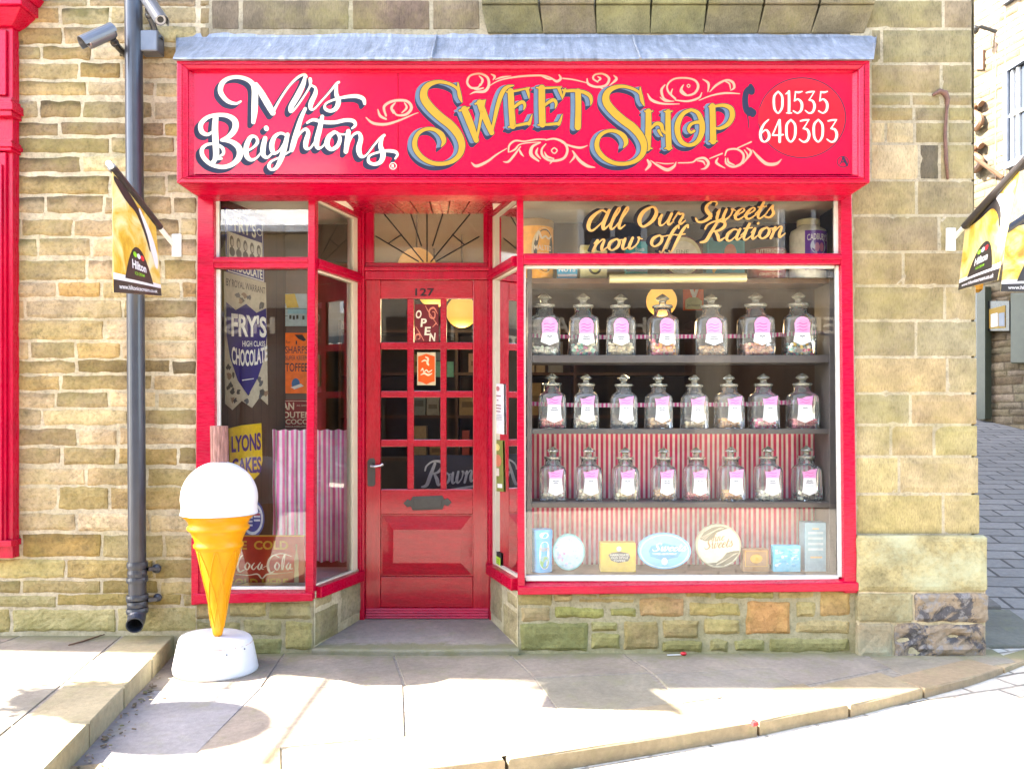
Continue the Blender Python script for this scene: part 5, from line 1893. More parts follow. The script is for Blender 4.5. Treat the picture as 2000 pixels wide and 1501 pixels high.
def d_teal(m, q):
    m.col = (.8, .8, .7)
    m.ell(q, .5, .42, .36, .12, .001, 18)
    m.col = (.04, .06, .05)
    m.rect(q, .03, .6, .97, .85, .001)
    m.col = (.8, .8, .72)
    m.text("MELLOWED", q, .1, .66, .9, .77, .0015)
    m.text("Beans", q, .45, .16, .85, .27, .001)


def d_teal2(m, q):
    m.col = (.03, .2, .22)
    m.rect(q, .06, .06, .94, .55, .001)
    m.col = (.45, .16, .10)
    m.ell(q, .62, .38, .16, .22, .0015, 16)
    m.ell(q, .7, .72, .12, .1, .0016, 12)
    m.col = (.55, .42, .12)
    m.pp(q, [(.15, .66), (.5, .60), (.52, .66), (.3, .74), (.2, .9), (.15, .88)], .002)
    m.rect(q, .15, .93, .85, .96, .001)


tinbox("sweet_box", "small blue and white sweet box beside the orange drum", 1088, 1128, 494, 541, .28, .36, (.05, .38, .60), d_nut, "box", None, zt)
tinbox("sweet_tin", "pale yellow tin with dark round emblem on the top shelf", 1133, 1186, 478, 541, .28, .40, (.72, .66, .32), d_yel, zb=zt)
tinbox("sweet_tin", "narrow teal tin with black band on the top shelf", 1222, 1265, 471, 541, .28, .36, (.04, .36, .36), d_teal, zb=zt)
tinbox("sweet_tin", "wide dark teal tin with brown picture on the top shelf", 1380, 1455, 464, 541, .30, .40, (.03, .24, .27), d_teal2, zb=zt)


def disc(name, label, px, py, rx, ry, y, th, col, deco, group, cat="tin", lean=0.0, zb=None):
    """round or oval tin standing on its edge"""
    t_ = thing(name, label, cat, (X(px, y), y, Z(py + ry, y)), group)
    pln = PL((0, y, Z(py + ry, y)), (0, -1, lean))
    n = 48
    mb = MB()
    mb.col = col
    sq = lambda k, s=1.0: (px + rx * s * math.cos(2 * math.pi * k / n), py + ry * s * math.sin(2 * math.pi * k / n))
    secs = [[pln(*sq(k, s), hh) for k in range(n)] for s, hh in ((.98, -th), (1, -th * .9), (1, -.004), (.96, 0), (.92, -.003))]
    mb.loft(secs)
    mb.build("tin_body", M['attr'], t_)
    mb = MB()
    deco(mb, lambda u, v, h=0.0: pln(px + rx * u, py + ry * v, h - .002))
    mb.build("printed_label", M['matte'], t_, norm=False)
    return t_


def d_round(m, q):
    m.col = (.70, .66, .40)
    m.ell(q, 0, 0, .92, .92, .0005)
    m.col = (.80, .78, .62)
    m.ell(q, 0, .05, .78, .78, .001)
    m.col = (.25, .3, .2)
    m.text("TOFFEE", q, -.55, .45, .55, .58, .0015)
    m.text("CONFECTION", q, -.5, .62, .5, .72, .0015)
    m.text("FINE", q, -.3, -.3, .3, -.12, .0015)


disc("round_tin", "round cream and gold tin propped upright above the metal rail", 1333, 500, 40, 40.5, .29, .05, (.16, .04, .03), d_round, TINS)
t_ = thing("round_tin", "low red and blue round tin next to the white jar", "tin", (X(1508, .34), .34, zt), TINS)
yc, r = .345, .116
fn, cx = cyl(1508, yc, r)
mb = MB()
mb.col = (.30, .05, .035)
mb.lathe([(r, zt), (r, Z(490, yc - r))], (cx, yc, 0), 40)
mb.build("tin_body", M['attr'], t_)
mb = MB()
mb.col = (.26, .07, .05)
mb.lathe([(r * 1.03, Z(496, yc - r)), (r * 1.03, Z(484, yc - r)), (r * 1.0, Z(482, yc - r))], (cx, yc, 0), 40)
mb.build("lid", M['attr'], t_)
mb = MB()
mb.col = (.65, .58, .42)
mb.ribbon([(1474, 511, 24), (1508, 515, 27), (1542, 511, 24)], fn, .001)
mb.col = (.06, .16, .34)
mb.ribbon([(1474, 511, 19), (1508, 515, 22), (1542, 511, 19)], fn, .0016)
mb.col = (.75, .68, .5)
for s in script("on", 1480, 520, 9, R(0)) + script("fine", 1506, 521, 10, 0):
    mb.ribbon(s, fn, .002 + random.random() * 2e-4)
mb.text("BUTTERSCOTCH", fn, 1478, 486, 1538, 494, .005)
mb.text("CONFECTIONERY", fn, 1484, 532, 1532, 537, .001)
mb.build("printed_label", M['matte'], t_, norm=False)

t_ = thing("ceramic_jar", "big cream jar with purple label at the right end of the top shelf", "jar", (X(1591, .33), .33, zt))
yc, r = .33, .112
fn, cx = cyl(1591, yc, r)
mb = MB()
mb.col = (.80, .78, .64)
mb.lathe([(r * .97, zt), (r, zt + .01), (r, Z(452, yc - r)), (r * .93, Z(444, yc - r)), (r * .62, Z(438, yc - r)), (r * .6, Z(434, yc - r))], (cx, yc, 0), 40)
mb.build("jar_body", M['attr'], t_, smooth=True)
mb = MB()
mb.col = (.72, .66, .40)
mb.lathe([(r * .60, Z(434, yc - r)), (r * .62, Z(433, yc - r)), (r * .62, Z(423, yc - r)), (r * .5, Z(421.5, yc - r))], (cx, yc, 0), 32)
mb.build("lid", M['attr'], t_)
mb = MB()
mb.col = (.16, .05, .40)
u0, u1 = 1573, 1625
for k in range(8):
    a, b = u0 + (u1 - u0) * k / 8, u0 + (u1 - u0) * (k + 1) / 8
    mb.rect(fn, a, 449, b, 526, .001)
mb.col = (.55, .6, .8)
mb.ell(fn, 1600, 480, 17, 16, .0018, 24)
mb.col = (.65, .3, .5)
mb.ell(fn, 1596, 482, 5, 9, .0024, 14)
mb.col = (.6, .2, .35)
mb.ell(fn, 1606, 482, 5, 9, .0025, 14)
mb.col = (.82, .8, .85)
mb.text("CADBURY'S", fn, 1577, 455, 1622, 468, .002, bold=.02, arc=.12)
mb.text("ASSORTMENT", fn, 1584, 514, 1616, 519, .002)
mb.build("printed_label", M['matte'], t_, norm=False)

M['brass'] = paint("cream_enamel_tube", (.66, .58, .30), .22, .06, 20, 0, .6, .35)
mb = MB()
mb.tube([P for P in (FY(.13)(1190, 544), FY(.13)(1457, 542))], .0275, 24)
tag(mb.build("rail", M['brass'], smooth=False), "shiny cream and brass tube fixed across the big window", "rail")
mb = MB()
mb.col = (.75, .13, .015)
fn = FY(.9)
mb.plate(fn, [(1334, 552), (1374, 552), (1374, 606), (1334, 606)], 0, .004)
mb.col = (.8, .8, .75)
mb.pp(fn, [(1343, 553), (1351, 553), (1356, 572), (1360, 553), (1368, 553), (1359, 581), (1352, 581)], .006)
mb.col = (.6, .58, .25)
mb.pp(fn, [(1338, 586), (1346, 581), (1362, 581), (1371, 588), (1369, 604), (1338, 604)], .006)
mb.col = (.1, .1, .05)
mb.text("Jacksons", fn, 1341, 593, 1367, 600, .008)
tag(mb.build("price_card", M['matte'], norm=False), "orange card with a white V hanging behind the jars", "card")

# ---- tins on the floor of the big window
LOW = "tins standing along the bottom of the big window"
zl = .4325
t_ = thing("mint_tin", "tall bright blue round tin with white oval label in the window corner", "tin", (X(1058, .26), .26, zl), LOW)
yc, r = .28, .066
fn, cx = cyl(1058, yc, r)
mb = MB()
mb.col = (.06, .42, .78)
mb.lathe([(r, zl), (r, Z(1050, yc - r))], (cx, yc, 0), 32)
mb.build("tin_body", M['attr'], t_)
mb = MB()
mb.col = (.08, .46, .80)
mb.lathe([(r * 1.04, Z(1053, yc - r)), (r * 1.04, Z(1038, yc - r)), (r * .95, Z(1035, yc - r))], (cx, yc, 0), 32)
mb.build("lid", M['attr'], t_)
mb = MB()
mb.col = (.80, .80, .78)
mb.pp(fn, [(1064 + 10.5 * math.copysign(abs(math.cos(R(10 * k))) ** .7, math.cos(R(10 * k))), 1084 + 27 * math.copysign(abs(math.sin(R(10 * k))) ** .8, math.sin(R(10 * k)))) for k in range(36)], .001)
mb.ell(fn, 1063, 1045, 9, 6, .004, 20)
mb.col = (.55, .28, .05)
mb.text("FOX'S", fn, 1054.5, 1069, 1073.5, 1076, .002, bold=.01)
mb.col = (.2, .5, .12)
mb.ell(fn, 1064, 1098, 9, 11, .0016, 20)
mb.col = (.25, .55, .6)
mb.ell(fn, 1064, 1091, 8.5, 6, .002, 20)
mb.build("printed_label", M['matte'], t_, norm=False)


def d_flower(m, q):
    m.col = (.62, .80, .82)
    m.ell(q, 0, 0, .9, .9, .0005)
    rnd = random.Random(3)
    for k in range(70):
        a, rr = rnd.uniform(0, 6.28), .82 * math.sqrt(rnd.random())
        m.col = rnd.choice([(.75, .6, .75), (.78, .8, .84), (.4, .6, .8), (.8, .8, .8), (.55, .75, .7), (.7, .45, .6)])
        m.ell(q, rr * math.cos(a), rr * math.sin(a), rnd.uniform(.04, .11), rnd.uniform(.04, .09), .001 + k * 2e-5, 8)


def d_gold(m, q):
    m.col = (.07, .07, .07)
    m.pp(q, [(.22, .42), (.3, .34), (.55, .3), (.8, .36), (.84, .5), (.78, .64), (.5, .7), (.3, .62)], .001)
    m.col = (.82, .8, .68)
    m.text("HARROGATE", q, .27, .38, .8, .46, .0015, bold=.02)
    m.text("OLD STYLE", q, .29, .49, .78, .56, .0015, bold=.02)
    m.text("TOFFEE", q, .36, .59, .7, .66, .0015, bold=.02)
    m.ell(q, .52, .2, .07, .09, .001, 12)


def d_oval(m, q):
    m.col = (.10, .36, .66)
    m.pp(q, [(-.6 + .0, -.0), (-.5, -.3), (-.2, -.38), (0, -.46), (.25, -.36), (.55, -.3), (.62, .05), (.5, .32), (.2, .42), (0, .5), (-.25, .42), (-.52, .3)], .001)
    m.col = (.85, .87, .88)
    for s in script("Sweets", -.44, -.02, .24, 0, .2):
        m.ribbon([(a, b, c * 1.0) for a, b, c in s], q, .0016 + random.random() * 2e-4)
    m.text("TOFFEE ASSORTMENT", q, -.46, .10, .46, .2, .0016, bold=.02)
    m.ell(q, 0, .56, .12, .2, .0014, 16)
    m.ribbon([(.9 * math.cos(R(10 * k)), .9 * math.sin(R(10 * k)), .03) for k in range(36)], q, .0008, closed=True, n=2)


def d_cream(m, q):
    m.col = (.76, .70, .50)
    m.ell(q, 0, 0, .93, .93, .0004)
    m.col = (.22, .19, .12)
    m.pp(q, [(-.86, -.33), (-.66, -.64), (-.3, -.86), (.1, -.92), (.45, -.8), (.2, -.74), (-.1, -.6), (-.3, -.3), (-.6, -.22)], .0008)
    m.pp(q, [(.92, .2), (.86, .38), (.6, .7), (.2, .9), (-.2, .9), (-.5, .78), (-.1, .74), (.15, .55), (.35, .3), (.65, .22)], .0008)
    m.col = (.62, .55, .38)
    for k in range(3):
        m.ribbon([(-.8 + .08 * k, -.38 + .04 * k, .02), (-.4 + .1 * k, -.6 - .04 * k, .02), (.1 + .06 * k, -.86 + .02 * k, .02)], q, .0012 + k * 1e-4)
        m.ribbon([(.84 - .08 * k, .3 + .02 * k, .02), (.4 - .06 * k, .55 + .05 * k, .02), (-.1, .82 + .02 * k, .02)], q, .0012 + k * 1e-4)
    m.col = (.35, .22, .1)
    for s in script("fine", -.3, -.2, .2, R(-8)) + script("Sweets", -.62, .14, .24, R(-6)):
        m.ribbon(s, q, .0016 + random.random() * 2e-4)


def d_small(m, q):
    m.col = (.75, .40, .05)
    m.ell(q, .5, .5, .24, .24, .001, 14)
    m.ribbon([(.08, .1, .03), (.92, .1, .03), (.92, .9, .03), (.08, .9, .03)], q, .001, n=1, closed=True)


def d_turq(m, q):
    rnd = random.Random(9)
    for k in range(60):
        m.col = rnd.choice([(.05, .45, .7), (.4, .75, .85), (.7, .85, .88), (.1, .55, .72), (.25, .65, .78)])
        x, y = rnd.uniform(.1, .9), rnd.uniform(.12, .88)
        m.ell(q, x, y, rnd.uniform(.04, .1), rnd.uniform(.02, .07), .001 + k * 2e-5, 8)


def d_tall(m, q):
    m.col = (.50, .62, .64)
    for k in range(4):
        m.rect(q, .15, .2 + k * .12, .85, .25 + k * .12, .001)
    m.col = (.7, .5, .25)
    m.rect(q, .25, .74, .8, .78, .001)
    m.rect(q, .35, .12, .65, .15, .001)


disc("round_tin", "round pale tin covered in pastel flowers, leaning by the blue mint tin", 1111, 1078, 31.5, 35.5, .27, .05, (.30, .66, .62), d_flower, LOW)
tinbox("toffee_tin", "square yellow tin with black and white lettering in the window bottom", 1173, 1242, 1060, 1115, .23, .33, (.72, .48, .06), d_gold, group=LOW, zb=zl)
disc("oval_tin", "large light blue oval tin in the middle of the window bottom", 1298, 1076, 52, 35, .24, .05, (.24, .58, .82), d_oval, LOW)
disc("round_tin", "cream round tin with dark wavy bands in the window bottom", 1404, 1066, 44, 43, .25, .05, (.5, .44, .28), d_cream, LOW)
tinbox("small_tin", "small brown tin with an orange spot between cream and turquoise tins", 1452, 1502, 1072, 1109, .25, .32, (.34, .17, .07), d_small, group=LOW, zb=zl)
tinbox("square_tin", "shiny turquoise square tin with marbled lid in the window bottom", 1511, 1564, 1065, 1110, .24, .30, (.12, .58, .76), d_turq, group=LOW, zb=zl)
tinbox("tall_tin", "tall faded blue tin at the right end of the window bottom", 1572, 1614, 1020, 1109, .25, .36, (.26, .42, .48), d_tall, group=LOW, zb=zl)

# ================================================================= LEFT WINDOW
LW = VP2((SA[0], SA[1]), (SB[0], SB[1] + .2))
ENS = "old enamel advertising signs inside the left window"


def sign(name, label, fn, outline, col, draw, group=ENS, mat='enamel', th=.006, off=.004):
    t_ = thing(name, label, "sign", fn(*outline[0]), group)
    mb = MB()
    mb.col = col
    mb.plate(fn, outline, off, off + th)
    mb.build("sign_plate", M[mat], t_, bevel=.001)
    mb = MB()
    draw(mb)
    if mb.V:
        mb.build("lettering", M[mat], t_, norm=False)
    return t_


q1 = quad(LW, (437, 405), (511, 433), (514, 553), (441, 531))
NAVY = (.02, .022, .20)


def f1(m):
    m.col = (.8, .8, .76)
    m.pp(q1, [(.02, .015), (.98, .015), (.98, .985), (.02, .985)], .011)
    m.col = NAVY
    m.pp(q1, [(.035, .03), (.965, .03), (.965, .97), (.035, .97)], .0115)
    m.col = (.78, .78, .72)
    m.pp(q1, [(.05, .36), (.95, .36), (.95, .76), (.05, .76)], .012)
    m.text("FRY'S", q1, .22, .08, .80, .32, .012, bold=.03)
    m.text("CHOCOLATE", q1, .08, .80, .94, .95, .012, bold=.03)
    for u in (.12, .89):
        m.ell(q1, u, .2, .07, .06, .012, 14)
    m.col = NAVY
    for u in (.12, .89):
        m.ell(q1, u, .2, .055, .042, .0125, 14)
    for k in range(5):                      # five plain dark ovals
        m.col = (.10, .10, .10)
        m.ell(q1, .14 + .18 * k, .50, .055, .09, .0125, 14)
        m.ell(q1, .14 + .18 * k, .66, .075, .075, .0125, 14)
        m.col = (.55, .53, .48)
        m.ell(q1, .145 + .18 * k, .515, .036, .055, .013, 12)


sign("enamel_sign", "blue and white enamel sign with five dark heads, topmost in the left window", LW, [(437, 405), (511, 433), (514, 553), (441, 531)], NAVY, f1)
# weathered shield sign
out = [(436, 530), (517, 552), (521, 790), (505, 775), (490, 796), (470, 782), (452, 800), (438, 788)]
q2 = quad(LW, (436, 530), (517, 552), (521, 780), (438, 800))


def f2(m):
    m.col = (.05, .045, .05)
    m.text("BY ROYAL WARRANT", q2, .03, .045, .97, .10, .012, bold=.01)
    rnd = random.Random(4)
    for k in range(26):
        m.col = rnd.choice([(.06, .055, .05), (.10, .08, .06), (.25, .16, .10), (.09, .09, .10)])
        u, v = rnd.choice([(rnd.uniform(0.03, .2), rnd.uniform(.55, .95)), (rnd.uniform(.8, .97), rnd.uniform(.5, .95)), (rnd.uniform(.1, .9), rnd.uniform(.86, .97)), (rnd.uniform(.3, .9), rnd.uniform(.14, .22))])
        m.pp(q2, [(u + rnd.uniform(.02, .08) * math.cos(R(45 * j)), v + rnd.uniform(.01, .035) * math.sin(R(45 * j))) for j in range(8)], .0115 + k * 1e-5)
    m.col = (.022, .012, .16)
    m.pp(q2, [(.02, .22), (.25, .27), (.5, .21), (.75, .27), (.98, .22), (.99, .45), (.92, .64), (.76, .80), (.52, .93), (.28, .80), (.1, .62), (.02, .45)], .013)
    m.col = (.82, .81, .76)
    m.text("FRY'S", q2, .14, .29, .98, .47, .0135, rot=.0, bold=.03)
    m.text("HIGH CLASS", q2, .40, .50, .94, .545, .0135, bold=.01)
    m.text("CHOCOLATE", q2, .14, .57, .99, .70, .0135, bold=.03, arc=-.25)
    m.rect(q2, .38, .80, .66, .806, .0135)


sign("enamel_sign", "rusty cream sign with a big dark blue heart shaped shield", LW, out, (.50, .45, .34), f2)
q3 = quad(LW, (445, 836), (508, 826), (510, 950), (447, 950))


def f3(m):
    m.col = (.09, .035, .18)
    m.text("LYONS", q3, .05, .14, .97, .42, .012, bold=.035)
    m.text("CAKES", q3, .05, .52, .97, .78, .012, bold=.035)


sign("enamel_sign", "yellow shield sign in purple capitals behind the chocolate flake", LW, [(445, 836), (470, 830), (508, 826), (510, 900), (504, 925), (484, 945), (462, 940), (447, 905)], (.80, .55, .02), f3)


def f4(m):
    q = lambda u, v, h=0.0: LW(490 + 24 * u, 1012 + 37 * v, h)
    m.col = (.8, .8, .8)
    m.ell(q, 0, 0, .86, .86, .0115)
    m.col = (.08, .1, .3)
    m.ell(q, 0, 0, .7, .7, .012)
    m.col = (.78, .78, .8)
    for k in range(3):
        m.rect(q, .1, -.36 + .2 * k, .62, -.26 + .2 * k, .0125)
        m.rect(q, -.6, -.1 + .2 * k, .0, .0 + .2 * k, .0126)
    m.col = (.6, .08, .1)
    m.rect(q, .1, -.26, .6, -.18, .0127)


sign("enamel_sign", "blue oval sign with white and red stripes half hidden by the ice cream", LW, [(490 + 24 * math.cos(R(12 * k)), 1012 + 37 * math.sin(R(12 * k))) for k in range(30)], (.1, .12, .34), f4)
BB = FY(.834)
q5 = quad(BB, (553, 650), (604, 650), (604, 768), (553, 768))


def f5(m):
    m.col = (.03, .02, .02)
    m.text("SHARPS", q5, .10, .22, .95, .34, .0125, bold=.0)
    m.text("SUPER KREEM", q5, .10, .38, .95, .45, .0125)
    m.text("TOFFEE", q5, .10, .50, .95, .64, .0125, bold=.01)
    m.pp(q5, [(.45, .03), (.75, .03), (.9, .12), (.8, .14), (.6, .1)], .0125)
    m.rect(q5, .5, .13, .55, .19, .0125)
    m.text("for", q5, .12, .12, .3, .18, .0125)
    m.col = (.05, .14, .34)
    m.ell(q5, .5, .84, .16, .09, .0125, 12)
    m.col = (.75, .72, .66)
    m.pp(q5, [(.3, .90), (.7, .84), (.8, .88), (.45, .93)], .013)


sign("tin_sign", "bright orange toffee sign on the back board of the left window", BB, [(553, 650), (604, 650), (604, 768), (553, 768)], (.92, .17, .002), f5)
q6 = quad(BB, (537, 780), (620, 780), (620, 836), (537, 836))


def f6(m):
    m.col = (.75, .62, .45)
    m.ribbon([(.03, .05, .02), (.97, .05, .02), (.97, .95, .02), (.03, .95, .02)], q6, .0115, n=1, closed=True)
    m.text("VAN", q6, .06, .10, .46, .36, .012, bold=.02)
    m.text("HOUTENS", q6, .06, .42, .95, .64, .012, bold=.02)
    m.text("COCOA", q6, .26, .68, .92, .86, .012, bold=.02)
    m.text("BEST & GOES FARTHEST", q6, .26, .90, .9, .94, .012)
    m.text("ALL GOOD", q6, .52, .18, .8, .23, .012)
    m.pp(q6, [(.08, .74), (.22, .74), (.2, .88), (.1, .88)], .012)


sign("tin_sign", "maroon cocoa sign in cream lettering just above the pink curtain", BB, [(537, 780), (620, 780), (620, 836), (537, 836)], (.22, .015, .015), f6)
# painted toy house panel
q7 = quad(BB, (538, 574), (600, 574), (600, 637), (538, 637))


def f7(m):
    m.col = (.70, .50, .04)
    m.pp(q7, [(.18, .02), (.62, .0), (.75, .42), (.38, .44), (.30, .2)], .0125)
    m.col = (.8, .8, .78)
    m.pp(q7, [(.12, .2), (.2, .08), (.34, .42), (.02, .46)], .013)
    m.col = (.35, .60, .72)
    m.rect(q7, .4, .46, 1, .62, .0128)
    m.col = (.08, .08, .07)
    for u, v in ((.45, .66), (.56, .68), (.67, .66), (.86, .68)):
        m.rect(q7, u, v, u + .07, v + .12, .0135)
    m.rect(q7, .02, .455, 1, .47, .014)
    m.rect(q7, .02, .68, .4, .695, .014)
    m.col = (.55, .1, .08)
    m.rect(q7, .18, .76, .24, .9, .0135)


sign("painted_panel", "small painted wooden house front hung above the orange sign", BB, [(538, 606), (552, 574), (600, 574), (600, 637), (538, 637)], (.50, .62, .66), f7, None, 'matte')
# red soda sign with bottle, standing close to the glass
CK = FY(.16)
q8 = quad(CK, (436, 1044), (596, 1044), (596, 1152), (436, 1152))
CO = [[(.225, .36, .02), (.19, .42, .03), (.16, .56, .035), (.19, .66, .03), (.25, .62, .015)], [(.28, .50, .02), (.26, .58, .03), (.29, .62, .02), (.32, .54, .025), (.29, .49, .015)], [(.38, .50, .015), (.345, .57, .028), (.37, .62, .02), (.41, .56, .012)], [(.46, .49, .015), (.425, .57, .028), (.45, .62, .02), (.48, .52, .02), (.475, .6, .02), (.50, .61, .015)], [(.50, .58, .012), (.54, .55, .012)],
      [(.70, .40, .02), (.64, .36, .022), (.58, .42, .034), (.555, .56, .04), (.585, .67, .03), (.64, .64, .015)], [(.67, .49, .02), (.645, .57, .03), (.675, .63, .02), (.705, .55, .025), (.68, .49, .015)], [(.735, .62, .02), (.745, .45, .022), (.775, .35, .02), (.765, .5, .016), (.75, .62, .018)], [(.83, .49, .015), (.795, .57, .028), (.82, .62, .02), (.85, .51, .02), (.845, .6, .02), (.875, .60, .015)],
      [(.14, .70, .01), (.3, .72, .02), (.42, .70, .03), (.48, .78, .02), (.55, .70, .03), (.70, .69, .015), (.88, .66, .008)], [(.62, .36, .015), (.74, .33, .02), (.86, .38, .012)]]


def f8(m):
    m.col = (.60, .38, .06)
    m.rect(q8, .0, .0, 1, .025, .0115)
    m.text("ICE  COLD", q8, .08, .10, .80, .26, .012, bold=.03)
    m.text("SOLD HERE", q8, .08, .78, .80, .94, .012, bold=.03)
    m.col = (.85, .84, .80)
    for s in CO:
        m.ribbon([(a * .94 + .03, b, c * .8) for a, b, c in s], q8, .0125 + random.random() * 3e-4, n=5)
    m.col = (.46, .40, .26)
    q = lambda u, v, h=0.0: q8(.90 + .038 * u, .16 + .74 * v, h)
    m.pp(q, [(-.3, 0), (.3, 0), (.3, .04), (.25, .06), (.25, .2), (.5, .3), (.75, .4), (.7, .52), (.6, .62), (.75, .76), (.7, 1.0), (-.7, 1.0), (-.75, .76), (-.6, .62), (-.7, .52), (-.75, .4), (-.5, .3), (-.25, .2), (-.25, .06), (-.3, .04)], .012)


sign("drinks_sign", "long red drinks sign reading ICE COLD with a painted bottle, low in the left window", CK, [(436, 1044), (596, 1044), (596, 1152), (436, 1152)], (.36, .02, .02), f8, None, 'enamel', .006)
# pink striped curtain
mb = MB()
x0, x1 = X(529, .66), X(693, .66)
n = 90
ids = []
for j in range(14):
    f = j / 13
    z = Z(839, .66) + (Z(1096, .66) - Z(839, .66)) * f
    ids.append([mb.v((x0 + (x1 - x0) * i / n + .004 * math.sin(j * .8 + i * .1), .66 + (.010 + .008 * f) * math.sin(i * .55 + .6 * math.sin(j * .3)) + .012 * noise.noise(Vector((i * .08, j * .25, 7))), z + .004 * math.sin(i * .55))) for i in range(n + 1)])
for a, b in zip(ids, ids[1:]):
    for i in range(n):
        mb.f((a[i], a[i + 1], b[i + 1], b[i]))
tag(mb.build("curtain", M['pinkstripe'], smooth=True), "pink and white striped half curtain in the left window", "curtain")

# ================================================================= ON THE DOOR AND BEHIND IT
DG = FY(yd + .016)
q9 = quad(DG, (810, 594), (857, 594), (857, 668), (810, 668))


def f9(m):
    m.col = (.72, .25, .16)
    for s in ([(.45, .05, .02), (.6, .22, .03), (.95, .55, .02)], [(.95, .25, .02), (.8, .1, .05), (.62, .16, .05), (.64, .34, .04), (.82, .36, .05), (.84, .22, .03), (.74, .2, .02)], [(.05, .6, .02), (.2, .75, .03), (.38, .96, .02)], [(.05, .95, .02), (.06, .82, .05), (.2, .8, .05), (.22, .9, .03), (.14, .92, .02)], [(.75, .6, .02), (.9, .5, .04)]):
        m.ribbon(s, q9, .0075 + random.random() * 3e-4)
    m.col = (.82, .76, .58)
    for ch, u, v in (("O", .05, .16), ("P", .26, .38), ("E", .42, .60), ("N", .62, .76)):
        m.text(ch, q9, u, v, u + .24, v + .22, .0085, shear=.15, bold=.03)


sign("open_sign", "maroon card reading OPEN with orange scrolls behind the door glass", DG, [(810, 594), (857, 594), (857, 668), (810, 668)], (.16, .02, .025), f9, None, 'matte', .002, .003)
q10 = quad(DG, (815, 688), (851, 688), (851, 752), (815, 752))


def f10(m):
    m.col = (.80, .10, .01)
    m.pp(q10, [(.05, .12), (.3, .08), (.5, .04), (.7, .08), (.95, .12), (.95, .88), (.7, .92), (.5, .98), (.3, .92), (.05, .88)], .0062)
    m.col = (.8, .66, .40)
    for s in ([(.2, .56, .03), (.3, .5, .05), (.36, .6, .05), (.5, .54, .05), (.62, .6, .05), (.8, .54, .03)], [(.2, .68, .03), (.4, .64, .06), (.6, .69, .06), (.8, .64, .03)], [(.45, .14, .04), (.6, .2, .08), (.55, .3, .12), (.62, .38, .06)], [(.25, .28, .03), (.4, .24, .05), (.5, .26, .04)]):
        m.ribbon(s, q10, .0068 + random.random() * 3e-4)


sign("card", "small orange six sided card with cream border on the door glass", DG, [(815, 688), (851, 688), (851, 752), (815, 752)], (.60, .50, .30), f10, None, 'matte', .002, .003)
RW = FY(1.05)
q11 = quad(RW, (806, 888), (980, 888), (980, 962), (806, 962))
ROW = script("R", 0, 0, 1)


def f11(m):
    m.col = (.70, .70, .74)
    qq = lambda u, v, h=0.0: RW(u, v, h)
    for s in script("R", 824, 950, 26, R(-4), .2) + script("own", 862, 946, 22, R(-6), .2, 1.0) + script("tre", 926, 938, 22, R(-6), .2, 1.0):
        m.ribbon(s, qq, .016 + random.random() * 3e-4)
    m.ribbon([(880, 956, 5), (930, 948, 4), (975, 944, 3)], qq, .0175)


sign("wall_sign", "dark navy sign in grey script low behind the door glass", RW, [(806, 888), (980, 888), (980, 962), (806, 962)], (.02, .025, .06), f11, None, 'enamel', .01)
mb = MB()
mb.col = (.25, .55, .30)
fn = FY(1.4)
mb.plate(fn, [(852, 706), (886, 706), (886, 736), (852, 736)], 0, .003)
tag(mb.build("card", M['matte']), "plain pale green card hanging inside behind the door", "card")

# lamps
M['globe'] = emit("lit_globe", (1.0, .50, .10), .10)
for px, py, r_, yy, lab in ((902, 609, 31, 2.4, "lit yellow globe lamp seen through the top right door pane"), (848, 566, 34, 3.0, "lit globe lamp partly hidden behind the OPEN card"), (814, 522, 38, 1.7, "lit globe lamp glowing through the fanlight over the door"), (1292, 588, 30, 2.6, "lit globe lamp behind the fourth jar of the top row")):
    c = FY(yy)(px, py)
    r = r_ / F * (5 + yy)
    t_ = thing("globe_lamp", lab, "lamp", c, "lit globe lamps inside the shop")
    mb = MB()
    mb.ball(c, r, 20, 12)
    mb.build("glass_globe", M['globe'], t_, smooth=True)
    pl_ = bpy.data.lights.new("globe_light", 'POINT')
    pl_.energy = 1.3 if yy > 2 else .5
    pl_.color = (1, .72, .38)
    pl_.shadow_soft_size = r * 1.05
    po = bpy.data.objects.new("globe_light", pl_)
    sc.collection.objects.link(po)
    po.location = c + Vector((0, 0, -r - .02)) - t_.location
    po.parent = t_
    mb = MB()
    mb.tube([c + Vector((0, 0, r * .97)), (c.x, c.y, 2.96)], .008, 8)
    mb.build("stem", M['iron'], t_)

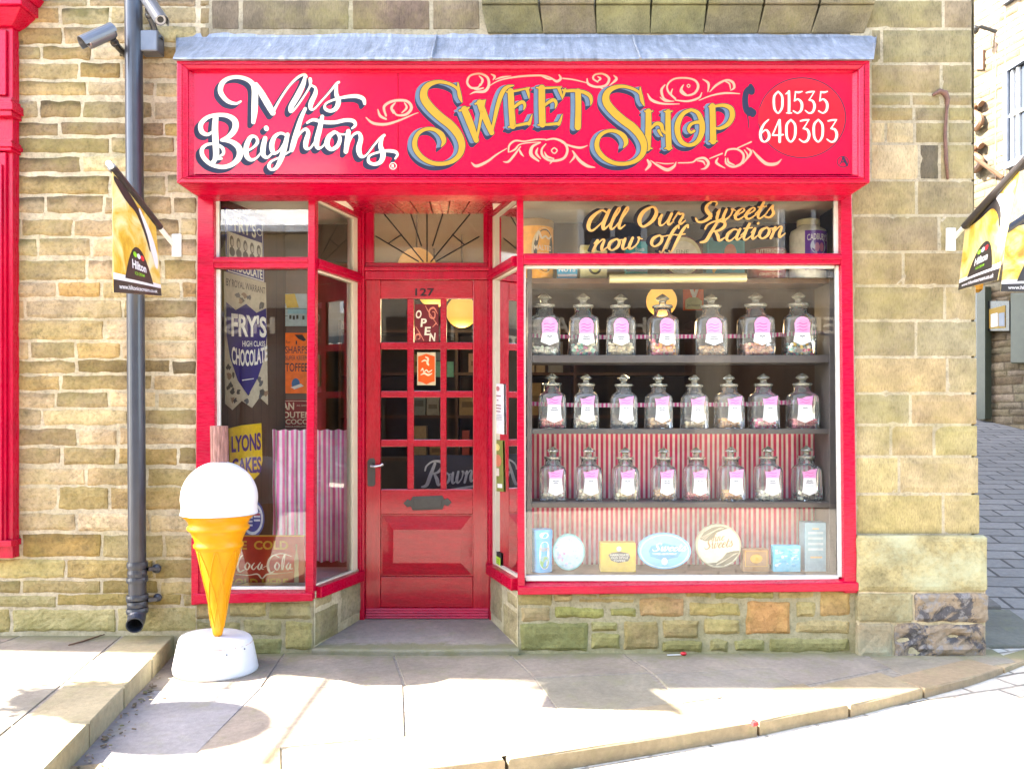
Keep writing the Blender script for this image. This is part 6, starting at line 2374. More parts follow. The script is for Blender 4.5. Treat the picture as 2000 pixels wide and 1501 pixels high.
# shop fittings at the back
ss = thing("shop_shelves", "dark shelves along the back of the shop seen through the door", "shelves", (-.3, 4.2, .05))
mb = MB()
for z in (.5, .95, 1.4, 1.85, 2.3):
    mb.box(-1.8, 1.9, 4.0, 4.4, z - .03, z)
mb.build("shelf_boards", M['brown'], ss)
for x in (-1.83, -.6, .65, 1.9):
    mb = MB()
    mb.box(x, x + .03, 3.995, 4.405, .056, 2.4)
    mb.build("upright", M['brown'], ss)
rnd = random.Random(12)
k = 0
for z in (.5, .95, 1.4, 1.85):
    x = -1.05
    while x < .55:
        wd = rnd.uniform(.07, .2)
        hh = rnd.uniform(.15, .34)
        if not (-.62 < x + wd and x < -.56) and not (x < .69 and x + wd > .64):
            col = rnd.choice([(.5, .42, .3), (.55, .12, .1), (.35, .38, .42), (.6, .55, .5), (.4, .3, .15), (.25, .32, .4), (.6, .4, .35)])
            mb = MB()
            mb.col = col
            mb.box(x, x + wd, 4.02, 4.2, z + .0005, z + hh)
            mb.col = tuple(c * .5 for c in col)
            mb.rect(lambda u, v, h=0.0: Vector((u, 4.0195 - h, v)), x + wd * .15, z + hh * .35, x + wd * .85, z + hh * .6, .001)
            o = mb.build("sweet_box", M['matte'], bevel=.003)
            tag(o, "small sweet box on the dim back shelves behind the door", "box", "sweet boxes on the back shelves")
        x += wd + rnd.uniform(.01, .06)

# ================================================================= ON THE LOBBY'S RIGHT-HAND GLASS
rb = Vector((RB[0] - RA[0], RB[1] - RA[1], 0))
RG = PL((RA[0], RA[1], 1), (-rb.y, rb.x, 0))
rgo = (RG.n if RG.n.dot(CAM - RG.o) > 0 else -RG.n)
RGI = PL(RG.o - rgo * .014, RG.n)


def card(name, label, fn, outline, col, draw, cat="notice", group=None):
    return sign(name, label, fn, outline, col, draw, group, 'matte', .002, .0)


q12 = quad(RGI, (964, 748), (984, 750), (985, 848), (965, 846))


def f12(m):
    m.col = (.55, .2, .2)
    m.ell(q12, .45, .1, .18, .05, .003, 12)
    m.col = (.3, .1, .12)
    for v, a, b in ((.23, .15, .75), (.32, .35, .5), (.42, .2, .75), (.48, .2, .75), (.54, .25, .7)):
        m.rect(q12, a, v, b, v + .022, .003)
    m.col = (.3, .3, .3)
    for k in range(4):
        m.rect(q12, .15, .62 + .03 * k, .8, .63 + .03 * k, .003)


card("notice", "tall white printed notice stuck on the slanting window right of the door", RGI, [(964, 748), (984, 750), (985, 848), (965, 846)], (.80, .80, .78), f12)
q13 = quad(RGI, (964, 858), (982, 860), (984, 960), (965, 958))


def f13(m):
    m.col = (.75, .62, .2)
    m.ell(q13, .45, .14, .25, .07, .003, 14)
    m.col = (.6, .2, .1)
    m.ell(q13, .5, .4, .35, .12, .003, 14)
    m.col = (.7, .6, .5)
    m.rect(q13, .2, .55, .6, .7, .0035)
    m.col = (.8, .8, .75)
    m.rect(q13, .4, .85, .9, .93, .0035)


card("poster", "narrow green and brown leaflet below the white notice", RGI, [(964, 858), (982, 860), (984, 960), (965, 958)], (.22, .24, .05), f13)
q14 = quad(RGI, (962, 1072), (979, 1080), (979, 1116), (962, 1104))


def f14(m):
    m.col = (.42, .68, .04)
    m.rect(q14, .06, .26, .95, .95, .003)
    m.col = (.05, .12, .02)
    for k in range(4):
        m.rect(q14, .15, .4 + .12 * k, .8, .43 + .12 * k, .0035)


card("sticker", "lime green and black sticker at the foot of the slanting window", RGI, [(962, 1072), (979, 1080), (979, 1116), (962, 1104)], (.03, .03, .03), f14)
RGB = PL(RG.o - rgo * .10, RG.n)
ST = "strip of small signs behind the slanting window"


def mini(label, y0, y1, col, draw, x0=993, x1=1016):
    sign("small_sign", label, RGB, [(x0, y0), (x1, y0 - 2), (x1, y1 + 3), (x0, y1)] if col != 'o' else [(1006 + 11 * math.cos(R(15 * k)), (y0 + y1) / 2 + (y1 - y0) / 2 * math.sin(R(15 * k))) for k in range(24)], (.78, .78, .8) if col == 'o' else col, draw, ST, 'enamel', .004)


def m1(m):
    q = quad(RGB, (993, 665), (1016, 663), (1016, 728), (993, 725))
    m.col = NAVY
    m.rect(q, 0, 0, 1, .22, .009)
    m.rect(q, 0, .76, 1, 1, .009)
    for k in range(3):
        m.ell(q, .2 + .3 * k, .48, .1, .16, .009, 10)
    m.col = (.8, .8, .8)
    m.rect(q, .15, .06, .85, .15, .0095)
    m.rect(q, .15, .84, .85, .92, .0095)


def m2_(m):
    q = lambda u, v, h=0.0: RGB(1006 + 11 * u, 772 + 34 * v, h)
    m.col = (.06, .16, .4)
    m.ribbon([(.75 * math.cos(R(20 * k)), .75 * math.sin(R(20 * k)), .16) for k in range(18)], q, .009, closed=True, n=2)
    m.col = (.6, .05, .08)
    m.rect(q, -.4, -.2, .6, .1, .009)


def m3(m):
    q = quad(RGB, (993, 818), (1016, 816), (1016, 882), (993, 880))
    m.col = (.75, .6, .4)
    for k in range(4):
        m.rect(q, .15, .1 + .22 * k, .9, .22 + .22 * k, .009)


def m4(m):
    q = lambda u, v, h=0.0: RGB(1006 + 11 * u, 926 + 34 * v, h)
    m.col = (.75, .04, .05)
    m.pp(q, [(-.8, -.35)] + [(.88 * math.cos(R(a)), .88 * math.sin(R(a))) for a in range(205, 340, 15)] + [(.8, -.35), (.3, -.2), (-.3, -.4)], .009)
    m.col = (.03, .2, .55)
    m.pp(q, [(-.8, .35), (-.3, .2), (.3, .4), (.8, .35)] + [(.88 * math.cos(R(a)), .88 * math.sin(R(a))) for a in range(25, 160, 15)], .009)
    m.col = (.1, .12, .4)
    m.rect(q, -.6, -.08, .7, .1, .009)


mini("small blue and white sign, topmost of the strip right of the door", 665, 725, (.76, .76, .74), m1)
mini("round white and blue sign in the strip right of the door", 738, 806, 'o', m2_)
mini("small maroon and cream sign in the strip right of the door", 818, 880, (.24, .03, .02), m3)
mini("oval red, white and blue bottle cap sign, lowest of the strip right of the door", 892, 960, 'o', m4)
# ================================================================= GIANT ICE CREAM
IX, IY = X(421, -.33), -.33
ic = thing("ice_cream_model", "giant orange ice cream cone with white scoop and chocolate flake on a white base", "ice cream display", (IX, IY, 0))
M['orange'] = paint("orange_fibreglass", (.56, .235, .0008), .4, .1, 8, .08, .3)
M['scoop'] = paint("white_fibreglass", (.60, .59, .58), .3, .05, 6, .05)
mb = MB()
tilt = .012
sec = []
for r, z in ((.222, .001), (.224, .02), (.218, .05), (.200, .14), (.193, .168), (.186, .180), (.176, .186), (.05, .188)):
    sec.append([(IX + .002 + r * math.cos(2 * math.pi * k / 48), IY + r * math.sin(2 * math.pi * k / 48), z - (0 if z < .01 else tilt * math.cos(2 * math.pi * k / 48) * r / .2)) for k in range(48)])
mb.loft(sec)
base = mb.build("base", M['scoop'], ic, smooth=True)
mb = MB()
for a, z in ((-95, .11), (-55, .13), (-25, .14), (-130, .115)):
    c_ = Vector((IX + .206 * math.cos(R(a)), IY + .206 * math.sin(R(a)), z))
    mb.ball(c_, .004, 8, 6)
mb.build("screw_head", M['iron'], base)
M['ruststain'] = paint("rust_stain", (.42, .20, .08), .7, .3, 30)
mb = MB()
mb.tube([(IX + .1945 * math.cos(R(a)), IY + .1945 * math.sin(R(a)), .163 - .012 * math.cos(R(a)) + .002 * math.sin(a)) for a in range(-100, 15, 6)], [.0012 + .0012 * abs(math.sin(a * 1.7)) for a in range(20)], 6)
mb.build("rust_seam", M['ruststain'], base)
mb = MB()
PR = [(.010, .183), (.020, .188), (.026, .20), (.030, .22), (.036, .26), (.062, .43), (.095, .577), (.116, .655), (.120, .668), (.130, .676), (.132, .69), (.124, .70), (.127, .715), (.142, .75), (.150, .762), (.162, .772), (.164, .786), (.154, .797), (.160, .815), (.176, .835), (.194, .848), (.199, .856)]
lean = lambda z: (z - .18) * .008
secs = [[(IX + .012 + lean(z) + r * math.cos(2 * math.pi * k / 48), IY + r * math.sin(2 * math.pi * k / 48), z) for k in range(48)] for r, z in PR]
mb.loft(secs)
cone = mb.build("cone", M['orange'], ic, smooth=True)


def cr(z):
    for (a, b), (c, d) in zip(PR, PR[1:]):
        if b <= z <= d:
            return a + (c - a) * (z - b) / (d - b)
    return .05


mb = MB()
for sgn in (1, -1):
    for k in range(7):
        pts = []
        for j in range(26):
            z = .24 + (.66 - .24) * j / 25
            a = 2 * math.pi * k / 7 + sgn * math.log(max(cr(z), .01) / .034) * 1.05
            pts.append((IX + .012 + lean(z) + (cr(z) + .0005) * math.cos(a), IY + (cr(z) + .0005) * math.sin(a), z))
        mb.tube(pts, .0035, 6)
mb.build("waffle_ridges", M['orange'], cone, smooth=True)
mb = MB()
cz = .952
secs = []
for i in range(25):
    a = -math.pi * .5 + math.pi * (.14 + .86 * i / 24) if i else -math.pi * .36
    r, z = .202 * math.cos(a), .202 * math.sin(a) * 1.0
    if z < -.06:
        r = .2 + .004 * ((-z - .06) / .05)
        z = max(z, -.085)
        r = max(r, .19)
    secs.append([(IX + .022 + max(r, .002) * math.cos(2 * math.pi * k / 56), IY + max(r, .002) * math.sin(2 * math.pi * k / 56), cz + z - .012) for k in range(56)])
mb.loft(secs)
mb.build("scoop", M['scoop'], ic, smooth=True)
m, t, b = newmat("chocolate_flake")
tc = nd(t, "ShaderNodeTexCoord")
mp = nd(t, "ShaderNodeMapping")
mp.inputs["Scale"].default_value = (1, 1, .12)
t.links.new(tc.outputs["Object"], mp.inputs[0])
n = noise_node(t, 110, 4, .7, mp.outputs[0])
r = ramp(t, n.outputs[0], [(.35, (.10, .035, .025)), (.6, (.26, .12, .10))])
t.links.new(r.outputs[0], b.inputs["Base Color"])
b.inputs["Roughness"].default_value = .5
bump(t, b, n.outputs[0], .9, .01)
mb = MB()
fx = IX + .022
secs = []
for j in range(8):
    z = 1.12 + (1.335 - 1.12) * j / 7
    secs.append([(fx - .004 * j / 7 + (.046 + .003 * noise.noise(Vector((k * .9, 0, 4)))) * math.cos(2 * math.pi * k / 40) * (1 + .03 * ((k * 7) % 3 - 1)), IY + (.046 + .003 * noise.noise(Vector((k * .9, 0, 4)))) * math.sin(2 * math.pi * k / 40) * (1 + .03 * ((k * 7) % 3 - 1)), z - (.01 if j == 7 and k % 2 else 0) * .3) for k in range(40)])
mb.loft(secs)
mb.build("chocolate_flake", m, ic)

# ================================================================= DRAINPIPE
YP = -.085
dp_ = thing("drainpipe", "grey cast iron drainpipe running down the stone wall left of the shop", "drainpipe", (X(268, YP), YP, Z(1220, YP)))
pt = lambda px, py: Vector((X(px, YP), YP, Z(py, YP)))
mb = MB()
mb.tube([pt(258, -420), pt(261, 60), pt(265, 600), pt(268.5, 1168)], .0487, 26)
mb.build("pipe", M['pipe'], dp_, smooth=False)
mb = MB()
for a, b_, r in ((1096, 1108, .058), (1112, 1124, .054), (1126, 1136, .060)):
    mb.tube([pt(268, a), pt(268.2, (a + b_) / 2), pt(268.4, b_)], [r * .96, r, r * .96], 26)
mb.bar(pt(268, 1112) + Vector((.05, .02, 0)), pt(296, 1112) + Vector((0, .05, 0)), .04, .02)
mb.ball(pt(298, 1113) + Vector((0, .055, 0)), (.028, .02, .028), 12, 8)
mb.build("collar", M['pipe'], dp_)
mb = MB()
for a, b_, r in ((1160, 1170, .062), (1173, 1184, .056), (1186, 1196, .061)):
    mb.tube([pt(268, a), pt(268.2, (a + b_) / 2), pt(268.4, b_)], [r * .96, r, r * .96], 26)
mb.bar(pt(268, 1172) + Vector((.05, .02, 0)), pt(298, 1172) + Vector((0, .05, 0)), .04, .02)
mb.ball(pt(300, 1170) + Vector((0, .055, 0)), (.026, .02, .024), 12, 8)
mb.ball(pt(247, 1174) + Vector((0, .04, 0)), (.02, .02, .024), 12, 8)
mb.build("collar", M['pipe'], dp_)
mb = MB()
p0 = pt(268.5, 1186)
# hollow shoe turning out to the street
path = [p0, p0 + Vector((0, 0, -.012)), p0 + Vector((.003, -.012, -.035)), p0 + Vector((.013, -.045, -.062)), p0 + Vector((.027, -.10, -.078))]
mb.tube(path, [.05, .05, .05, .049, .047], 26, caps=False)
mb.tube(path[::-1], [.041, .043, .043, .043, .043], 26, caps=False)
a_ = len(mb.V)
d = (path[-1] - path[-2]).normalized()
u = d.orthogonal().normalized()
v = d.cross(u)
o_ = [mb.v(path[-1] + (u * math.cos(2 * math.pi * k / 26) + v * math.sin(2 * math.pi * k / 26)) * .047) for k in range(26)]
i_ = [mb.v(path[-1] + (u * math.cos(2 * math.pi * k / 26) + v * math.sin(2 * math.pi * k / 26)) * .041) for k in range(26)]
for k in range(26):
    mb.f((o_[k], o_[(k + 1) % 26], i_[(k + 1) % 26], i_[k]))
mb.build("pipe_shoe", M['pipe'], dp_, smooth=False, norm=False)

# ================================================================= CAMERAS ON THE WALL
M['cam'] = paint("camera_grey", (.10, .105, .12), .3, .1, 20, .05, .5, .3)
M['camb'] = paint("camera_black", (.02, .02, .022), .25, .1)


def cctv(label, body, r, arm, plate, box=None):
    a, b = Vector(body[0]), Vector(body[1])      # back, front
    t_ = thing("security_camera", label, "security camera", plate, "security cameras on the wall")
    d = (b - a).normalized()
    mb = MB()
    mb.tube([a, a + d * .01, b - d * .01, b], [r * .85, r, r, r * .97], 24)
    hs = mb.build("housing", M['cam'], t_, smooth=False)
    mb = MB()
    mb.tube([b - d * .002, b + d * .004], [r * .8, r * .78], 24)
    mb.m = 1
    mb.tube([b + d * .004, b + d * .008], [r * .5, r * .45], 20)
    mb.build("lens", [M['metal'], M['camb']], hs)
    # sunshield: half sleeve along the top
    mb = MB()
    up = Vector((0, 0, 1))
    s = d.cross(up).normalized()
    n = s.cross(d)
    secs = []
    for q in (a - d * .005, b + d * .035):
        secs.append([q + (s * math.cos(R(k)) + n * math.sin(R(k))) * (r * 1.12) for k in range(-20, 201, 20)] + [q + (s * math.cos(R(k)) + n * math.sin(R(k))) * (r * 1.06) for k in range(200, -21, -20)])
    mb.loft(secs)
    mb.build("sunshield", M['cam'], t_, bevel=.001)
    mb = MB()
    mb.tube([a + d * .03 - n * r * .9] + [Vector(p) for p in arm], [.018, .02, .018, .02][:len(arm) + 1], 12)
    mb.ball(arm[0], .024, 12, 8)
    mb.lathe([(.034, -.006), (.034, .006)], arm[-1], 16)
    mb.build("bracket", M['camb'], t_, smooth=False)
    if box:
        mb = MB()
        mb.box(*box)
        mb.build("junction_box", M['cam'], t_, bevel=.008)
    return t_


w_ = lambda px, py, y: Vector((X(px, y), y, Z(py, y)))
cctv("grey bullet camera pointing down to the left beside the drainpipe", (w_(221, 60, -.2), w_(172, 82, -.28)), .040, (w_(224, 84, -.16), w_(232, 94, -.10), w_(246, 108, -.01)), w_(246, 108, 0))
cctv("grey bullet camera with junction box above the sign's left end", (w_(290, 2, -.16), w_(313, 38, -.28)), .036, (w_(292, 30, -.13), w_(300, 52, -.09), w_(306, 74, -.06)), w_(304, 95, 0), (X(285), X(322), -.10, -.004, Z(114), Z(73)))

# ================================================================= ICE CREAM BANNERS
m, t, b = newmat("printed_banner")
n = noise_node(t, 4.5, 5, .6, dist=1.2)
r = ramp(t, n.outputs[0], [(.30, (.36, .17, .015)), (.42, (.52, .33, .035)), (.55, (.60, .50, .20)), (.72, (.62, .58, .44))])
t.links.new(r.outputs[0], b.inputs["Base Color"])
b.inputs["Roughness"].default_value = .4
M['banner'] = m
M['bwhite'] = paint("banner_white", (.6, .6, .62), .45, .06)
M['bdark'] = paint("banner_black", (.025, .022, .022), .4, .1)
M['bgreen'] = paint("banner_green", (.20, .50, .02), .4, .05)
M['bred'] = paint("banner_red", (.65, .02, .03), .4, .05)


def banner(label, fn, p00, p10, p11, p01, pole, plate, flip=False, sleeve=(.0, 1.0), plate_fn=None, extra=None):
    q = quad(fn, p00, p10, p11, p01)
    t_ = thing("hanging_banner", label, "banner", plate[0], "ice cream banners on slanting poles")
    mb = MB()
    N = 10
    # the sheet, gently curved
    f = lambda u, v, h: q(u, v, h + .012 * math.sin(u * 3.1) * v)
    front = [[mb.v(f(i / N, j / N, .0015)) for i in range(N + 1)] for j in range(N + 1)]
    back = [[mb.v(f(i / N, j / N, -.0015)) for i in range(N + 1)] for j in range(N + 1)]
    for j in range(N):
        for i in range(N):
            mb.f((front[j][i], front[j][i + 1], front[j + 1][i + 1], front[j + 1][i]))
            mb.f((back[j][i + 1], back[j][i], back[j + 1][i], back[j + 1][i + 1]))
    for i in range(N):
        mb.f((front[0][i], back[0][i], back[0][i + 1], front[0][i + 1]))
        mb.f((front[N][i], front[N][i + 1], back[N][i + 1], back[N][i]))
        mb.f((front[i][0], front[i + 1][0], back[i + 1][0], back[i][0]))
        mb.f((front[i][N], back[i][N], back[i + 1][N], front[i + 1][N]))
    sheet = mb.build("banner_sheet", M['banner'], t_, smooth=False)
    F_ = lambda u, v, h=0.0: f(u, v, .0015 + h)

    def cells(pts_u, v0, v1, h):
        for a, b_ in zip(pts_u, pts_u[1:]):
            mb.rect(F_, a, v0, b_, v1, h)
    mb = MB()
    mb.m = 0
    cells([0, .2, .4, .6, .8, 1], .89, 1.0, .0006)
    mb.m = 1
    cells([0, .2, .4, .6, .8, 1], .835, .89, .0006)
    mb.m = 0
    dome = [(.22 + .60 * k / 14, .86 - .35 * (1 - abs(2 * k / 14 - 1) ** 2.2)) for k in range(15)]
    for (u0, v0), (u1, v1) in zip(dome, dome[1:]):
        mb.pp(F_, [(u0, v0), (u1, v1), (u1, .862), (u0, .862)], .0012)
    mb.m = 1
    mb.text("Hilton", F_, .37, .66, .67, .75, .002, bold=.03)
    mb.text("www.hiltonicecream.co.uk", F_, .10, .92, .90, .965, .002, bold=.015)
    mb.ell(F_, .52, .60, .04, .028, .002, 12)
    mb.m = 2
    mb.text("ICE CREAM", F_, .42, .775, .62, .805, .002, bold=.01)
    mb.ell(F_, .44, .60, .04, .028, .0021, 12)
    mb.m = 3
    mb.ell(F_, .60, .60, .04, .028, .0022, 12)
    mb.m = 1
    mb.ribbon([(.62, .06, .05), (.80, .22, .12), (.90, .42, .14), (.93, .60, .06)], F_, .0011)
    mb.m = 0
    mb.ribbon([(.05, .05, .05), (.30, .07, .12), (.55, .10, .10), (.72, .26, .07), (.80, .44, .03)], F_, .001)
    mb.build("banner_print", [M['bdark'], M['bwhite'], M['bgreen'], M['bred']], sheet, norm=False)
    a, c = Vector(pole[0]), Vector(pole[1])
    mb = MB()
    mb.tube([a, c], .0135, 14)
    mb.ball(c, .016, 10, 6)
    mb.build("pole", M['white'], t_)
    mb = MB()
    d = c - a
    mb.tube([a + d * sleeve[0], a + d * sleeve[1]], .021, 14)
    mb.build("pole_sleeve", M['bdark'], t_)
    mb = MB()
    x, y, z = plate[0]
    if extra == 'side':
        mb.box(x, x + .012, y - .035, y + .035, z - .07, z + .07)
    else:
        mb.box(x - .027, x + .027, y - .016, y - .002, z - .066, z + .066)
    mb.build("wall_plate", M['white'], t_, bevel=.002)
    return t_


LP = PL((-1.972, 0, 0), (1, 0, 0))
pa, pb = Vector((-1.975, -.012, 2.385)), LP(213, 320)
banner("ice cream banner on a slanting pole in front of the drainpipe", LP, (219, 332), (304, 443), (315, 578), (221, 571), (pa, pb), ((-1.96, 0, 2.385),), sleeve=(.26, .97))
BP = VP2((2.60, -.06), (2.56, -.80))
pa, pb = Vector((2.575, -.012, 2.42)), BP(2012, 302)
banner("sunlit ice cream banner on a pole at the right corner of the shop", BP, (1886, 442), (1992, 330), (1949, 547), (1872, 567), (pa, pb), ((2.565, 0, 2.42),), sleeve=(.18, .97))
B2 = FY(.28)
banner("ice cream banner facing the street, cut by the right picture edge", B2, (1968, 438), (2085, 372), (2084, 574), (1954, 569), (Vector((X(1906) + .012, .28, Z(520, .28))), B2(2090, 364)), ((X(1905), .28, Z(520, .28)),), sleeve=(.40, .98), extra='side')

# ================================================================= BUILDING UP THE LANE
LO = Vector((7.41, 8.0, 0))
ld = Vector((-.21, 1, 0)).normalized()
ln = Vector((-ld.y, ld.x, 0))
if ln.dot(CAM - LO) < 0:
    ln = -ln
LPn = PL(LO, ln)
TLn = lambda u, v, h: LO + ld * u + Vector((0, 0, v)) + ln * h
lb = thing("lane_house", "pale sunlit stone house up the lane behind the right corner", "house", LO)
mb = MB()
mo = MB()
M['lanestone'] = stone_mat("lane_stone", moss=.1, soot=.25, bmp=.4)
rnd = random.Random(5)
z = .55
while z < 8.2:
    hgt = rnd.uniform(.085, .14)
    u = -1.6
    while u < 2.6:
        L = rnd.uniform(.22, .6)
        wz = (3.7 < z < 6.35) and (u + L > -1.5 and u < -.20)
        if not wz:
            stone(mb, TLn, u, u + L - .015, z, z + hgt - .014, jc(rnd.choice([(.30, .25, .18), (.25, .20, .14), (.18, .14, .09), (.33, .28, .21)]), .14), .012, .006, .012, .07, .004, rnd.random() * 50, .02)
        u += L
    z += hgt
mo.col = (.13, .10, .07)
mo.poly([TLn(-7, -.2, 0), TLn(9, -.2, 0), TLn(9, 8.6, 0), TLn(-7, 8.6, 0)])
lwall = mb.build("stone_wall", M['lanestone'], lb)
mo.build("mortar", M['mortar'], lwall)
mb = MB()
mb.col = (.3, .25, .18)
mb.hexa([TLn(-7, -.2, -.02), TLn(9, -.2, -.02), TLn(9, -.2, -6), TLn(-7, -.2, -6)], [TLn(-7, 8.6, -.02), TLn(9, 8.6, -.02), TLn(9, 8.6, -6), TLn(-7, 8.6, -6)])
mb.build("house_body", M['mortar'], lb)
M['wgrey'] = paint("grey_window_surround", (.16, .18, .22), .5, .15)
M['dglass'] = paint("dark_glass", (.03, .035, .045), .08, .2, 3, 0)


def lpl(px, py, h=0.0):
    return LPn(px, py, h)


def lplate(mb, px0, px1, py0, py1, h0, h1):
    return mb.plate(lpl, [(px0, py0), (px1, py0), (px1, py1), (px0, py1)], h0, h1)


mb = MB()
for o_ in ([(1968, 131), (2040, 88), (2040, 100), (1976, 140), (1976, 318), (2040, 290), (2040, 303), (1970, 332)],):
    mb.plate(lpl, [o_[0], o_[1], o_[2], o_[3]], 0, .09)
    mb.plate(lpl, [o_[0], o_[3], o_[4], o_[7]], 0, .088)
    mb.plate(lpl, [o_[4], o_[5], o_[6], o_[7]], 0, .092)
wn = mb.build("window_surround", M['wgrey'], lb)
mb = MB()
mb.pp(lpl, [(1976, 140), (2040, 100), (2040, 290), (1976, 318)], .02)
mb.build("glass_pane", M['dglass'], wn)
mb = MB()
for a, b_ in (((1982, 138), (1982, 316)), ((1993, 132), (1993, 312)), ((1976, 228), (2040, 196))):
    mb.bar(lpl(*a, .03), lpl(*b_, .03), .05, .04)
mb.build("sash", M['white'], wn)
mb = MB()
mb.plate(lpl, [(1962, -4), (2030, -50), (2030, -30), (1964, 12)], 0, .08)
mb.build("window_sill", M['wgrey'], lb)
# door and its dark frame, menu case, dark sign board
mb = MB()
lplate(mb, 1902, 1922, 566, 816, .005, .03)
ldr = mb.build("door", M['camb'], lb)
M['dgreen'] = paint("dark_green_paint", (.05, .055, .03), .5, .2)
mb = MB()
lplate(mb, 1921, 1937, 560, 818, .0, .12)
mb.build("door_frame", M['dgreen'], ldr)
mb = MB()
lplate(mb, 1937, 1979, 588, 646, .012, .07)
mc = thing("menu_case", "small black framed menu case on the stone wall up the lane", "menu case", lpl(1958, 640))
mb.build("case", M['camb'], mc)
mb = MB()
mb.m = 0
mb.pp(lpl, [(1940, 604), (1972, 596), (1972, 640), (1940, 642)], .075)
mb.m = 1
mb.pp(lpl, [(1944, 614), (1957, 611), (1957, 637), (1944, 639)], .079)
mb.m = 2
mb.pp(lpl, [(1959, 612), (1971, 610), (1971, 637), (1959, 637)], .079)
mb.build("menu_sheet", [M['gold'], M['bwhite'], M['wgrey']], mc, norm=False)
mb = MB()
lplate(mb, 1984, 2040, 572, 710, .01, .1)
mb.build("dark_shutter", M['dgreen'], lb, bevel=.02)
# raised brown letters down the corner and the flag staff
M['rustletter'] = paint("brown_letter", (.20, .11, .06), .5, .25)
for ox, oy in ((1916, 226), (1916, 308)):
    mb = MB()
    pts = spline([(10, -24, 0), (4, -30, 0), (-6, -20, 0), (-4, -6, 0), (6, 6, 0), (8, 20, 0), (-2, 30, 0), (-9, 22, 0)], 6)
    mb.tube([lpl(ox + p[0] * .95, oy + p[1] * .8 - p[0] * .3, .08) for p in pts], .055, 8)
    mb.build("raised_letter", M['rustletter'], lb)
fs_ = thing("flag_staff", "short wooden staff with a rolled blue and red flag on the lane house", "flag", lpl(1958, 345))
mb = MB()
mb.tube([lpl(1960, 347, .02), lpl(1918, 281, .55)], .03, 10)
mb.build("staff", M['rustletter'], fs_)
mb = MB()
mb.col = (.15, .2, .5)
mb.tube([lpl(1912, 270, .6), lpl(1904, 258, .75)], [.05, .08], 10)
mb.col = (.6, .15, .15)
mb.tube([lpl(1920, 284, .5), lpl(1906, 272, .65)], [.03, .05], 8)
mb.build("furled_flag", M['matte'], fs_)
mb = MB()
mb.tube([lpl(1946, 62, 0), lpl(1946, 350, 0)], .018, 8)
mb.tube([lpl(1964, 0, 0), lpl(1966, 350, 0)], .014, 8)
tag(mb.build("wall_cable", M['rustletter']), "thin brown cables running down the lane house wall", "cable")
wl_ = thing("wall_lamp", "small dark bracket lamp high on the lane house", "lamp", lpl(1938, 58))
mb = MB()
mb.tube([lpl(1946, 62, 0), lpl(1938, 55, .2), lpl(1934, 60, .3)], .03, 8)
mb.ball(lpl(1936, 62, .3), .07, 10, 6)
mb.build("lamp_arm", M['iron'], wl_)
vent = MB()
lplate(vent, 1908, 1925, 98, 136, .01, .05)
vent.build("vent_grille", M['rustletter'], lb)
M['lantern'] = paint("amber_glass", (.75, .32, .03), .2, .1)
lt_ = thing("hanging_lantern", "small amber lantern between the two right hand banners", "lantern", lpl(1948, 556))
mb = MB()
c_ = lpl(1947, 552, .35)
mb.lathe([(.03, -.16), (.08, -.12), (.10, .08), (.03, .14)], c_, 8)
mb.build("lantern_glass", M['lantern'], lt_)
mb = MB()
mb.tube([lpl(1947, 530, 0), lpl(1947, 530, .35), c_ + Vector((0, 0, .13))], .02, 8)
mb.build("bracket", M['iron'], lt_)

# ================================================================= ACROSS THE STREET (behind the camera; seen in the glass)
M['ostone'] = None
m, t, b = newmat("coursed_stone")
tc = nd(t, "ShaderNodeTexCoord")
mp = nd(t, "ShaderNodeMapping")
mp.inputs["Rotation"].default_value = (R(90), 0, 0)
t.links.new(tc.outputs["Object"], mp.inputs[0])
br = nd(t, "ShaderNodeTexBrick")
br.inputs["Scale"].default_value = 1
br.inputs["Brick Width"].default_value = .4
br.inputs["Row Height"].default_value = .14
br.inputs["Mortar Size"].default_value = .01
br.inputs["Color1"].default_value = (.50, .42, .30, 1)
br.inputs["Color2"].default_value = (.40, .33, .23, 1)
br.inputs["Mortar"].default_value = (.5, .44, .33, 1)
t.links.new(mp.outputs[0], br.inputs[0])
t.links.new(br.outputs[0], b.inputs["Base Color"])
b.inputs["Roughness"].default_value = .9
M['ostone'] = m
YO = -8.6


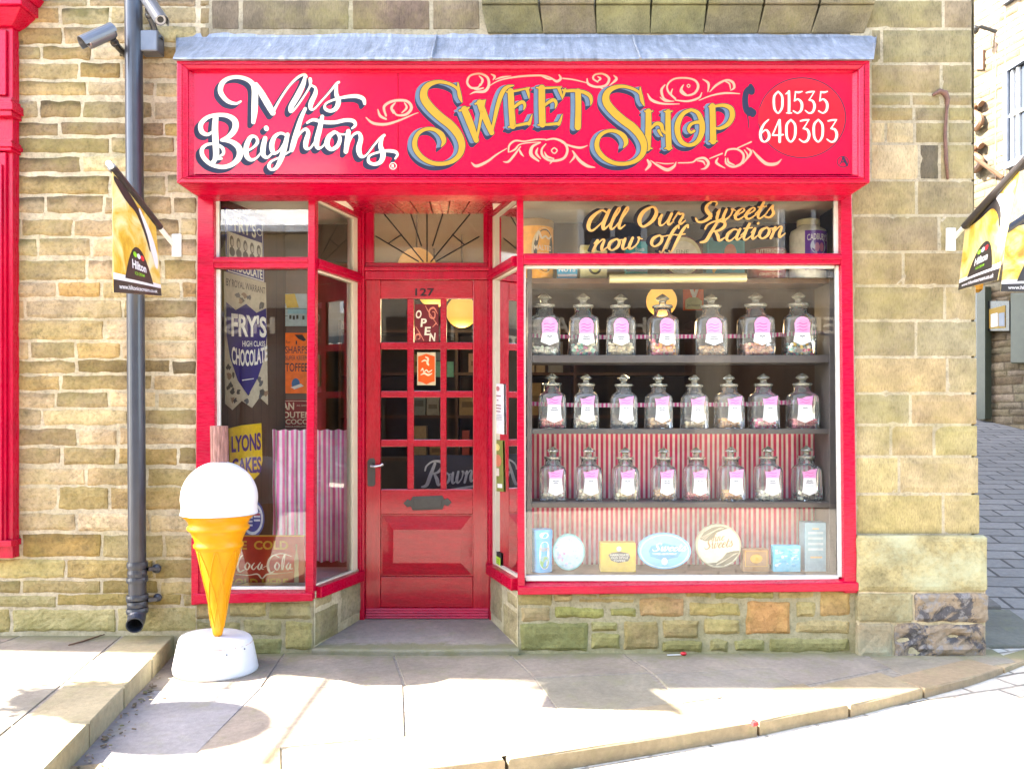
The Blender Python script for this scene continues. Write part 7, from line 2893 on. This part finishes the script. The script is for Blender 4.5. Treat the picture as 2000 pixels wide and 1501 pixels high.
def opposite(label, x0, x1, H, front, words, wins):
    o = thing("terrace_house", label, "house", ((x0 + x1) / 2, YO, 0))
    mb = MB()
    mb.box(x0, x1, YO - 7, YO, -.1, H)
    mb.build("stone_wall", M['ostone'], o)
    mb = MB()
    mb.slab([(x0, YO + .2, H), (x1, YO + .2, H), (x1, YO - 3.5, H + 2.0), (x0, YO - 3.5, H + 2.0)], (0, 0, .1))
    mb.slab([(x0, YO - 7.2, H), (x1, YO - 7.2, H), (x1, YO - 3.5, H + 2.0), (x0, YO - 3.5, H + 2.0)], (0, 0, .098))
    mb.build("roof", M['mortar'], o)
    mb = MB()
    mb.box(x0 + .3, x1 - .3, YO + .002, YO + .12, .0, .7)
    mb.box(x0 + .3, x1 - .3, YO + .002, YO + .16, 2.55, 3.1)
    n = 4
    for k in range(n + 1):
        x = x0 + .3 + (x1 - x0 - .7) * k / n
        mb.box(x, x + .1, YO + .002, YO + .12, .7005, 2.5495)
    f = mb.build("shopfront", front, o)
    mb = MB()
    mb.poly([(x0 + .35, YO + .04, .7), (x1 - .35, YO + .04, .7), (x1 - .35, YO + .04, 2.55), (x0 + .35, YO + .04, 2.55)])
    mb.build("glass_pane", M['dglass'], f)
    mb = MB()
    # lettering faces the street (+y): runs right to left in x
    fn = lambda u, v, h=0.0: Vector((x1 - .5 - u * (x1 - x0 - 1.0), YO + .162 + h, 3.05 - v * .45))
    mb.text(words, fn, .12, .2, .88, .8, .004, bold=.02)
    mb.build("lettering", M['ivory'], f, norm=False)
    for (a, b_) in wins:
        mb = MB()
        mb.box(a - .55, a + .55, YO + .003, YO + .06, b_, b_ + 1.5)
        wf = mb.build("window", M['white'], o)
        mb = MB()
        mb.box(a - .45, a - .04, YO + .0605, YO + .065, b_ + .1, b_ + 1.4)
        mb.box(a + .04, a + .45, YO + .0605, YO + .065, b_ + .1, b_ + 1.4)
        mb.build("pane", M['dglass'], wf)


opposite("stone shop opposite with black front, low slate roof", -9.0, -2.6, 4.3, M['camb'], "HISTORY THAT", [])
opposite("tall stone shop opposite with dark fashion shopfront", -2.6, 3.2, 7.2, M['dark'], "H & L FASHIONS  100", [(-1.2, 3.7), (1.6, 3.7)])
opposite("stone house opposite with dark front at the far right", 3.2, 9.6, 6.9, M['camb'], "98a  MAIN STREET", [(4.8, 3.6), (7.6, 3.6)])

# ================================================================= SMALL THINGS IN THE STREET
GP = PL((0, 0, .004), (0, 0, 1))
lo = thing("lollipop", "dropped red lollipop on a white stick by the window wall", "lollipop", GP(1325, 1278))
mb = MB()
a, c = GP(1303, 1279), GP(1334, 1279)
mb.tube([a + Vector((0, 0, .002)), c + Vector((0, 0, .004))], .0028, 8)
mb.build("stick", M['white'], lo)
mb = MB()
c = GP(1335, 1279)
mb.ball(c + Vector((0, 0, .010)), (.019, .013, .011), 14, 8)
M['lolly'] = paint("red_candy", (.45, .005, .012), .15, .2, 30)
mb.build("candy", M['lolly'], lo, smooth=True)
mb = MB()
c = GP(1474, 1416)
mb.col = (.7, .03, .03)
mb.loft([[c + Vector((.02 * math.cos(R(60 * k)) * s, .016 * math.sin(R(60 * k)) * s, hh + .004 * (k % 2))) for k in range(6)] for s, hh in ((1, .001), (.8, .015), (.2, .022))])
tag(mb.build("wrapper", M['matte']), "crumpled red sweet wrapper lying against the kerb", "wrapper")
GL = PL((0, 0, LZ + .006), (0, 0, 1))
mb = MB()
mb.tube([GL(134, 1259), GL(160, 1252), GL(185, 1244), GL(204, 1238)], [.004, .005, .005, .003], 6)
tag(mb.build("twig", M['brown']), "thin dark twig lying on the raised pavement", "twig")
mb = MB()
rnd = random.Random(3)
for k in range(90):
    f = rnd.random()
    y = -.45 - 1.5 * f
    x = ex(y) + .02 + abs(rnd.gauss(0, .05 + .05 * f))
    s = rnd.uniform(.004, .013)
    a = rnd.uniform(0, 6.28)
    mb.col = rnd.choice([(.14, .10, .06), (.2, .15, .09), (.26, .21, .14), (.10, .08, .05), (.15, .14, .06)])
    z = .005 + rnd.uniform(0, .006)
    p = Vector((x, y, z))
    u = Vector((math.cos(a), math.sin(a), rnd.uniform(-.3, .3))) * s
    v = Vector((-math.sin(a), math.cos(a), rnd.uniform(-.3, .3))) * s * rnd.uniform(.3, .8)
    mb.hexa([p - u - v, p + u - v, p + u + v, p - u + v], [p - u * .7 - v + Vector((0, 0, s * .4)), p + u * .8 - v + Vector((0, 0, s * .5)), p + u + v + Vector((0, 0, s * .3)), p - u + v + Vector((0, 0, s * .4))])
gr = mb.build("gutter_litter", M['matte'])
gr["kind"] = "stuff"
tag(gr, "dry leaf scraps and grit along the foot of the left kerb", "litter")

# oval sign out of the picture, with an added basket; their shadows fall on the flags
hs = thing("hanging_sign", "oval hanging sign on an iron bracket along the wall to the left", "sign", (-3.9, 0, 2.9))
mb = MB()
mb.col = (.1, .12, .2)
mb.loft([[(-3.9 + dx, -1.0 + .33 * s * math.cos(2 * math.pi * k / 40), 2.28 + .40 * s * math.sin(2 * math.pi * k / 40)) for k in range(40)] for dx, s in ((-.02, .97), (-.015, 1), (.015, 1), (.02, .97))])
mb.build("sign_board", M['matte'], hs)
mb = MB()
mb.tube([(-3.9, -.002, 2.78), (-3.9, -1.4, 2.78)], .014, 10)
mb.tube([(-3.9, -1.0, 2.78), (-3.9, -1.0, 2.67)], .008, 8)
mb.build("bracket", M['iron'], hs)
hb = thing("shadow_basket", "unseen flower basket added to cast a shadow on the left pavement", "flower basket", (-4.35, 0, 2.7))  # out of view, added to throw a blotchy shadow on the raised pavement
mb = MB()
mb.lathe([(.02, -.16), (.12, -.12), (.19, 0)], (-4.35, -.95, 2.3), 20)
mb.build("basket", M['brown'], hb)
mb = MB()
for k in range(420):
    a, b_, r = rnd.uniform(0, 6.28), rnd.uniform(-.4, 1.4), .26 * rnd.random() ** .5
    p = Vector((-4.35 + r * math.cos(a) * math.cos(b_) * 1.1, -.95 + r * math.sin(a) * math.cos(b_) * 1.0, 2.33 + r * math.sin(b_) * .7))
    u = Vector((rnd.uniform(-1, 1), rnd.uniform(-1, 1), rnd.uniform(-1, 1))).normalized() * .035
    v = u.orthogonal().normalized() * .022
    mb.col = rnd.choice([(.05, .10, .02), (.07, .13, .03), (.5, .05, .15), (.04, .08, .02)])
    mb.poly([p - u, p + v, p + u, p - v])
mb.build("foliage", M['matte'], hb, norm=False)
mb = MB()
mb.tube([(-4.35, -.002, 2.75), (-4.35, -.97, 2.75), (-4.35, -.95, 2.46)], .012, 8)
mb.build("bracket", M['iron'], hb)

M['rust'] = paint("rusty_iron", (.12, .06, .042), .8, .4, 40, .6)
mb = MB()
fn = FY(-.012)
mb.tube([fn(1822, 186), fn(1836, 178), fn(1846, 182), fn(1851, 194), fn(1849, 215), fn(1846, 260), fn(1848, 310), fn(1851, 350)], [.008, .014, .018, .014, .008, .010, .011, .007], 10)
tag(mb.build("iron_strap", M['rust'], smooth=True), "rusty hooked iron strap fixed to the ashlar right of the sign", "iron strap")
